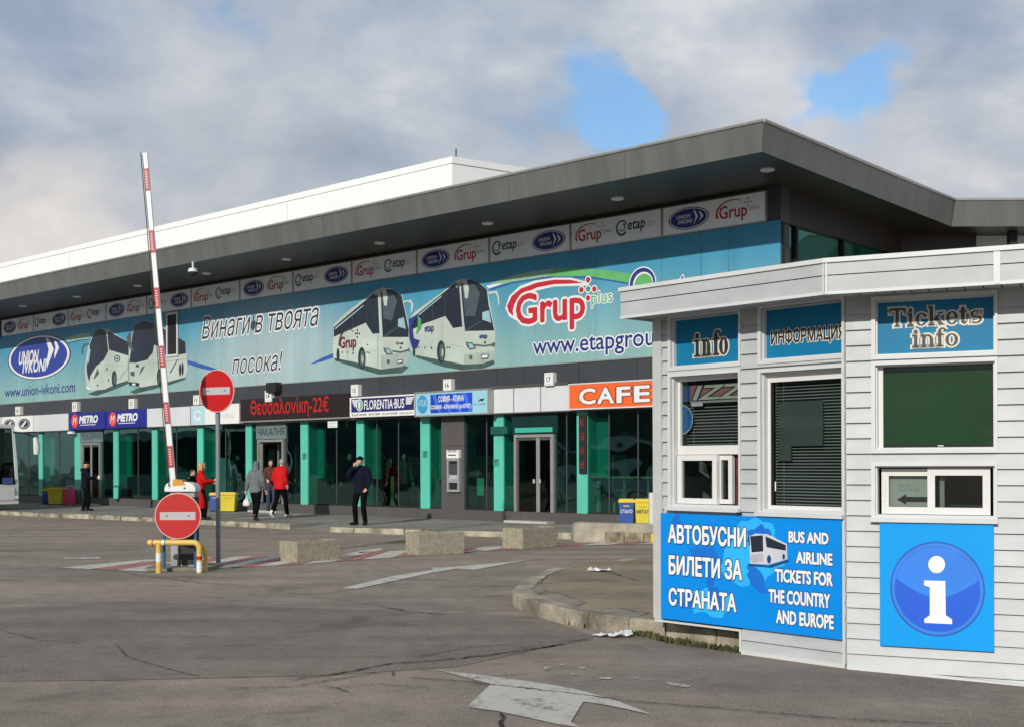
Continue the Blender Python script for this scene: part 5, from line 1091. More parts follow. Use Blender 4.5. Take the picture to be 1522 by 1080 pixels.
# R3: sliding hatch
f, (a, b, z0, z1) = frames['R3']; xm = KR.x(1379, 725, .05); xe = KR.x(1472, 725, .03); sash(KR, f, a + .02, xm + .05, z0 + .004, z1 - .01, .072, .055); sash(KR, f, xm, xe, z0 + .004, z1 - .006, .03, .055)
mb = MB()
for xx in (a + .043, xe - .03): mb.box(xx - .006, xx + .006, .022 if xx > xm else .062, .071 if xx < xm else .03, z0 + .10, z1 - .09, pvc)
kadd(mb, 'sash_handle', KR, f)
mb = MB(); mb.box(a, b, .6, .61, z0, z1, kdark); kadd(mb, 'hatch_interior', KR, f); mb = MB(); mb.box(a + .065, xm, .135, .138, z0 + .06, z1 - .06, M('paper_note', (.55, .56, .54), .6)); az = z0 + .115
flatpoly(mb, [(a + .13, az), (a + .20, az + .045), (a + .20, az + .022), (xm, az + .022), (xm, az - .018), (a + .20, az - .018), (a + .20, az - .04)], .132, black); add_text(mb, "Каса", a + .14, a + .22, z1 - .15, z1 - .125, .133, pgrey); add_text(mb, "БИЛЕТИ", a + .14, a + .30, z1 - .185, z1 - .165, .133, pgrey); mb.box(xm + .08, xm + .115, .13, .16, z0, z1, M('inner_bar', (.33, .33, .31), .5)); kadd(mb, 'paper_notice', KR, f)
# posters
bb = M('poster_blue', (.002, .235, .72), .5, .05, .8, spec=.2); bb2 = M('poster_mid_blue', (.008, .15, .58), .35, .08); bb3 = M('poster_cyan', (.025, .42, .88), .35, .06)
mb = MB(); a, b, z0, z1 = rk(KL, 987.5, 758.5, 914.5, 1255.5); z1 = O['L4'][2] - .05; mb.box(a, b, -.05, -.017, hbL + .005, z1, bb); po = kadd(mb, 'poster', KL)
def K6(fr, x_, y_, yy=-.055): return fr.px(940 + x_ / 2.572, 660 + y_ / 2.572, yy)
mb = MB()
blob = lambda pts, m_, y: flatpoly(mb, [K6(KL, *p) for p in pts], y, m_)
rb = random.Random(5)
def ragged(pts, m_, y, amp=9, n=5):
    o = []
    for i, p in enumerate(pts):
        q = pts[(i + 1) % len(pts)]
        for k in range(n): t = k / n; o.append((p[0] + (q[0] - p[0]) * t + rb.uniform(-amp, amp), p[1] + (q[1] - p[1]) * t + rb.uniform(-amp, amp)))
    blob(o, m_, y)
ragged([(150, 275), (175, 262), (188, 300), (160, 315)], bb2, -.0508, 4); ragged([(395, 310), (470, 280), (540, 320), (590, 440), (500, 520), (400, 540), (330, 480), (360, 400)], bb3, -.0504); ragged([(440, 330), (490, 305), (530, 330), (520, 380), (440, 370)], bb2, -.0510, 6)
ragged([(215, 390), (300, 385), (330, 440), (310, 540), (360, 600), (320, 640), (280, 580), (285, 500), (225, 420)], bb2, -.0510); ragged([(440, 460), (490, 480), (520, 570), (480, 570), (440, 510)], bb2, -.0512, 6); ragged([(210, 560), (320, 545), (390, 590), (340, 660), (230, 640)], bb3, -.0506); ragged([(170, 590), (230, 560), (240, 620), (190, 630)], bb2, -.0512, 6)
kadd(mb, 'printed_map', KL, po)
mb = MB(); tw = M('poster_white', (.80, .80, .80), .35, .02); td = M('poster_edge', (.01, .05, .16), .4)
for body, x0, x1, t_, b_, bold in (("АВТОБУСНИ", 137, 432, 306, 373, .045), ("БИЛЕТИ ЗА", 140, 417, 424, 493, .045), ("СТРАНАТА", 140, 395, 548, 611, .045), ("BUS AND", 598, 748, 332, 372, .05), ("AIRLINE", 627, 763, 410, 451, .05), ("TICKETS FOR", 546, 764, 476, 522, .05), ("THE COUNTRY", 522, 754, 553, 601, .05), ("AND EUROPE", 550, 768, 632, 680, .05)):
    a, zt = K6(KL, x0, t_); _, zb = K6(KL, x0, b_); b, _ = K6(KL, x1, t_ + 10); add_text(mb, body, a, b, zb, zt, -.0535, tw, bold=bold, outline=td, ow=.035, oy=.001)
kadd(mb, 'lettering', KL, po)
mb = MB()
for pts, m_ in (([(440, 455), (520, 462), (592, 440), (600, 446), (530, 470), (445, 464)], td), ([(447, 350), (470, 340), (515, 342), (590, 380), (592, 438), (520, 457), (450, 455)], M('poster_coach', (.55, .56, .62), .4)), ([(450, 350), (498, 346), (500, 408), (455, 412)], win), ([(508, 350), (586, 384), (586, 405), (512, 392)], win), ([(452, 420), (500, 414), (502, 448), (452, 450)], M('poster_coach_front', (.40, .41, .48), .4))): blob(pts, m_, -.0530 - .0003 * len(mb.f))
for x_, y_, rx_, ry_ in ((522, 438, 8, 16), (578, 428, 5, 11)): blob(ellipse(x_, y_, rx_, ry_, 14), td, -.0552)
blob([(443, 352), (448, 352), (449, 385), (444, 385)], td, -.0552); kadd(mb, 'printed_coach', KL, po)
mb = MB(); a, b, z0, z1 = rk(KR, 1309, 778, 957, 1478); z1 = O['R3'][2] - .05; mb.box(a, b, -.05, -.017, z0, z1, M('poster_sky', (.001, .29, .74), .5, .05, .8, spec=.2)); po = kadd(mb, 'poster', KR)
mb = MB(); c = K6(KR, 1167, 552); e1 = K6(KR, 1348, 552); r_ = (e1[0] - K6(KR, 985, 552)[0]) / 2; c = ((e1[0] + K6(KR, 985, 552)[0]) / 2, c[1]); rz_ = (K6(KR, 1167, 370)[1] - K6(KR, 1167, 733)[1]) / 2
flatpoly(mb, ellipse(*c, r_, rz_, 64), -.0515, M('disc_rim', (.01, .09, .45), .35)); flatpoly(mb, ellipse(*c, r_ * .965, rz_ * .965, 64), -.0525, M('disc_ring', (.03, .20, .68), .35)); flatpoly(mb, ellipse(*c, r_ * .90, rz_ * .90, 64), -.0535, M('disc_blue', (.008, .10, .62), .35, .05))
up_ = ellipse(*c, r_ * .89, rz_ * .89, 40, 12, 168); dn = [(c[0] + r_ * .87 * math.cos(R(t_)), c[1] + rz_ * .19 + rz_ * .42 * -math.sin(R(t_ - 180)) * 1.0) for t_ in range(188, 352, 8)]
dn = [(c[0] - r_ * .86 + r_ * 1.72 * k / 20, c[1] + rz_ * .2 - rz_ * .38 * math.sin(math.pi * k / 20)) for k in range(21)]
flatpoly(mb, up_ + dn, -.0545, M('disc_light', (.025, .20, .74), .35, .10, 1.5))
flatpoly(mb, [K6(KR, *p) for p in ellipse(1163, 458, 32, 33, 28)], -.0565, tw)
flatpoly(mb, [K6(KR, *p) for p in [(1115, 519), (1196, 521), (1198, 652), (1222, 668), (1222, 686), (1116, 681), (1116, 666), (1137, 652), (1137, 545), (1115, 537)]], -.0565, tw); kadd(mb, 'information_emblem', KR, po)
for fr, px_, py_ in ((KL, 1104, 762),): p = fr.px(px_, py_); mb = MB(); mb.tube([(p[0], -.08, p[1]), (p[0], -.03, p[1])], .012, black, 8); kadd(mb, 'bolt', fr)
# roof: two fascia boards, cap, slatted soffit
OV = .42
A_, B_ = KL, KR
# break point of the eave: intersection of the two offset lines
n1, n2 = KL.n, KR.n; det = n1.x * n2.y - n1.y * n2.x; k1 = KL.P.dot(n1) - OV; k2 = KR.P.dot(n2) - OV
brk = Vector(((k1 * n2.y - k2 * n1.y) / det, (n1.x * k2 - n2.x * k1) / det))
hE = CAMH + (684.3 - 437.5) / F * brk.y; hT = CAMH + (684.3 - 384.3) / F * brk.y
xe_l = KL.x(922.5, 450, -OV); xb_l = (brk - KL.P).dot(KL.d); xb_r = (brk - KR.P).dot(KR.d)
mb = MB(); Hh = hT - hE
for fr, x0, x1 in ((KL, xe_l, xb_l), (KR, xb_r, xr_ + .5)):
    m2 = MB(); mid = hE + Hh * .52
    m2.box(x0, x1, -OV, -OV + .02, hE, mid - .004, sid); m2.box(x0, x1, -OV + .006, -OV + .02, mid - .004, mid + .004, kdark); m2.box(x0, x1, -OV - .004, -OV + .02, mid + .004, hT - .035, sid)
    m2.box(x0 - .01, x1, -OV - .022, -OV + .03, hT - .035, hT, trim); m2.box(x0, x1, -OV - .008, -OV - .001, hE - .004, hE + .02, trim)
    kadd(m2, 'fascia_boards', fr)
for fr, xx in ((KL, xb_l - .018), (KR, KR.x(1477, 400, -OV)), (KR, xb_r + .004)):
    m2 = MB(); m2.box(xx, xx + .045 if fr is KR and xx > .5 else xx + .016, -OV - .012, -OV - .0045, hE, hT - .035, trim); kadd(m2, 'fascia_joint', fr)
m2 = MB(); m2.box(xe_l, xe_l + .02, -OV + .021, 2.9, hE, hT, sid); kadd(m2, 'fascia_boards', KL)
bkl = KL.w(xe_l, 2.9, 0); bkr = KR.w(xr_ + .5, 3.0, 0); fl = KL.w(xe_l, -OV + .02, 0); frr = KR.w(xr_ + .5, -OV + .02, 0); bk3 = up(Vector((brk.x, brk.y, 0)) + Vector((.0, .02, 0)), 0)
m2 = MB(); m2.poly([up(v, hT - .03) for v in (fl, bk3, frr, bkr, bkl)], trim); world(m2, 'roof_sheet')
m2 = MB(); m2.poly([up(v, hE + .06) for v in (fl, bk3, frr, bkr, bkl)], kdark); world(m2, 'ceiling')
for fr, x0, x1 in ((KL, xe_l + .02, .0), (KR, .0, xr_ + .4)):
    m2 = MB(); x_ = x0
    while x_ < x1: m2.box(x_, min(x_ + .118, x1), -OV + .021, -.002, hE + .022, hE + .034, sid); x_ += .13
    kadd(m2, 'soffit_slats', fr)
m2 = MB(); m2.poly([up(v, hE + .022) for v in (KL.w(0, -.002, 0), KL.w(0, -OV + .021, 0), Vector((brk.x, brk.y + .025, 0)), KR.w(0, -OV + .021, 0))], sid); world(m2, 'soffit_corner')
m2 = MB(); siding(m2, xl_, 0, hK - .001, hE + .05); kadd(m2, 'siding_wall', KL) if hE + .05 > hK else None
# ================================================================== barrier, road signs, concrete planters, bins
def local(name, label, cat, loc, rz=0, group=None): return thing(name, label, cat, loc, rz, group)
sred = M('sign_red', (.43, .006, .006), .35, .04); swhite = M('sign_bar_grey', (.40, .41, .42), .4, .05); spink = M('sign_rim', (.62, .36, .36), .4, .05); galv = M('galvanised', (.20, .225, .24), .45, .12, 6, metal=.25); bluep = M('blue_pipe', (.02, .12, .25), .4, .1)
yel = M('yellow_paint', (.62, .42, .09), .45, .14, 5); sbox = M('barrier_grey', (.30, .31, .31), .45, .06, 3); bwhite = M('barrier_white', (.70, .71, .71), .35, .04)
def disc_sign(mb_parent, r, tilt=0.0):
    out = []
    mb = MB(); mb.lathe([(r * .96, .0), (r, .004), (r, .016), (r * .985, .020)], spink, 48, (0, 0, 0), 'y'); mb.v = [Vector((v.x, -v.y, v.z)) for v in mb.v]; d = mb.build('sign_disc', mb_parent)
    mb = MB(); flatpoly(mb, ellipse(0, 0, r * .955, r * .955, 48), -.0215, sred); mb.build('red_face', d); mb = MB()
    mb.box(-r * .765, r * .765, -.0240, -.0225, -r * .17, r * .17, spink); mb.box(-r * .745, r * .745, -.0255, -.0242, -r * .15, r * .15, swhite); mb.build('grey_bar', d); mb = MB()
    for x_ in (-r * .47, r * .47): mb.lathe([(.006, .0), (.012, .0), (.010, .006), (.002, .008)], black, 10, (x_, 0, 0), 'y')
    mb.v = [Vector((v.x, -v.y - .0256, v.z)) for v in mb.v]; mb.build('bolt', d)
    return d
gb = G(268, 846); zB = gb.y; S = zB / F
bar = local('parking_barrier', 'grey barrier cabinet with a white cap and a raised white arm with red stripes', 'barrier', (gb.x, gb.y, 0))
def bx_(px): return (px - 268) * S
def bz_(py): return CAMH + (687.7 - py) * S
mb = MB(); mb.box(bx_(253), bx_(289), .02, .30, .05, bz_(729), sbox); mb.build('cabinet', bar, bevel=.012); mb = MB(); mb.box(bx_(289) + .001, bx_(289) + .004, .03, .28, .08, bz_(738), black); mb.build('side_cover', bar)
mb = MB(); mb.box(bx_(266), bx_(288.5), .008, .019, .08, bz_(738), M('cabinet_door', (.015, .016, .018), .35, .2)); dr = mb.build('cabinet_door', bar); mb = MB(); mb.box(bx_(254), bx_(265.5), .005, .018, .06, bz_(826), M('cabinet_lower', (.26, .265, .26), .5)); mb.build('lower_panel', bar)
mb = MB(); prof = [(bx_(245.5), bz_(730)), (bx_(245.5), bz_(724)), (bx_(248), bz_(718.5)), (bx_(254), bz_(715)), (bx_(280), bz_(716)), (bx_(288), bz_(719)), (bx_(291.5), bz_(724)), (bx_(291.5), bz_(730))]; mb.prism(prof, lambda u_, v_, d_: (u_, d_, v_), -.03, .32, bwhite); mb.build('cap', bar, bevel=.015)
mb = MB(); mb.raw([(bx_(258), -.036, bz_(721)), (bx_(277), -.036, bz_(720)), (bx_(270), .02, bz_(713)), (bx_(259), .02, bz_(712)), (bx_(258), .3, bz_(713)), (bx_(270), .3, bz_(714))], [(0, 1, 2, 3), (3, 2, 5, 4)], M('orange_lens', (.58, .28, .03), .3, .1)); mb.prism([(bx_(257.5), bz_(721.5)), (bx_(278), bz_(720)), (bx_(271), bz_(712.5)), (bx_(258.5), bz_(711.5))], lambda u_, v_, d_: (u_, d_, v_), -.034, .2, M('orange_lens', (.58, .28, .03), .3, .1)); mb.build('orange_cover', bar)
mb = MB(); mb.tube([(bx_(275.5), -.032, bz_(724.5)), (bx_(275.5), -.04, bz_(724.5))], .014, black, 10); mb.build('keyhole', bar)
p0 = Vector((bx_(258), -.06, bz_(722))); p1 = Vector((bx_(217.5), -.06, bz_(228))); d_ = (p1 - p0).normalized(); nn = Vector((d_.z, 0, -d_.x)); w_ = .047
def arm_box(mb, t0, t1, w0, w1, y0, y1, mat):
    a, b = p0.lerp(p1, t0), p0.lerp(p1, t1); vs = []
    for q, w in ((a, w0), (b, w1)):
        for y in (y0, y1):
            for s in (-1, 1): vs.append(Vector((q.x, y, q.z)) + nn * s * w)
    mb.raw(vs, [(0, 1, 3, 2), (4, 6, 7, 5), (0, 4, 5, 1), (2, 3, 7, 6), (0, 2, 6, 4), (1, 5, 7, 3)], mat)
mb = MB(); arm_box(mb, 0, 1, .046, .037, -.025, .025, bwhite); arm = mb.build('barrier_arm', bar)
mb = MB(); arm_box(mb, 0.0, 1.0, .012, .012, .0, .012, M('arm_rubber', (.03, .03, .03), .6)); mb.v = [v - nn * .0 for v in mb.v]
mb = MB(); rub = M('arm_rubber', (.03, .03, .03), .6)
a, b = p0 - nn * .056, p1 - nn * .047; mb.tube([a, b], .008, rub, 6); mb.build('arm_edge_strip', arm)
rst = M('stripe_red', (.40, .015, .025), .4, .08); rlt = M('stripe_reflector', (.60, .42, .42), .4, .1)
L_ = 722 - 228
for k, (y0, y1) in enumerate(((284, 251), (376, 343), (459, 428), (546, 514), (629, 597), (694, 662))):
    t0, t1 = (722 - y0) / L_, (722 - y1) / L_; mb = MB(); w = .042 - .008 * (t0 + t1) / 2; arm_box(mb, t0, t1, w, w, -.0325, -.031, rst)
    for j in range(7): q = t0 + (t1 - t0) * (.12 + j * .115); arm_box(mb, q, q + (t1 - t0) * .06, w * .45, w * .45, -.0345, -.033, rlt)
    mb.build('red_stripe', arm)
gp = Vector((gb.x, gb.y, 0)); conc = M('rough_concrete', (.20, .19, .15), .95, .35, 4, .8, 30)
pad = local('concrete_pad', 'low cracked concrete pad under the barrier cabinet', 'concrete pad', (gb.x, gb.y, 0)); rnd = random.Random(2); pts = []
for k in range(28):
    q = 2 * math.pi * k / 28; cx_ = abs(math.cos(q)) ** .35 * math.copysign(1, math.cos(q)); cz_ = abs(math.sin(q)) ** .5 * math.copysign(1, math.sin(q)); pts.append((cx_ * .53 * rnd.uniform(.93, 1.05) + .0, .20 + cz_ * .50 * rnd.uniform(.9, 1.05)))
mb = MB(); mb.prism(pts, lambda u_, v_, d_: (u_, v_, d_), 0.0, .055, conc); mb.build('pad', pad, bevel=.012)
# lower no-entry sign on blue pipes in front of the cabinet
lw = local('no_entry_sign', 'lower round red no entry sign mounted on blue posts in front of the barrier cabinet', 'road sign', ((264.5 - 761) / F * (zB - .34), gb.y - .34, 0)); r_ = 34.6 * (zB - .34) / F; cz = bz_(766) - .0
d0 = disc_sign(lw, r_); d0.location = (0, 0, CAMH - (766 - 687.7) * (zB - .34) / F); d0.rotation_euler = (0, 0, R(0))
mb = MB(); mb.tube([(bx_(243) - bx_(264.5), .03, .055), (bx_(243) - bx_(264.5), .03, d0.location.z + .1)], .022, bluep, 10); mb.build('post', lw); mb = MB(); mb.tube([(bx_(289) - bx_(264.5), .03, .055), (bx_(289) - bx_(264.5), .03, d0.location.z + .1)], .022, bluep, 10); mb.build('post', lw)
mb = MB(); mb.box(-.26, .26, .003, .03, d0.location.z - .03, d0.location.z + .03, galv); mb.build('bracket', lw)
# yellow pipe guard
gd = local('pipe_guard', 'yellow bent pipe guard with white bands protecting the barrier base', 'guard rail', ((268 - 761) / F * (zB - .55), gb.y - .55, 0)); s2_ = (zB - .55) / F
ux = lambda px: (px - 268) * s2_; uz = lambda py: CAMH - (py - 687.7) * s2_
mb = MB(); ztop = uz(805.5); c_ = []
for k in range(9): q = R(90 - 90 * k / 8); c_.append((ux(287) + .09 * math.cos(q), 0, ztop - .09 + .09 * math.sin(q)))
mb.tube([(ux(224), 0, ztop)] + [(ux(240), 0, ztop)] + c_ + [(ux(287) + .09, 0, 0.0)], .043, yel, 14); mb.build('bent_pipe', gd, smooth=True)
mb = MB(); mb.tube([(ux(235.5), .0, 0), (ux(235.5), 0, ztop - .02)], .042, yel, 14); mb.build('leg', gd, smooth=True)
mb = MB(); mb.tube([(ux(219.5), 0, ztop), (ux(226), 0, ztop)], [.040, .050], yel, 14); mb.tube([(ux(226), 0, ztop), (ux(227.5), 0, ztop)], .0475, sred, 14); mb.build('pipe_end', gd, smooth=True)
mb = MB(); mb.tube([(ux(235.5), 0, .17), (ux(235.5), 0, .30)], .0435, bwhite, 14); mb.build('white_band', gd, smooth=True); mb = MB(); mb.tube([(ux(241), 0, ztop), (ux(245), 0, ztop)], .0445, bwhite, 14); mb.build('white_band', gd, smooth=True); mb = MB(); mb.tube([(ux(287) + .09, 0, .02), (ux(287) + .09, 0, .17)], .0445, bwhite, 14); mb.build('white_band', gd, smooth=True); mb = MB(); mb.tube([(ux(287) + .09, 0, .20), (ux(287) + .09, 0, .25)], .0450, sred, 14); mb.build('red_band', gd, smooth=True); mb = MB(); mb.tube([(ux(244.5), 0, ztop), (ux(246), 0, ztop)], .0448, bluep, 14); mb.build('blue_band', gd, smooth=True)
mb = MB(); mb.tube([(ux(287) + .15, .14, 0), (ux(287) + .15, .14, ztop - .2), (ux(287) + .12, .13, ztop - .08), (ux(287) + .03, .12, ztop - .02)], .030, yel, 12); mb.build('rear_pipe', gd, smooth=True)
# upper no-entry sign on its pole
gp = G(324.5, 838.5); zP = gp.y; S2 = zP / F
us = local('no_entry_sign', 'upper round red no entry sign on a tall grey steel pole', 'road sign', (gp.x, gp.y, 0)); cz = CAMH - (581 - 687.5) * S2; r_ = 31.8 * S2
mb = MB(); mb.tube([(0, 0, 0), (0, 0, cz + r_ * .7)], .038, galv, 16); mb.build('pole', us, smooth=True); mb = MB(); mb.lathe([(.06, 0), (.06, .012), (.04, .02)], galv, 14); mb.build('pole_foot', us); mb = MB(); mb.lathe([(.039, cz + r_ * .7), (.039, cz + r_ * .7 + .02), (.01, cz + r_ * .7 + .035)], black, 14); mb.build('pole_cap', us)
d1 = disc_sign(us, r_); d1.location = (.01, -.072, cz); d1.rotation_euler = (0, 0, R(-24))
mb = MB(); mb.box(-.05, .05, -.042, .045, cz + .12, cz + .16, galv); mb.box(-.05, .05, -.042, .045, cz - .16, cz - .12, galv); mb.build('bracket', us)
# concrete planters
cp_m = M('washed_concrete', (.29, .26, .19), .95, .20, 14, .9, 70, col2=(.33, .30, .225)); soil = M('planter_soil', (.05, .042, .03), .95, .4, 10)
plan = local('concrete_planter', 'x', 'concrete planter', (0, 0, 0), 0, 'washed concrete planters along the hatched strip')
L_, W_, H_ = 1.06, .52, .40; mb = MB(); o_ = [(0, 0), (L_, 0), (L_, W_), (0, W_)]; t = .07; i_ = [(t, t), (L_ - t, t), (L_ - t, W_ - t), (t, W_ - t)]
vs = [(x_, y_, 0) for x_, y_ in o_] + [(x_, y_, H_) for x_, y_ in o_] + [(x_, y_, H_) for x_, y_ in i_] + [(x_, y_, H_ - .06) for x_, y_ in i_]
fs = [(3, 2, 1, 0)] + [(k, (k + 1) % 4, 4 + (k + 1) % 4, 4 + k) for k in range(4)] + [(4 + k, 4 + (k + 1) % 4, 8 + (k + 1) % 4, 8 + k) for k in range(4)] + [(8 + k, 8 + (k + 1) % 4, 12 + (k + 1) % 4, 12 + k) for k in range(4)]
mb.raw(vs, fs, cp_m); mb.build('planter_box', plan, bevel=.016); mb = MB(); mb.raw([(x_, y_, H_ - .055) for x_, y_ in i_], [(0, 1, 2, 3)], soil); mb.build('soil', plan)
for k, (c_, e_, lb, hs_) in enumerate((((441.5, 835.6), (506.6, 831), 'leftmost of three washed concrete planters, nearest the barrier', .86), ((622, 825.2), (690.5, 822), 'middle one of three washed concrete planters on the hatched strip', 1.0), ((777, 815.6), (829.6, 811.2), 'rightmost of three washed concrete planters, in front of the glass double door', .98))):
    o = plan if k == 0 else copy_tree(plan); a = G(*c_); b = G(*e_); o.location = a; o.rotation_euler = (0, 0, math.atan2(b.y - a.y, b.x - a.x)); o.scale = (min(1.15, (b - a).length / L_), 1, hs_); o['label'] = lb
# long low barrier block on the right
a = G(853, 806); bld = local('concrete_block', 'long low worn concrete block with rounded end and broken lower half near the bins', 'concrete block', a, R(2))
s_ = a.y / F; mb = MB(); lw_ = 76 * s_; hh = 30 * s_
mb.prism([(0, .02), (0.0, hh * .8), (.05, hh * .96), (.16, hh), (lw_, hh * .92), (lw_ + 1.2, hh * .9), (lw_ + 1.2, 0), (.05, 0)], lambda u_, v_, d_: (u_, d_, v_), 0, .5, M('old_concrete', (.36, .33, .26), .92, .3, 3.5, .7, 40)); mb.build('block', bld, bevel=.03)
mb = MB(); x0 = 46 * s_; rnd = random.Random(9)
for k in range(3): xa = x0 + k * .40; hh2 = hh * rnd.uniform(.48, .60); mb.box(xa, xa + .385, -.03 - rnd.uniform(0, .03), -.003, .01, hh2, M('broken_concrete', (.25, .21, .14), .95, .5, 6, .9, 30))
mb.build('broken_face', bld, bevel=.012); mb = MB(); mb.box(114 * s_, 114 * s_ + .5, -.10, -.035, 0, hh * .45, M('yellow_kerb_paint', (.66, .42, .04), .6, .2, 4)); mb.build('yellow_edge', bld, bevel=.01)
# white post by the bins
a = G(972, 806); wp_ = local('white_post', 'thick white concrete post between the bins and the kiosk', 'post', (a.x, a.y + .35, 0)); mb = MB(); mb.box(-.06, .12, -.09, .09, 0, CAMH - (733 - 687) * (a.y + .35) / F, M('post_white', (.58, .57, .53), .7, .12, 4)); mb.build('post_body', wp_, bevel=.03)
# bins
def bin_proto(body, bname, lid, wd, dp, ht, word):
    t = local('recycling_bin', 'x', 'bin', (0, 0, 0), 0, 'recycling bins on the pavement')
    mb = MB(); b0, b1 = wd * .44, wd * .5; mb.raw([(-b0, -dp * .44, .03), (b0, -dp * .44, .03), (b0, dp * .44, .03), (-b0, dp * .44, .03), (-b1, -dp / 2, ht), (b1, -dp / 2, ht), (b1, dp / 2, ht), (-b1, dp / 2, ht)], [(3, 2, 1, 0), (0, 1, 5, 4), (1, 2, 6, 5), (2, 3, 7, 6), (3, 0, 4, 7), (4, 5, 6, 7)], body); mb.build('bin_body', t, bevel=.012)
    mb = MB(); mb.box(-wd * .54, wd * .54, -dp * .55, dp * .53, ht - .01, ht + .055, lid); mb.box(-wd * .48, wd * .48, -dp * .5, dp * .48, ht + .055, ht + .075, lid); mb.build('lid', t, bevel=.012)
    mb = MB(); mb.box(-wd * .2, wd * .2, -dp * .5 - .015, -dp * .5 + .005, ht - .1, ht - .075, lid); mb.build('handle', t); mb = MB(); mb.box(-b0, -b0 + .06, -dp * .4, dp * .4, 0, .03, black); mb.box(b0 - .06, b0, -dp * .4, dp * .4, 0, .03, black); mb.build('feet', t)
    if word:
        mb = MB(); add_text(mb, word, -wd * .40, wd * .40, ht * .60, ht * .60 + .075, -dp * .5 - .006, ink if body is ybin else pwhite, bold=.02); mb.build('lettering', t)
    return t
def infront(g, m):                                     # keep a thing standing on the pavement clear of the shop front
    while inv(g).y > -m: g = Vector((g.x * .995, g.y * .995, g.z))
    return g
ybin = M('bin_yellow', (.62, .50, .03), .45, .08, 3); bbin = M('bin_blue', (.015, .07, .30), .45, .08, 3); ylid = M('bin_lid_yellow', (.66, .46, .03), .4, .08, 3)
def place_bin(px0, px1, pyb, pyt, body, word, label, rz=0):
    g = infront(G((px0 + px1) / 2, pyb, PV), .75); wd = (px1 - px0) * g.y / F / 1.08; ht = (pyb - pyt) * g.y / F * (1.14 if word else 1) - .075
    t = bin_proto(body, '', ylid, wd, wd * .9, ht, word); t.location = g + Vector((0, wd * .4, 0)); t.rotation_euler = (0, 0, rz); t['label'] = label
place_bin(920.5, 944.5, 776.5, 737, bbin, 'СТЪКЛО', 'blue bin with yellow lid, left one of the pair beside the kiosk', R(-8)); place_bin(944.5, 969, 777, 737, ybin, 'МЕТАЛ', 'bright yellow bin, right one of the pair beside the kiosk', R(-8))
place_bin(311, 327, 756, 728, bbin, '', 'blue bin with yellow lid standing behind the tall sign pole'); place_bin(325, 350.5, 757.5, 728, ybin, '', 'yellow bin just right of the tall sign pole')
place_bin(62.5, 72, 747, 724, bbin, '', 'blue bin mostly hidden by the yellow bin at the far left'); place_bin(70, 93, 748.5, 723, ybin, '', 'yellow bin beside the pink suitcase')
# suitcases
def suitcase(px0, px1, pyb, pyt, mat, label):
    g = infront(G((px0 + px1) / 2, pyb, PV), .5); k = g.y / F; w = (px1 - px0) * k / 2; h = (pyb - pyt) * k; t = local('suitcase', label, 'suitcase', g + Vector((0, .15, 0)), R(8)); mb = MB(); mb.box(-w, w, -.13, .13, .05, h, mat); mb.build('shell', t, bevel=.05, smooth=True); mb = MB()
    for q in range(5): mb.box(-w * .75 + q * w * .36, -w * .75 + q * w * .36 + .03, -.142, -.131, .12, h - .08, mat)
    mb.build('ribs', t, bevel=.005); mb = MB(); mb.tube([(-.12, .1, h - .02), (-.12, .1, h + .1), (.12, .1, h + .1), (.12, .1, h - .02)], .012, greyp, 8); mb.build('handle', t)
    for s in (-1, 1): mb = MB(); mb.tube([(s * w * .7 - .015, 0, .03), (s * w * .7 + .015, 0, .03)], .03, black, 12); mb.build('wheel', t)
suitcase(92.5, 110, 751.5, 726, M('suitcase_pink', (.55, .025, .10), .35, .1, 5), 'bright pink hard suitcase beside the yellow bin'); suitcase(110, 118.5, 750.5, 727, M('suitcase_teal', (.03, .13, .12), .4, .1, 5), 'dark teal suitcase behind the man in navy at the far left')
# litter
def paper(pts, label, h, seed):
    rnd = random.Random(seed); c = G(*pts, h); t = local('paper_litter', label, 'litter', c); n = 9; W, D = (.16, .09) if seed == 1 else (.17, .10); mb = MB(); vs = []
    for i in range(n):
        for j in range(5): u_, v_ = i / (n - 1) - .5, j / 4 - .5; vs.append((u_ * W * 2 + rnd.uniform(-.02, .02) + v_ * .08, v_ * D * 2 * (1 - abs(u_)) + rnd.uniform(-.02, .02) - u_ * .1, .008 + abs(rnd.gauss(0, .018)) + (.035 * math.exp(-((u_ - .3) / .12) ** 2) if seed == 1 else 0)))
    mb.raw(vs, [(i * 5 + j, (i + 1) * 5 + j, (i + 1) * 5 + j + 1, i * 5 + j + 1) for i in range(n - 1) for j in range(4)], M('paper', (.66, .67, .68), .7, .06)); mb.build('sheet', t)
paper((912, 945), 'crumpled white paper on the road at the island kerb', .004, 1); paper((893, 848), 'flat scrap of white paper lying in a crack on the island', IH + .008, 2)
# ================================================================== coach at the left edge
g = G(27, 748.5, .33); cob = local('parked_coach', 'white coach with dark windscreen cut off by the left edge of the picture', 'coach', (g.x, g.y, 0), -FA.ang)
# local: x forward (to the right along the kerb), y to the pavement; front face at x=0, far side at y=0
Hc = CAMH - (632 - 690.5) * g.y / F; cw = M('coach_white', (.62, .63, .62), .35, .05, 1.5); cbk = glass('coach_glass', (.06, .09, .085), 1.0, .02, .003, gcol=(.35, .42, .42))
mb = MB(); prof = [(0, .33), (.06, 1.0), (.02, 1.12), (-.22, Hc - .22), (-.45, Hc - .04), (-.8, Hc), (-11.5, Hc), (-11.7, Hc - .3), (-11.7, .33)]
mb.prism([(x_ - .02, z_) for x_, z_ in [(-.9, .33), (-.9, Hc), (-11.5, Hc), (-11.7, Hc - .3), (-11.7, .33)]], lambda u_, v_, d_: (u_, d_, v_), -2.5, 0, cw); mb.prism([(-.02, .33), (.04, .98), (-.9, .98), (-.9, .33)], lambda u_, v_, d_: (u_, d_, v_), -2.5, 0, cw); mb.box(-.9, -.25, -2.5, 0, Hc - .12, Hc, cw); mb.build('body', cob)
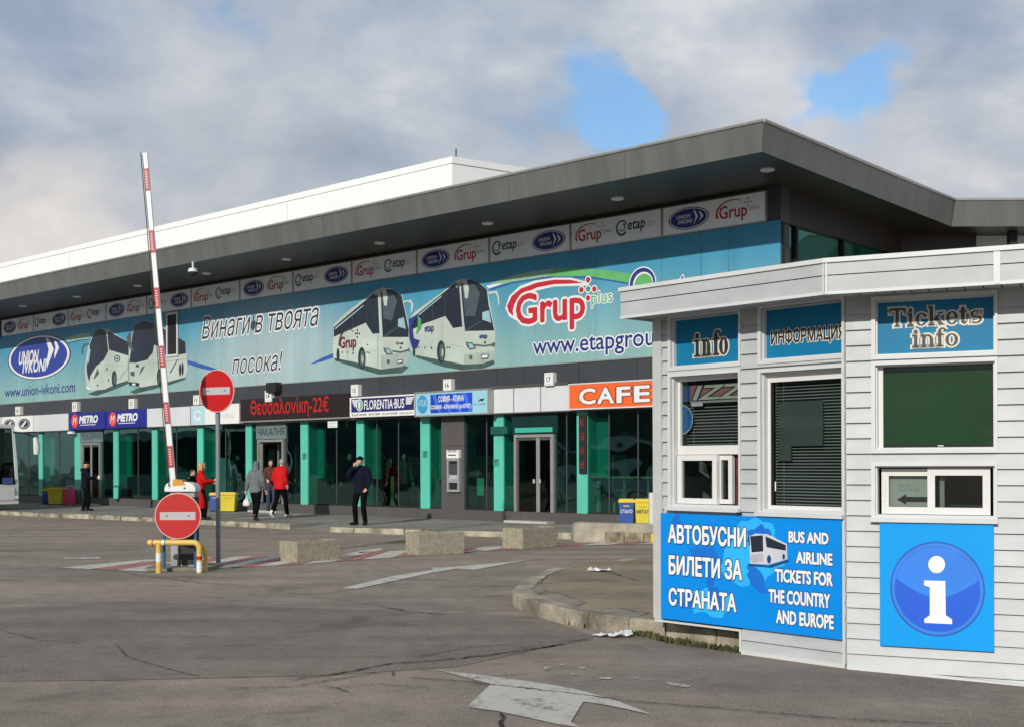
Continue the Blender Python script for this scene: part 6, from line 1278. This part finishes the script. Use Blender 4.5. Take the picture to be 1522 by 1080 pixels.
mb = MB()
for y0 in (-2.5, -.09): mb = MB(); mb.prism([(.02, .98), (-.04, 1.6), (-.25, Hc - .12), (-.33, Hc - .12), (-.12, 1.6), (-.1, .98)], lambda u_, v_, d_: (u_, d_, v_), y0, y0 + .09, greyp); mb.build('windscreen_pillar', cob)
mb = MB(); mb.poly([(.0, -2.41, .98), (.0, -.09, .98), (-.26, -.09, Hc - .12), (-.26, -2.41, Hc - .12)], cbk); mb.box(-.13, -.10, -2.41, -.09, 1.62, 1.68, black); mb.build('windscreen', cob); mb = MB(); mb.box(-.88, -.86, -2.45, -.05, .98, Hc - .12, black); mb.box(-.88, -.1, -2.45, -.05, .985, 1.0, black); mb.build('dashboard', cob)
mb = MB(); mb.box(.025, .05, -2.3, -.14, .46, .86, cw); mb.box(.0, .04, -2.5, 0, .34, .44, greyp); mb.build('front_panel', cob, bevel=.01); mb = MB(); mb.box(.045, .07, -.55, -.2, 1.0, 1.2, M('plate_blue', (.05, .08, .2), .5)); mb.build('small_sign', cob)
mb = MB(); mb.tube([(-.2, -.05, Hc - .25), (.15, .12, Hc - .28), (.35, .42, Hc - .42)], .03, black, 8); ma = mb.build('mirror_arm', cob); mb = MB(); mb.tube([(.35, .42, Hc - .42), (.36, .46, Hc - .7), (.35, .46, Hc - .98)], [.07, .11, .09], cw, 12); mb.build('mirror', ma, smooth=True)
for x_ in (-2.4, -8.6):
    for y_ in (-2.42, -.28): mb = MB(); mb.tube([(x_, y_, .47), (x_, y_ + .25, .47)], .47, M('tyre_rubber', (.015, .015, .015), .8), 24); wh = mb.build('wheel', cob); mb = MB(); mb.tube([(x_, y_ - .004, .47), (x_, y_ + .254, .47)], .26, greyp, 20); mb.build('rim', wh)
mb = MB(); mb.box(-11.0, -1.1, .001, .012, 1.25, Hc - .35, M('coach_side_window', (.02, .025, .028), .15)); mb.box(-11.0, -1.1, -2.512, -2.501, 1.25, Hc - .35, M('coach_side_window', (.02, .025, .028), .15)); mb.build('side_windows', cob); mb = MB(); mb.tube([(.04, -2.2, .62), (.06, -2.2, .62)], .09, pwhite, 14); mb.build('headlight', cob); mb = MB(); mb.tube([(.04, -.07, .56), (.055, -.07, .56)], .06, pwhite, 14); mb.build('headlight', cob)

# unseen coaches and hall added on the left for the shop glass to mirror
for k, (x_, y_, q) in enumerate(((-27, 9, 96), (-30, 17.5, 100), (-33, 26, 97))):
    o = copy_tree(cob); o.location = (x_, y_, 0); o.rotation_euler = (0, 0, R(q)); o['label'] = 'white coach added outside the left picture edge for the shop glass to mirror'; o['group'] = 'coaches added on the left for reflections'
hl = local('added_reflection_hall', 'long dark hall added outside the left picture edge to block sky reflections', 'building', (-85, -10, 0)); mb = MB(); mb.box(-8, 8, -60, 60, 0, 13, M('hall_wall', (.10, .10, .095), .8, .3, .3)); mb.build('hall_wall', hl); mb = MB()
for k in range(3): mb.box(8.01, 8.06, -58, 58, 2 + k * 3.6, 3.8 + k * 3.6, M('hall_glass', (.03, .05, .06), .2))
mb.build('window_bands', hl)
# ================================================================== people
skin = M('skin', (.50, .29, .21), .6, .06, 12); skin2 = M('skin_pale', (.56, .35, .27), .6, .06, 12)
def cap_chain(mb, pts, radii, mat, n=12):
    """rounded tapering limb"""
    P = [Vector(p) for p in pts]; a = (P[0] - P[1]).normalized(); b = (P[-1] - P[-2]).normalized(); r0, r1 = radii[0], radii[-1]
    Q = [P[0] + a * r0 * f for f in (.95, .6)] + P + [P[-1] + b * r1 * f for f in (.6, .95)]; RR = [r0 * .3, r0 * .8] + list(radii) + [r1 * .8, r1 * .3]
    mb.tube(Q, RR, mat, n)
def loft(mb, rings, mat, n=20):          # rings: (center, rx, ry) horizontal ellipses
    vs = []
    for c, rx_, ry_ in rings:
        for k in range(n): q = 2 * math.pi * k / n; vs.append((c[0] + rx_ * math.cos(q), c[1] + ry_ * math.sin(q), c[2]))
    m = len(rings); fs = [(i * n + k, i * n + (k + 1) % n, (i + 1) * n + (k + 1) % n, (i + 1) * n + k) for i in range(m - 1) for k in range(n)] + [tuple(range(n - 1, -1, -1)), tuple(range((m - 1) * n, m * n))]
    mb.raw(vs, fs, mat)
def fuse(mb, name, parent, voxel, smooth_it=4, fac=.5):
    o = mb.build(name); md = o.modifiers.new('r', 'REMESH'); md.mode = 'VOXEL'; md.voxel_size = voxel; sm = o.modifiers.new('s', 'SMOOTH'); sm.iterations = smooth_it; sm.factor = fac
    dg = bpy.context.evaluated_depsgraph_get(); dg.update(); me = bpy.data.meshes.new_from_object(o.evaluated_get(dg)); old = o.data; o.modifiers.clear(); o.data = me; bpy.data.meshes.remove(old); me.name = name
    me.materials.clear(); me.materials.append(mb.mats[0]); me.polygons.foreach_set('material_index', [0] * len(me.polygons)); me.polygons.foreach_set('use_smooth', [True] * len(me.polygons)); o.parent = parent; return o
def ik(a, b, l1, l2, pole):
    a, b = Vector(a), Vector(b); d = b - a; L = min(d.length, (l1 + l2) * .999); u = d.normalized(); q = (l1 * l1 - l2 * l2 + L * L) / (2 * L); h = math.sqrt(max(0, l1 * l1 - q * q)); p = Vector(pole); p = (p - u * p.dot(u)).normalized(); return a + u * q + p * h, a + u * L
def hand(mb, w, d, side, mat, curl=.5, up_=Vector((0, 0, 1))):
    d = Vector(d).normalized(); s = d.cross(Vector((0, 1, 0.2))); s = (s if s.length > .2 else d.cross(Vector((1, 0, 0)))).normalized(); f = s.cross(d).normalized()
    palm = w + d * .05; cap_chain(mb, [w, w + d * .045, w + d * .085], [.026, .034, .036], mat, 10)
    for k, l in enumerate((.062, .072, .068, .054)):
        b0 = w + d * .085 + s * ((k - 1.5) * .019); m1 = b0 + d * l * .5 - f * side * curl * .018; e1 = m1 + d * l * .42 - f * side * curl * .035; cap_chain(mb, [b0, m1, e1], [.0105, .0098, .0085], mat, 8)
    b0 = w + d * .035 + s * (-.034); cap_chain(mb, [b0, b0 + d * .03 - s * .018, b0 + d * .055 - s * .012 - f * side * .012], [.0125, .011, .009], mat, 8)
def person(label, px, py, h_base, top_py, facing, cfg, depth=None, group=None, x_world=None):
    g = G(px, py, h_base) if depth is None else None
    if g is None: g = depth
    z_ = g.y; Ht = (CAMH - (top_py - (686 + (761 - px) * .0035)) * z_ / F) - h_base
    t = thing('person', label, 'person', g, facing, group); k = Ht / 1.76; c = cfg; fem = c.get('fem', 0)
    ml = c.get('lfoot', (-.10, 0, 0)); mr = c.get('rfoot', (.10, 0, 0)); lean = c.get('lean', 0.0)
    V = lambda x_, y_, z_: Vector((x_, y_ + lean * max(0, z_ - .9), z_)) * k
    hip = {-1: V(-.095, 0, .92), 1: V(.095, 0, .92)}; sh = {-1: V(-.185 + .02 * fem, -.01, 1.43), 1: V(.185 - .02 * fem, -.01, 1.43)}
    foot = {-1: Vector(ml) * k, 1: Vector(mr) * k}; toe = {-1: c.get('ltoe', (0, 1)), 1: c.get('rtoe', (0, 1))}
    ank = {s: foot[s] + Vector((0, 0, .085)) * k for s in (-1, 1)}; knee = {}
    for s in (-1, 1): knee[s], ank[s] = ik(hip[s], ank[s], .44 * k, .415 * k, (0.05 * s, 1, 0))
    wr_ = {-1: V(*c.get('lhand', (-.27, .06, .86))), 1: V(*c.get('rhand', (.27, .06, .86)))}; elb = {}
    for s in (-1, 1): elb[s], wr_[s] = ik(sh[s], wr_[s], .29 * k, .26 * k, c.get('lpole' if s < 0 else 'rpole', (.35 * s, -1, -.2)))
    hc = V(0, .035, 1.635); yaw = c.get('headyaw', 0.0); hq = Matrix.Rotation(yaw, 3, 'Z'); HD = lambda x_, y_, z_: hc + hq @ (Vector((x_, y_, z_)) * k)
    sk = c.get('skin', skin); mb = MB()
    # continuous body: head with nose, jaw, ears; neck; trunk; arms with hands; legs
    loft(mb, [(HD(0, .005 + .008 * math.cos(a_), .115 * math.sin(a_)), max(.004, .076 * math.cos(a_)) * k, max(.004, .095 * math.cos(a_)) * k) for a_ in [R(q) for q in range(-88, 89, 16)]], sk); cap_chain(mb, [HD(0, .045, -.055), HD(0, .075, -.085)], [.050 * k, .028 * k], sk)
    cap_chain(mb, [HD(0, .092, .015), HD(0, .108, -.012), HD(0, .112, -.026)], [.010 * k, .014 * k, .016 * k], sk, 8)
    for s in (-1, 1): mb.ell(HD(s * .077, .0, -.005), (.012 * k, .02 * k, .032 * k), sk)
    cap_chain(mb, [V(0, .0, 1.40), V(0, .012, 1.56)], [.062 * k, .052 * k], sk)
    loft(mb, [(V(0, 0, .86), .15 * k, .10 * k), (V(0, 0, 1.0), .14 * k, .095 * k), (V(0, 0, 1.12), .135 * k, .09 * k), (V(0, 0, 1.3), .165 * k, .105 * k), (V(0, -.005, 1.42), .16 * k, .085 * k), (V(0, 0, 1.47), .07 * k, .06 * k)], sk)
    for s in (-1, 1):
        cap_chain(mb, [sh[s], elb[s], wr_[s]], [.050 * k, .040 * k, .027 * k], sk); hand(mb, wr_[s], (wr_[s] - elb[s]), s, sk, c.get('curl', .6))
        cap_chain(mb, [hip[s], knee[s], ank[s]], [.080 * k, .055 * k, .038 * k], sk); f_ = Vector((toe[s][0], toe[s][1], 0)).normalized(); cap_chain(mb, [ank[s] - f_ * .03 * k - Vector((0, 0, .04)) * k, ank[s] + f_ * .14 * k - Vector((0, 0, .05)) * k], [.035 * k, .030 * k], sk)
    body = fuse(mb, 'body', t, .0105, 3)
    mb = MB(); em = M('eye_dark', (.02, .015, .012), .3)
    for s in (-1, 1): mb.ell(HD(s * .031, .091, .012), (.012 * k, .006 * k, .007 * k), em); mb.box(*[v for q in zip(HD(s * .031, .096, .03) - Vector((.016, .003, .003)), HD(s * .031, .096, .03) + Vector((.016, .003, .003))) for v in q], c.get('hairm', em))
    mb.build('eyes', t); mb = MB(); mb.ell(HD(0, .099, -.055), (.024 * k, .006 * k, .006 * k), M('lips', (.35, .10, .09), .5)); mb.build('mouth', t)
    # trousers
    if c.get('trousers'):
        mb = MB(); tm = c['trousers']; w = c.get('legw', 1.0)
        loft(mb, [(V(0, .0, .80), .155 * k, .115 * k), (V(0, -.01, .92), .165 * k, .125 * k), (V(0, 0, 1.03), .155 * k, .11 * k)], tm)
        for s in (-1, 1): dn_ = (ank[s] - knee[s]).normalized(); cap_chain(mb, [hip[s], hip[s].lerp(knee[s], .5), knee[s], knee[s].lerp(ank[s], .4), ank[s] + dn_ * .01], [.098 * k * w, .090 * k * w, .070 * k * w, .072 * k * w, .060 * k * w], tm)
        fuse(mb, 'trousers', t, .016, 4)
    # shoes
    for s in (-1, 1):
        mb = MB(); f_ = Vector((toe[s][0], toe[s][1], 0)).normalized(); pitch = c.get('lpitch' if s < 0 else 'rpitch', 0.0); b0 = ank[s] - Vector((0, 0, .045)) * k; fd = (f_ * math.cos(pitch) - Vector((0, 0, 1)) * math.sin(pitch)); cap_chain(mb, [b0 - fd * .045 * k, b0 + fd * .05 * k, b0 + fd * .15 * k, b0 + fd * .185 * k - Vector((0, 0, .006)) * k], [.047 * k, .050 * k, .042 * k, .034 * k], c['shoes']); cap_chain(mb, [ank[s] + Vector((0, 0, .05)) * k, b0], [.052 * k, .050 * k], c['shoes']); fuse(mb, 'shoe', t, .011, 2)
    # upper garment
    if c.get('top'):
        mb = MB(); tm = c['top']; lo = c.get('hem', .80); puff = c.get('puff', 1.0); fl = c.get('flare', 1.0)
        rings = [(V(0, -.005, lo), .178 * puff * fl * k, .135 * puff * fl * k), (V(0, -.005, lo + .06), .185 * puff * fl * k, .142 * puff * fl * k), (V(0, 0, 1.02), .172 * puff * k, .128 * puff * k), (V(0, 0, 1.15), .178 * puff * k, .13 * puff * k), (V(0, .0, 1.32), .195 * k * puff, .135 * k * puff), (V(0, -.005, 1.43), .185 * k, .11 * k), (V(0, .0, 1.50), .095 * k, .085 * k), (V(0, .005, 1.535), .078 * k, .076 * k)]
        loft(mb, rings, tm); 
        for s in (-1, 1): u_ = (wr_[s] - elb[s]).normalized(); cap_chain(mb, [sh[s] - Vector((s * .03, 0, .01)) * k, sh[s].lerp(elb[s], .5), elb[s], elb[s].lerp(wr_[s], .5), wr_[s] - u_ * .015], [.082 * k * puff, .075 * k * puff, .066 * k * puff, .060 * k * puff, .048 * k * puff], tm)
        if c.get('hood_down'): cap_chain(mb, [V(-.07, -.09, 1.48), V(0, -.12, 1.46), V(.07, -.09, 1.48)], [.05 * k, .065 * k, .05 * k], tm)
        fuse(mb, c.get('topname', 'jacket'), t, .016, 4)
    if c.get('skirt'):
        mb = MB(); loft(mb, [(V(0, -.01, c['skirt'][1]), .24 * k, .19 * k), (V(0, -.01, c['skirt'][1] + .2), .225 * k, .175 * k), (V(0, -.01, .78), .20 * k, .155 * k), (V(0, -.01, .95), .165 * k, .125 * k)], c['skirt'][0]); fuse(mb, 'coat_skirt', t, .018, 4)
    if c.get('hair'):
        mb = MB(); hm, style = c['hair']; 
        loft(mb, [(HD(0, -.016, -.03 if style == 'short' else -.06), .079 * k, .080 * k)] + [(HD(0, -.014 + .004 * math.cos(a_), .012 + .122 * math.sin(a_)), max(.004, .085 * math.cos(a_)) * k, max(.004, .098 * math.cos(a_)) * k) for a_ in [R(q) for q in range(0, 89, 11)]], hm)
        if style == 'bob':
            for s in (-1, 1): cap_chain(mb, [HD(s * .07, -.02, .05), HD(s * .082, -.015, -.04), HD(s * .072, -.02, -.125)], [.035 * k, .036 * k, .028 * k], hm)
            cap_chain(mb, [HD(0, -.075, .05), HD(0, -.085, -.05), HD(0, -.07, -.13)], [.055 * k, .055 * k, .045 * k], hm); cap_chain(mb, [HD(-.055, .065, .085), HD(.04, .085, .085)], [.025 * k, .022 * k], hm)
        fuse(mb, 'hair', t, .012, 3)
    if c.get('hat'):
        mb = MB(); loft(mb, [(HD(0, -.004, .035), .088 * k, .106 * k), (HD(0, -.004, .06), .091 * k, .108 * k), (HD(0, -.006, .095), .082 * k, .098 * k), (HD(0, -.008, .125), .055 * k, .066 * k), (HD(0, -.008, .138), .015 * k, .018 * k)], c['hat']); fuse(mb, 'beanie', t, .011, 2)
    if c.get('hood'):
        mb = MB(); loft(mb, [(V(0, -.03, 1.47), .10 * k, .10 * k), (HD(0, -.03, -.08), .10 * k, .095 * k), (HD(0, -.035, .0), .102 * k, .095 * k), (HD(0, -.03, .07), .090 * k, .088 * k), (HD(0, -.02, .12), .05 * k, .055 * k), (HD(0, -.02, .135), .012 * k, .012 * k)], c['hood']); fuse(mb, 'hood', t, .013, 3)
    return t, k, wr_, elb
navyc = M('navy_cloth', (.006, .007, .018), .85, .25, 8, .9, 13, spec=.12); blackc = M('black_cloth', (.004, .004, .0045), .9, .3, 8, .9, 13, spec=.08); redc = M('red_jacket', (.50, .006, .008), .7, .12, 5, .9, 13, spec=.2); redcoat = M('red_coat', (.48, .008, .010), .85, .10, 5, .9, 13, spec=.15); greyc = M('grey_hoodie', (.125, .145, .15), .9, .16, 9, .9, 13); blond = M('blond_hair', (.45, .28, .11), .6, .25, 25); grayh = M('grey_hair', (.30, .29, .27), .7, .2, 25); dark_h = M('dark_hair', (.03, .02, .016), .6, .2, 20); wshoe = M('white_shoe', (.66, .66, .66), .5, .06, 8); dshoe = M('dark_shoe', (.012, .011, .011), .5, .2); brsh = M('brown_shoe', (.09, .05, .04), .6, .2); bagw = M('plastic_bag', (.62, .62, .60), .45, .12, 9); dred = M('dark_red_cloth', (.11, .02, .018), .85, .2, 8, .9, 13); tealc = M('pale_green_jacket', (.20, .52, .32), .8, .15, 6); denim = M('denim', (.03, .045, .10), .85, .2, 10, .9, 13)
def bag(t_, hand_w, label, s=.11, mat=None, name='plastic_bag'):
    o = t_.matrix_world if False else None; m = Matrix.Translation(t_.location) @ Matrix.Rotation(t_.rotation_euler.z, 4, 'Z'); w = m @ hand_w
    b = thing(name, label, 'bag', (w.x, w.y, w.z - .34)); mb = MB(); loft(mb, [((0, 0, .0), s * .5, s * .35), ((0, 0, .03), s * 1.0, s * .75), ((.01, 0, .10), s * 1.05, s * .8), ((0, 0, .17), s * .7, s * .5), ((0, 0, .22), s * .22, s * .2), ((0, 0, .26), s * .15, s * .12)], mat or bagw, 14); rnd = random.Random(3); mb.v = [v + Vector((rnd.uniform(-.012, .012), rnd.uniform(-.012, .012), rnd.uniform(-.008, .008))) for v in mb.v]; mb.build('bag_body', b, smooth=True); mb = MB(); mb.tube([(-.02, 0, .24), (-.015, 0, .33), (.015, 0, .33), (.02, 0, .24)], .006, mat or bagw, 6); mb.build('bag_handle', b)
# man in navy at the far left, facing right
t, k, wr_, _ = person('man in a dark navy jacket and cap holding a cup at the far left', 127, 758.5, PV, 685, R(-62), dict(trousers=blackc, top=navyc, puff=1.08, hem=.78, hat=blackc, hood_down=1, shoes=dshoe, rhand=(.20, .34, 1.16), lhand=(-.26, .08, .86), lfoot=(-.12, -.06, 0), rfoot=(.13, .05, 0)))
m = Matrix.Translation(t.location) @ Matrix.Rotation(t.rotation_euler.z, 4, 'Z'); w = m @ (wr_[1] + Vector((0, .09, .02))); cu = thing('paper_cup', 'small white paper cup held by the man in navy', 'cup', w); mb = MB(); mb.lathe([(.03, -.05), (.042, .06), (.044, .065), (.01, .066)], bwhite, 14); mb.build('cup_body', cu)
# woman in red coat, profile to the right
t, k, wr_, _ = person('blond woman in a long red coat standing behind the barrier', 299, 771.5, PV, 687, R(-72), dict(fem=1, trousers=blackc, top=redcoat, puff=1.02, hem=.80, skirt=(redcoat, .34), hair=(blond, 'bob'), shoes=dshoe, skin=skin2, rhand=(.16, .36, 1.20), lhand=(-.14, .34, 1.12), curl=1.0, rfoot=(.09, .1, 0)))
# dark figure beside her
person('person in black clothing beside the blond woman, mostly hidden by the barrier', 285, 768, PV, 697, R(-100), dict(fem=1, trousers=blackc, top=blackc, hair=(dark_h, 'short'), shoes=dshoe, skin=skin2, rhand=(.1, .34, 1.15), lhand=(-.1, .32, 1.1)))
# grey hoodie man walking away to the right
t, k, wr_, _ = person('man in a grey hoodie and black trousers walking away with a white bag', 380, 772.5, PV, 684.5, R(-20), dict(trousers=blackc, top=greyc, topname='hoodie', hem=.82, puff=1.1, hood=greyc, shoes=brsh, legw=1.08, lhand=(-.33, .02, .86), rhand=(.24, .16, .92), lfoot=(-.09, .12, 0), rfoot=(.14, -.26, .03), rpitch=.5, lean=.05, rtoe=(.3, 1)))
bag(t, wr_[-1] + Vector((0, 0, -.1)), 'small white plastic bag hanging from the hand of the man in the grey hoodie', .10)
# red jacket man striding
t, k, wr_, _ = person('grey haired man in a bright red jacket and white shoes striding away', 417, 768, PV, 681, R(-30), dict(trousers=blackc, top=redc, puff=1.3, hem=.84, hair=(grayh, 'short'), shoes=wshoe, lhand=(-.26, .18, .95), rhand=(.34, -.12, 1.0), lfoot=(-.08, -.30, .05), rfoot=(.07, .22, 0), lpitch=.7, lean=.07, headyaw=R(25)))
bag(t, wr_[-1] + Vector((0, .02, -.1)), 'small white plastic bag held by the man in the red jacket', .085)
# woman in the doorway
t, k, wr_, _ = person('woman in dark red clothing standing in the open waiting room doorway', 403, 757, PV + .06, 682, R(200), depth=FA.w(FA.x(402.5, 700, -.1), -.1, PV + .06), cfg=dict(fem=1, trousers=denim, top=dred, hem=.86, hair=(dark_h, 'bob'), shoes=dshoe, skin=skin2, lhand=(-.2, .3, 1.0), rhand=(.18, .3, 1.06)))
# man in beanie near the kerb
t, k, wr_, _ = person('man in black beanie and navy jacket at the kerb, hand at his mouth', 536.5, 779.5, PV, 678, R(158), dict(trousers=blackc, top=navyc, puff=1.14, hem=.80, hat=blackc, hood_down=1, shoes=dshoe, headyaw=R(28), rhand=(.06, .27, 1.50), rpole=(.8, .1, -1), lhand=(-.24, .16, .95), lfoot=(-.14, .02, 0), rfoot=(.15, 0, 0), ltoe=(-.2, 1), rtoe=(.35, 1)))
# people behind the glass
def inside(px, h_top, dy, label, cfg, facing): 
    x_ = FA.x(px, 700, dy); w = FA.w(x_, dy, PV + .1); pt = (686 + (761 - px) * .0035) - (h_top + PV + .1 - CAMH) * F / w.y; person(label, px, 0, PV + .1, pt, facing, cfg, depth=w)
inside(572, 1.72, .9, 'person in a dark red jacket standing behind the tinted glass right of the beanie man', dict(trousers=blackc, top=M('inner_red_jacket', (.34, .06, .04), .8, .2, 6), puff=1.1, hair=(dark_h, 'short'), shoes=dshoe), R(120))
inside(487, 1.60, 1.0, 'person in a pale green jacket behind the tinted glass', dict(trousers=blackc, top=tealc, hair=(dark_h, 'short'), shoes=dshoe), R(150))
inside(520, 1.70, .7, 'black figure added behind the tinted glass as reflection of the beanie man', dict(trousers=blackc, top=blackc, hair=(dark_h, 'short'), shoes=dshoe), R(190))  # added figure stands in for the beanie man's dark reflection in the glass
inside(355, 1.70, .8, 'person in black behind the tinted glass right of the tall sign pole', dict(trousers=blackc, top=blackc, hair=(dark_h, 'short'), shoes=dshoe), R(160))
inside(600, 1.70, 1.6, 'person in a black jacket behind the tinted glass left of the cash machine', dict(trousers=blackc, top=M('inner_dark_jacket', (.10, .11, .10), .8, .3, 6), hair=(dark_h, 'short'), shoes=dshoe), R(200))
# ================================================================== things behind the glass
def finside(px, dy): x_ = FA.x(px, 720, dy); return x_
x_ = finside(725, .35); t = FT(FA, 'red_pedestal', 'dark red cylindrical stand with a pale green leaflet behind the glass', 'stand', (x_, .5, PV + .1)); mb = MB(); mb.lathe([(.27, PV + .11), (.27, PV + 1.0), (.22, PV + 1.08), (.20, PV + 1.25), (.05, PV + 1.26)], M('stand_red', (.22, .02, .025), .5, .15, 3), 20, (x_, .5, 0)); t.add(mb, 'stand_body', smooth=True); mb = MB(); mb.box(x_ - .25, x_ + .0, .2, .21, PV + .65, PV + 1.1, M('leaflet', (.30, .60, .42), .5)); t.add(mb, 'leaflet')
t = FT(FA, 'potted_plant', 'small dark leafy plant on the red stand behind the glass', 'plant', (x_, .5, PV + 1.27)); mb = MB(); mb.lathe([(.08, PV + 1.27), (.11, PV + 1.38), (.02, PV + 1.385)], black, 12, (x_, .5, 0)); t.add(mb, 'pot'); mb = MB(); rnd = random.Random(4); lf = M('leaf_dark', (.04, .10, .04), .6, .3, 6)
for k in range(26):
    q = rnd.uniform(0, 6.28); l_ = rnd.uniform(.25, .42); zz = rnd.uniform(.05, .28); o_ = Vector((x_, .5, PV + 1.38)); m_ = o_ + Vector((math.cos(q) * l_ * .5, math.sin(q) * l_ * .4, zz)); e_ = o_ + Vector((math.cos(q) * l_, math.sin(q) * l_ * .7, zz - .06)); s_ = Vector((-math.sin(q), math.cos(q), 0)) * .035; mb.raw([o_, m_ - s_, e_, m_ + s_], [(0, 1, 2, 3)], lf)
t.add(mb, 'leaves')
xa, xb = FA.x(876, 708, .45), FA.x(985, 708, .45); hc_ = FA.h(880, 707, .3); t = FT(FA, 'bar_counter', 'narrow wooden bar counter along the cafe window', 'counter', ((xa + xb) / 2, .4, PV + .1)); mb = MB(); mb.box(xa, xb, .22, .62, hc_ - .04, hc_, M('counter_wood', (.45, .36, .18), .5, .15, 4)); t.add(mb, 'counter_top')
for q in (.16, .5, .82): mb = MB(); mb.tube([(xa + (xb - xa) * q, .42, PV + .1), (xa + (xb - xa) * q, .42, hc_ - .042)], .03, alu, 10); t.add(mb, 'leg')
for k, px_ in enumerate((893, 925)):
    xx = FA.x(px_, 740, .95); t = FT(FA, 'bar_stool', ('left' if k == 0 else 'right') + ' bar stool at the cafe window counter', 'stool', (xx, .95, PV + .1), 'bar stools at the cafe window'); z_ = PV + .1; mb = MB(); mb.lathe([(.02, z_ + .70), (.18, z_ + .71), (.18, z_ + .76), (.02, z_ + .77)], M('stool_seat', (.2, .22, .2), .5), 18, (xx, .95, 0)); t.add(mb, 'seat'); mb = MB(); mb.tube([(xx, .95, z_ + .02), (xx, .95, z_ + .705)], .025, alu, 10); t.add(mb, 'stem'); mb = MB(); mb.lathe([(.2, z_ + .0), (.2, z_ + .015), (.03, z_ + .03)], alu, 18, (xx, .95, 0)); t.add(mb, 'foot_plate')
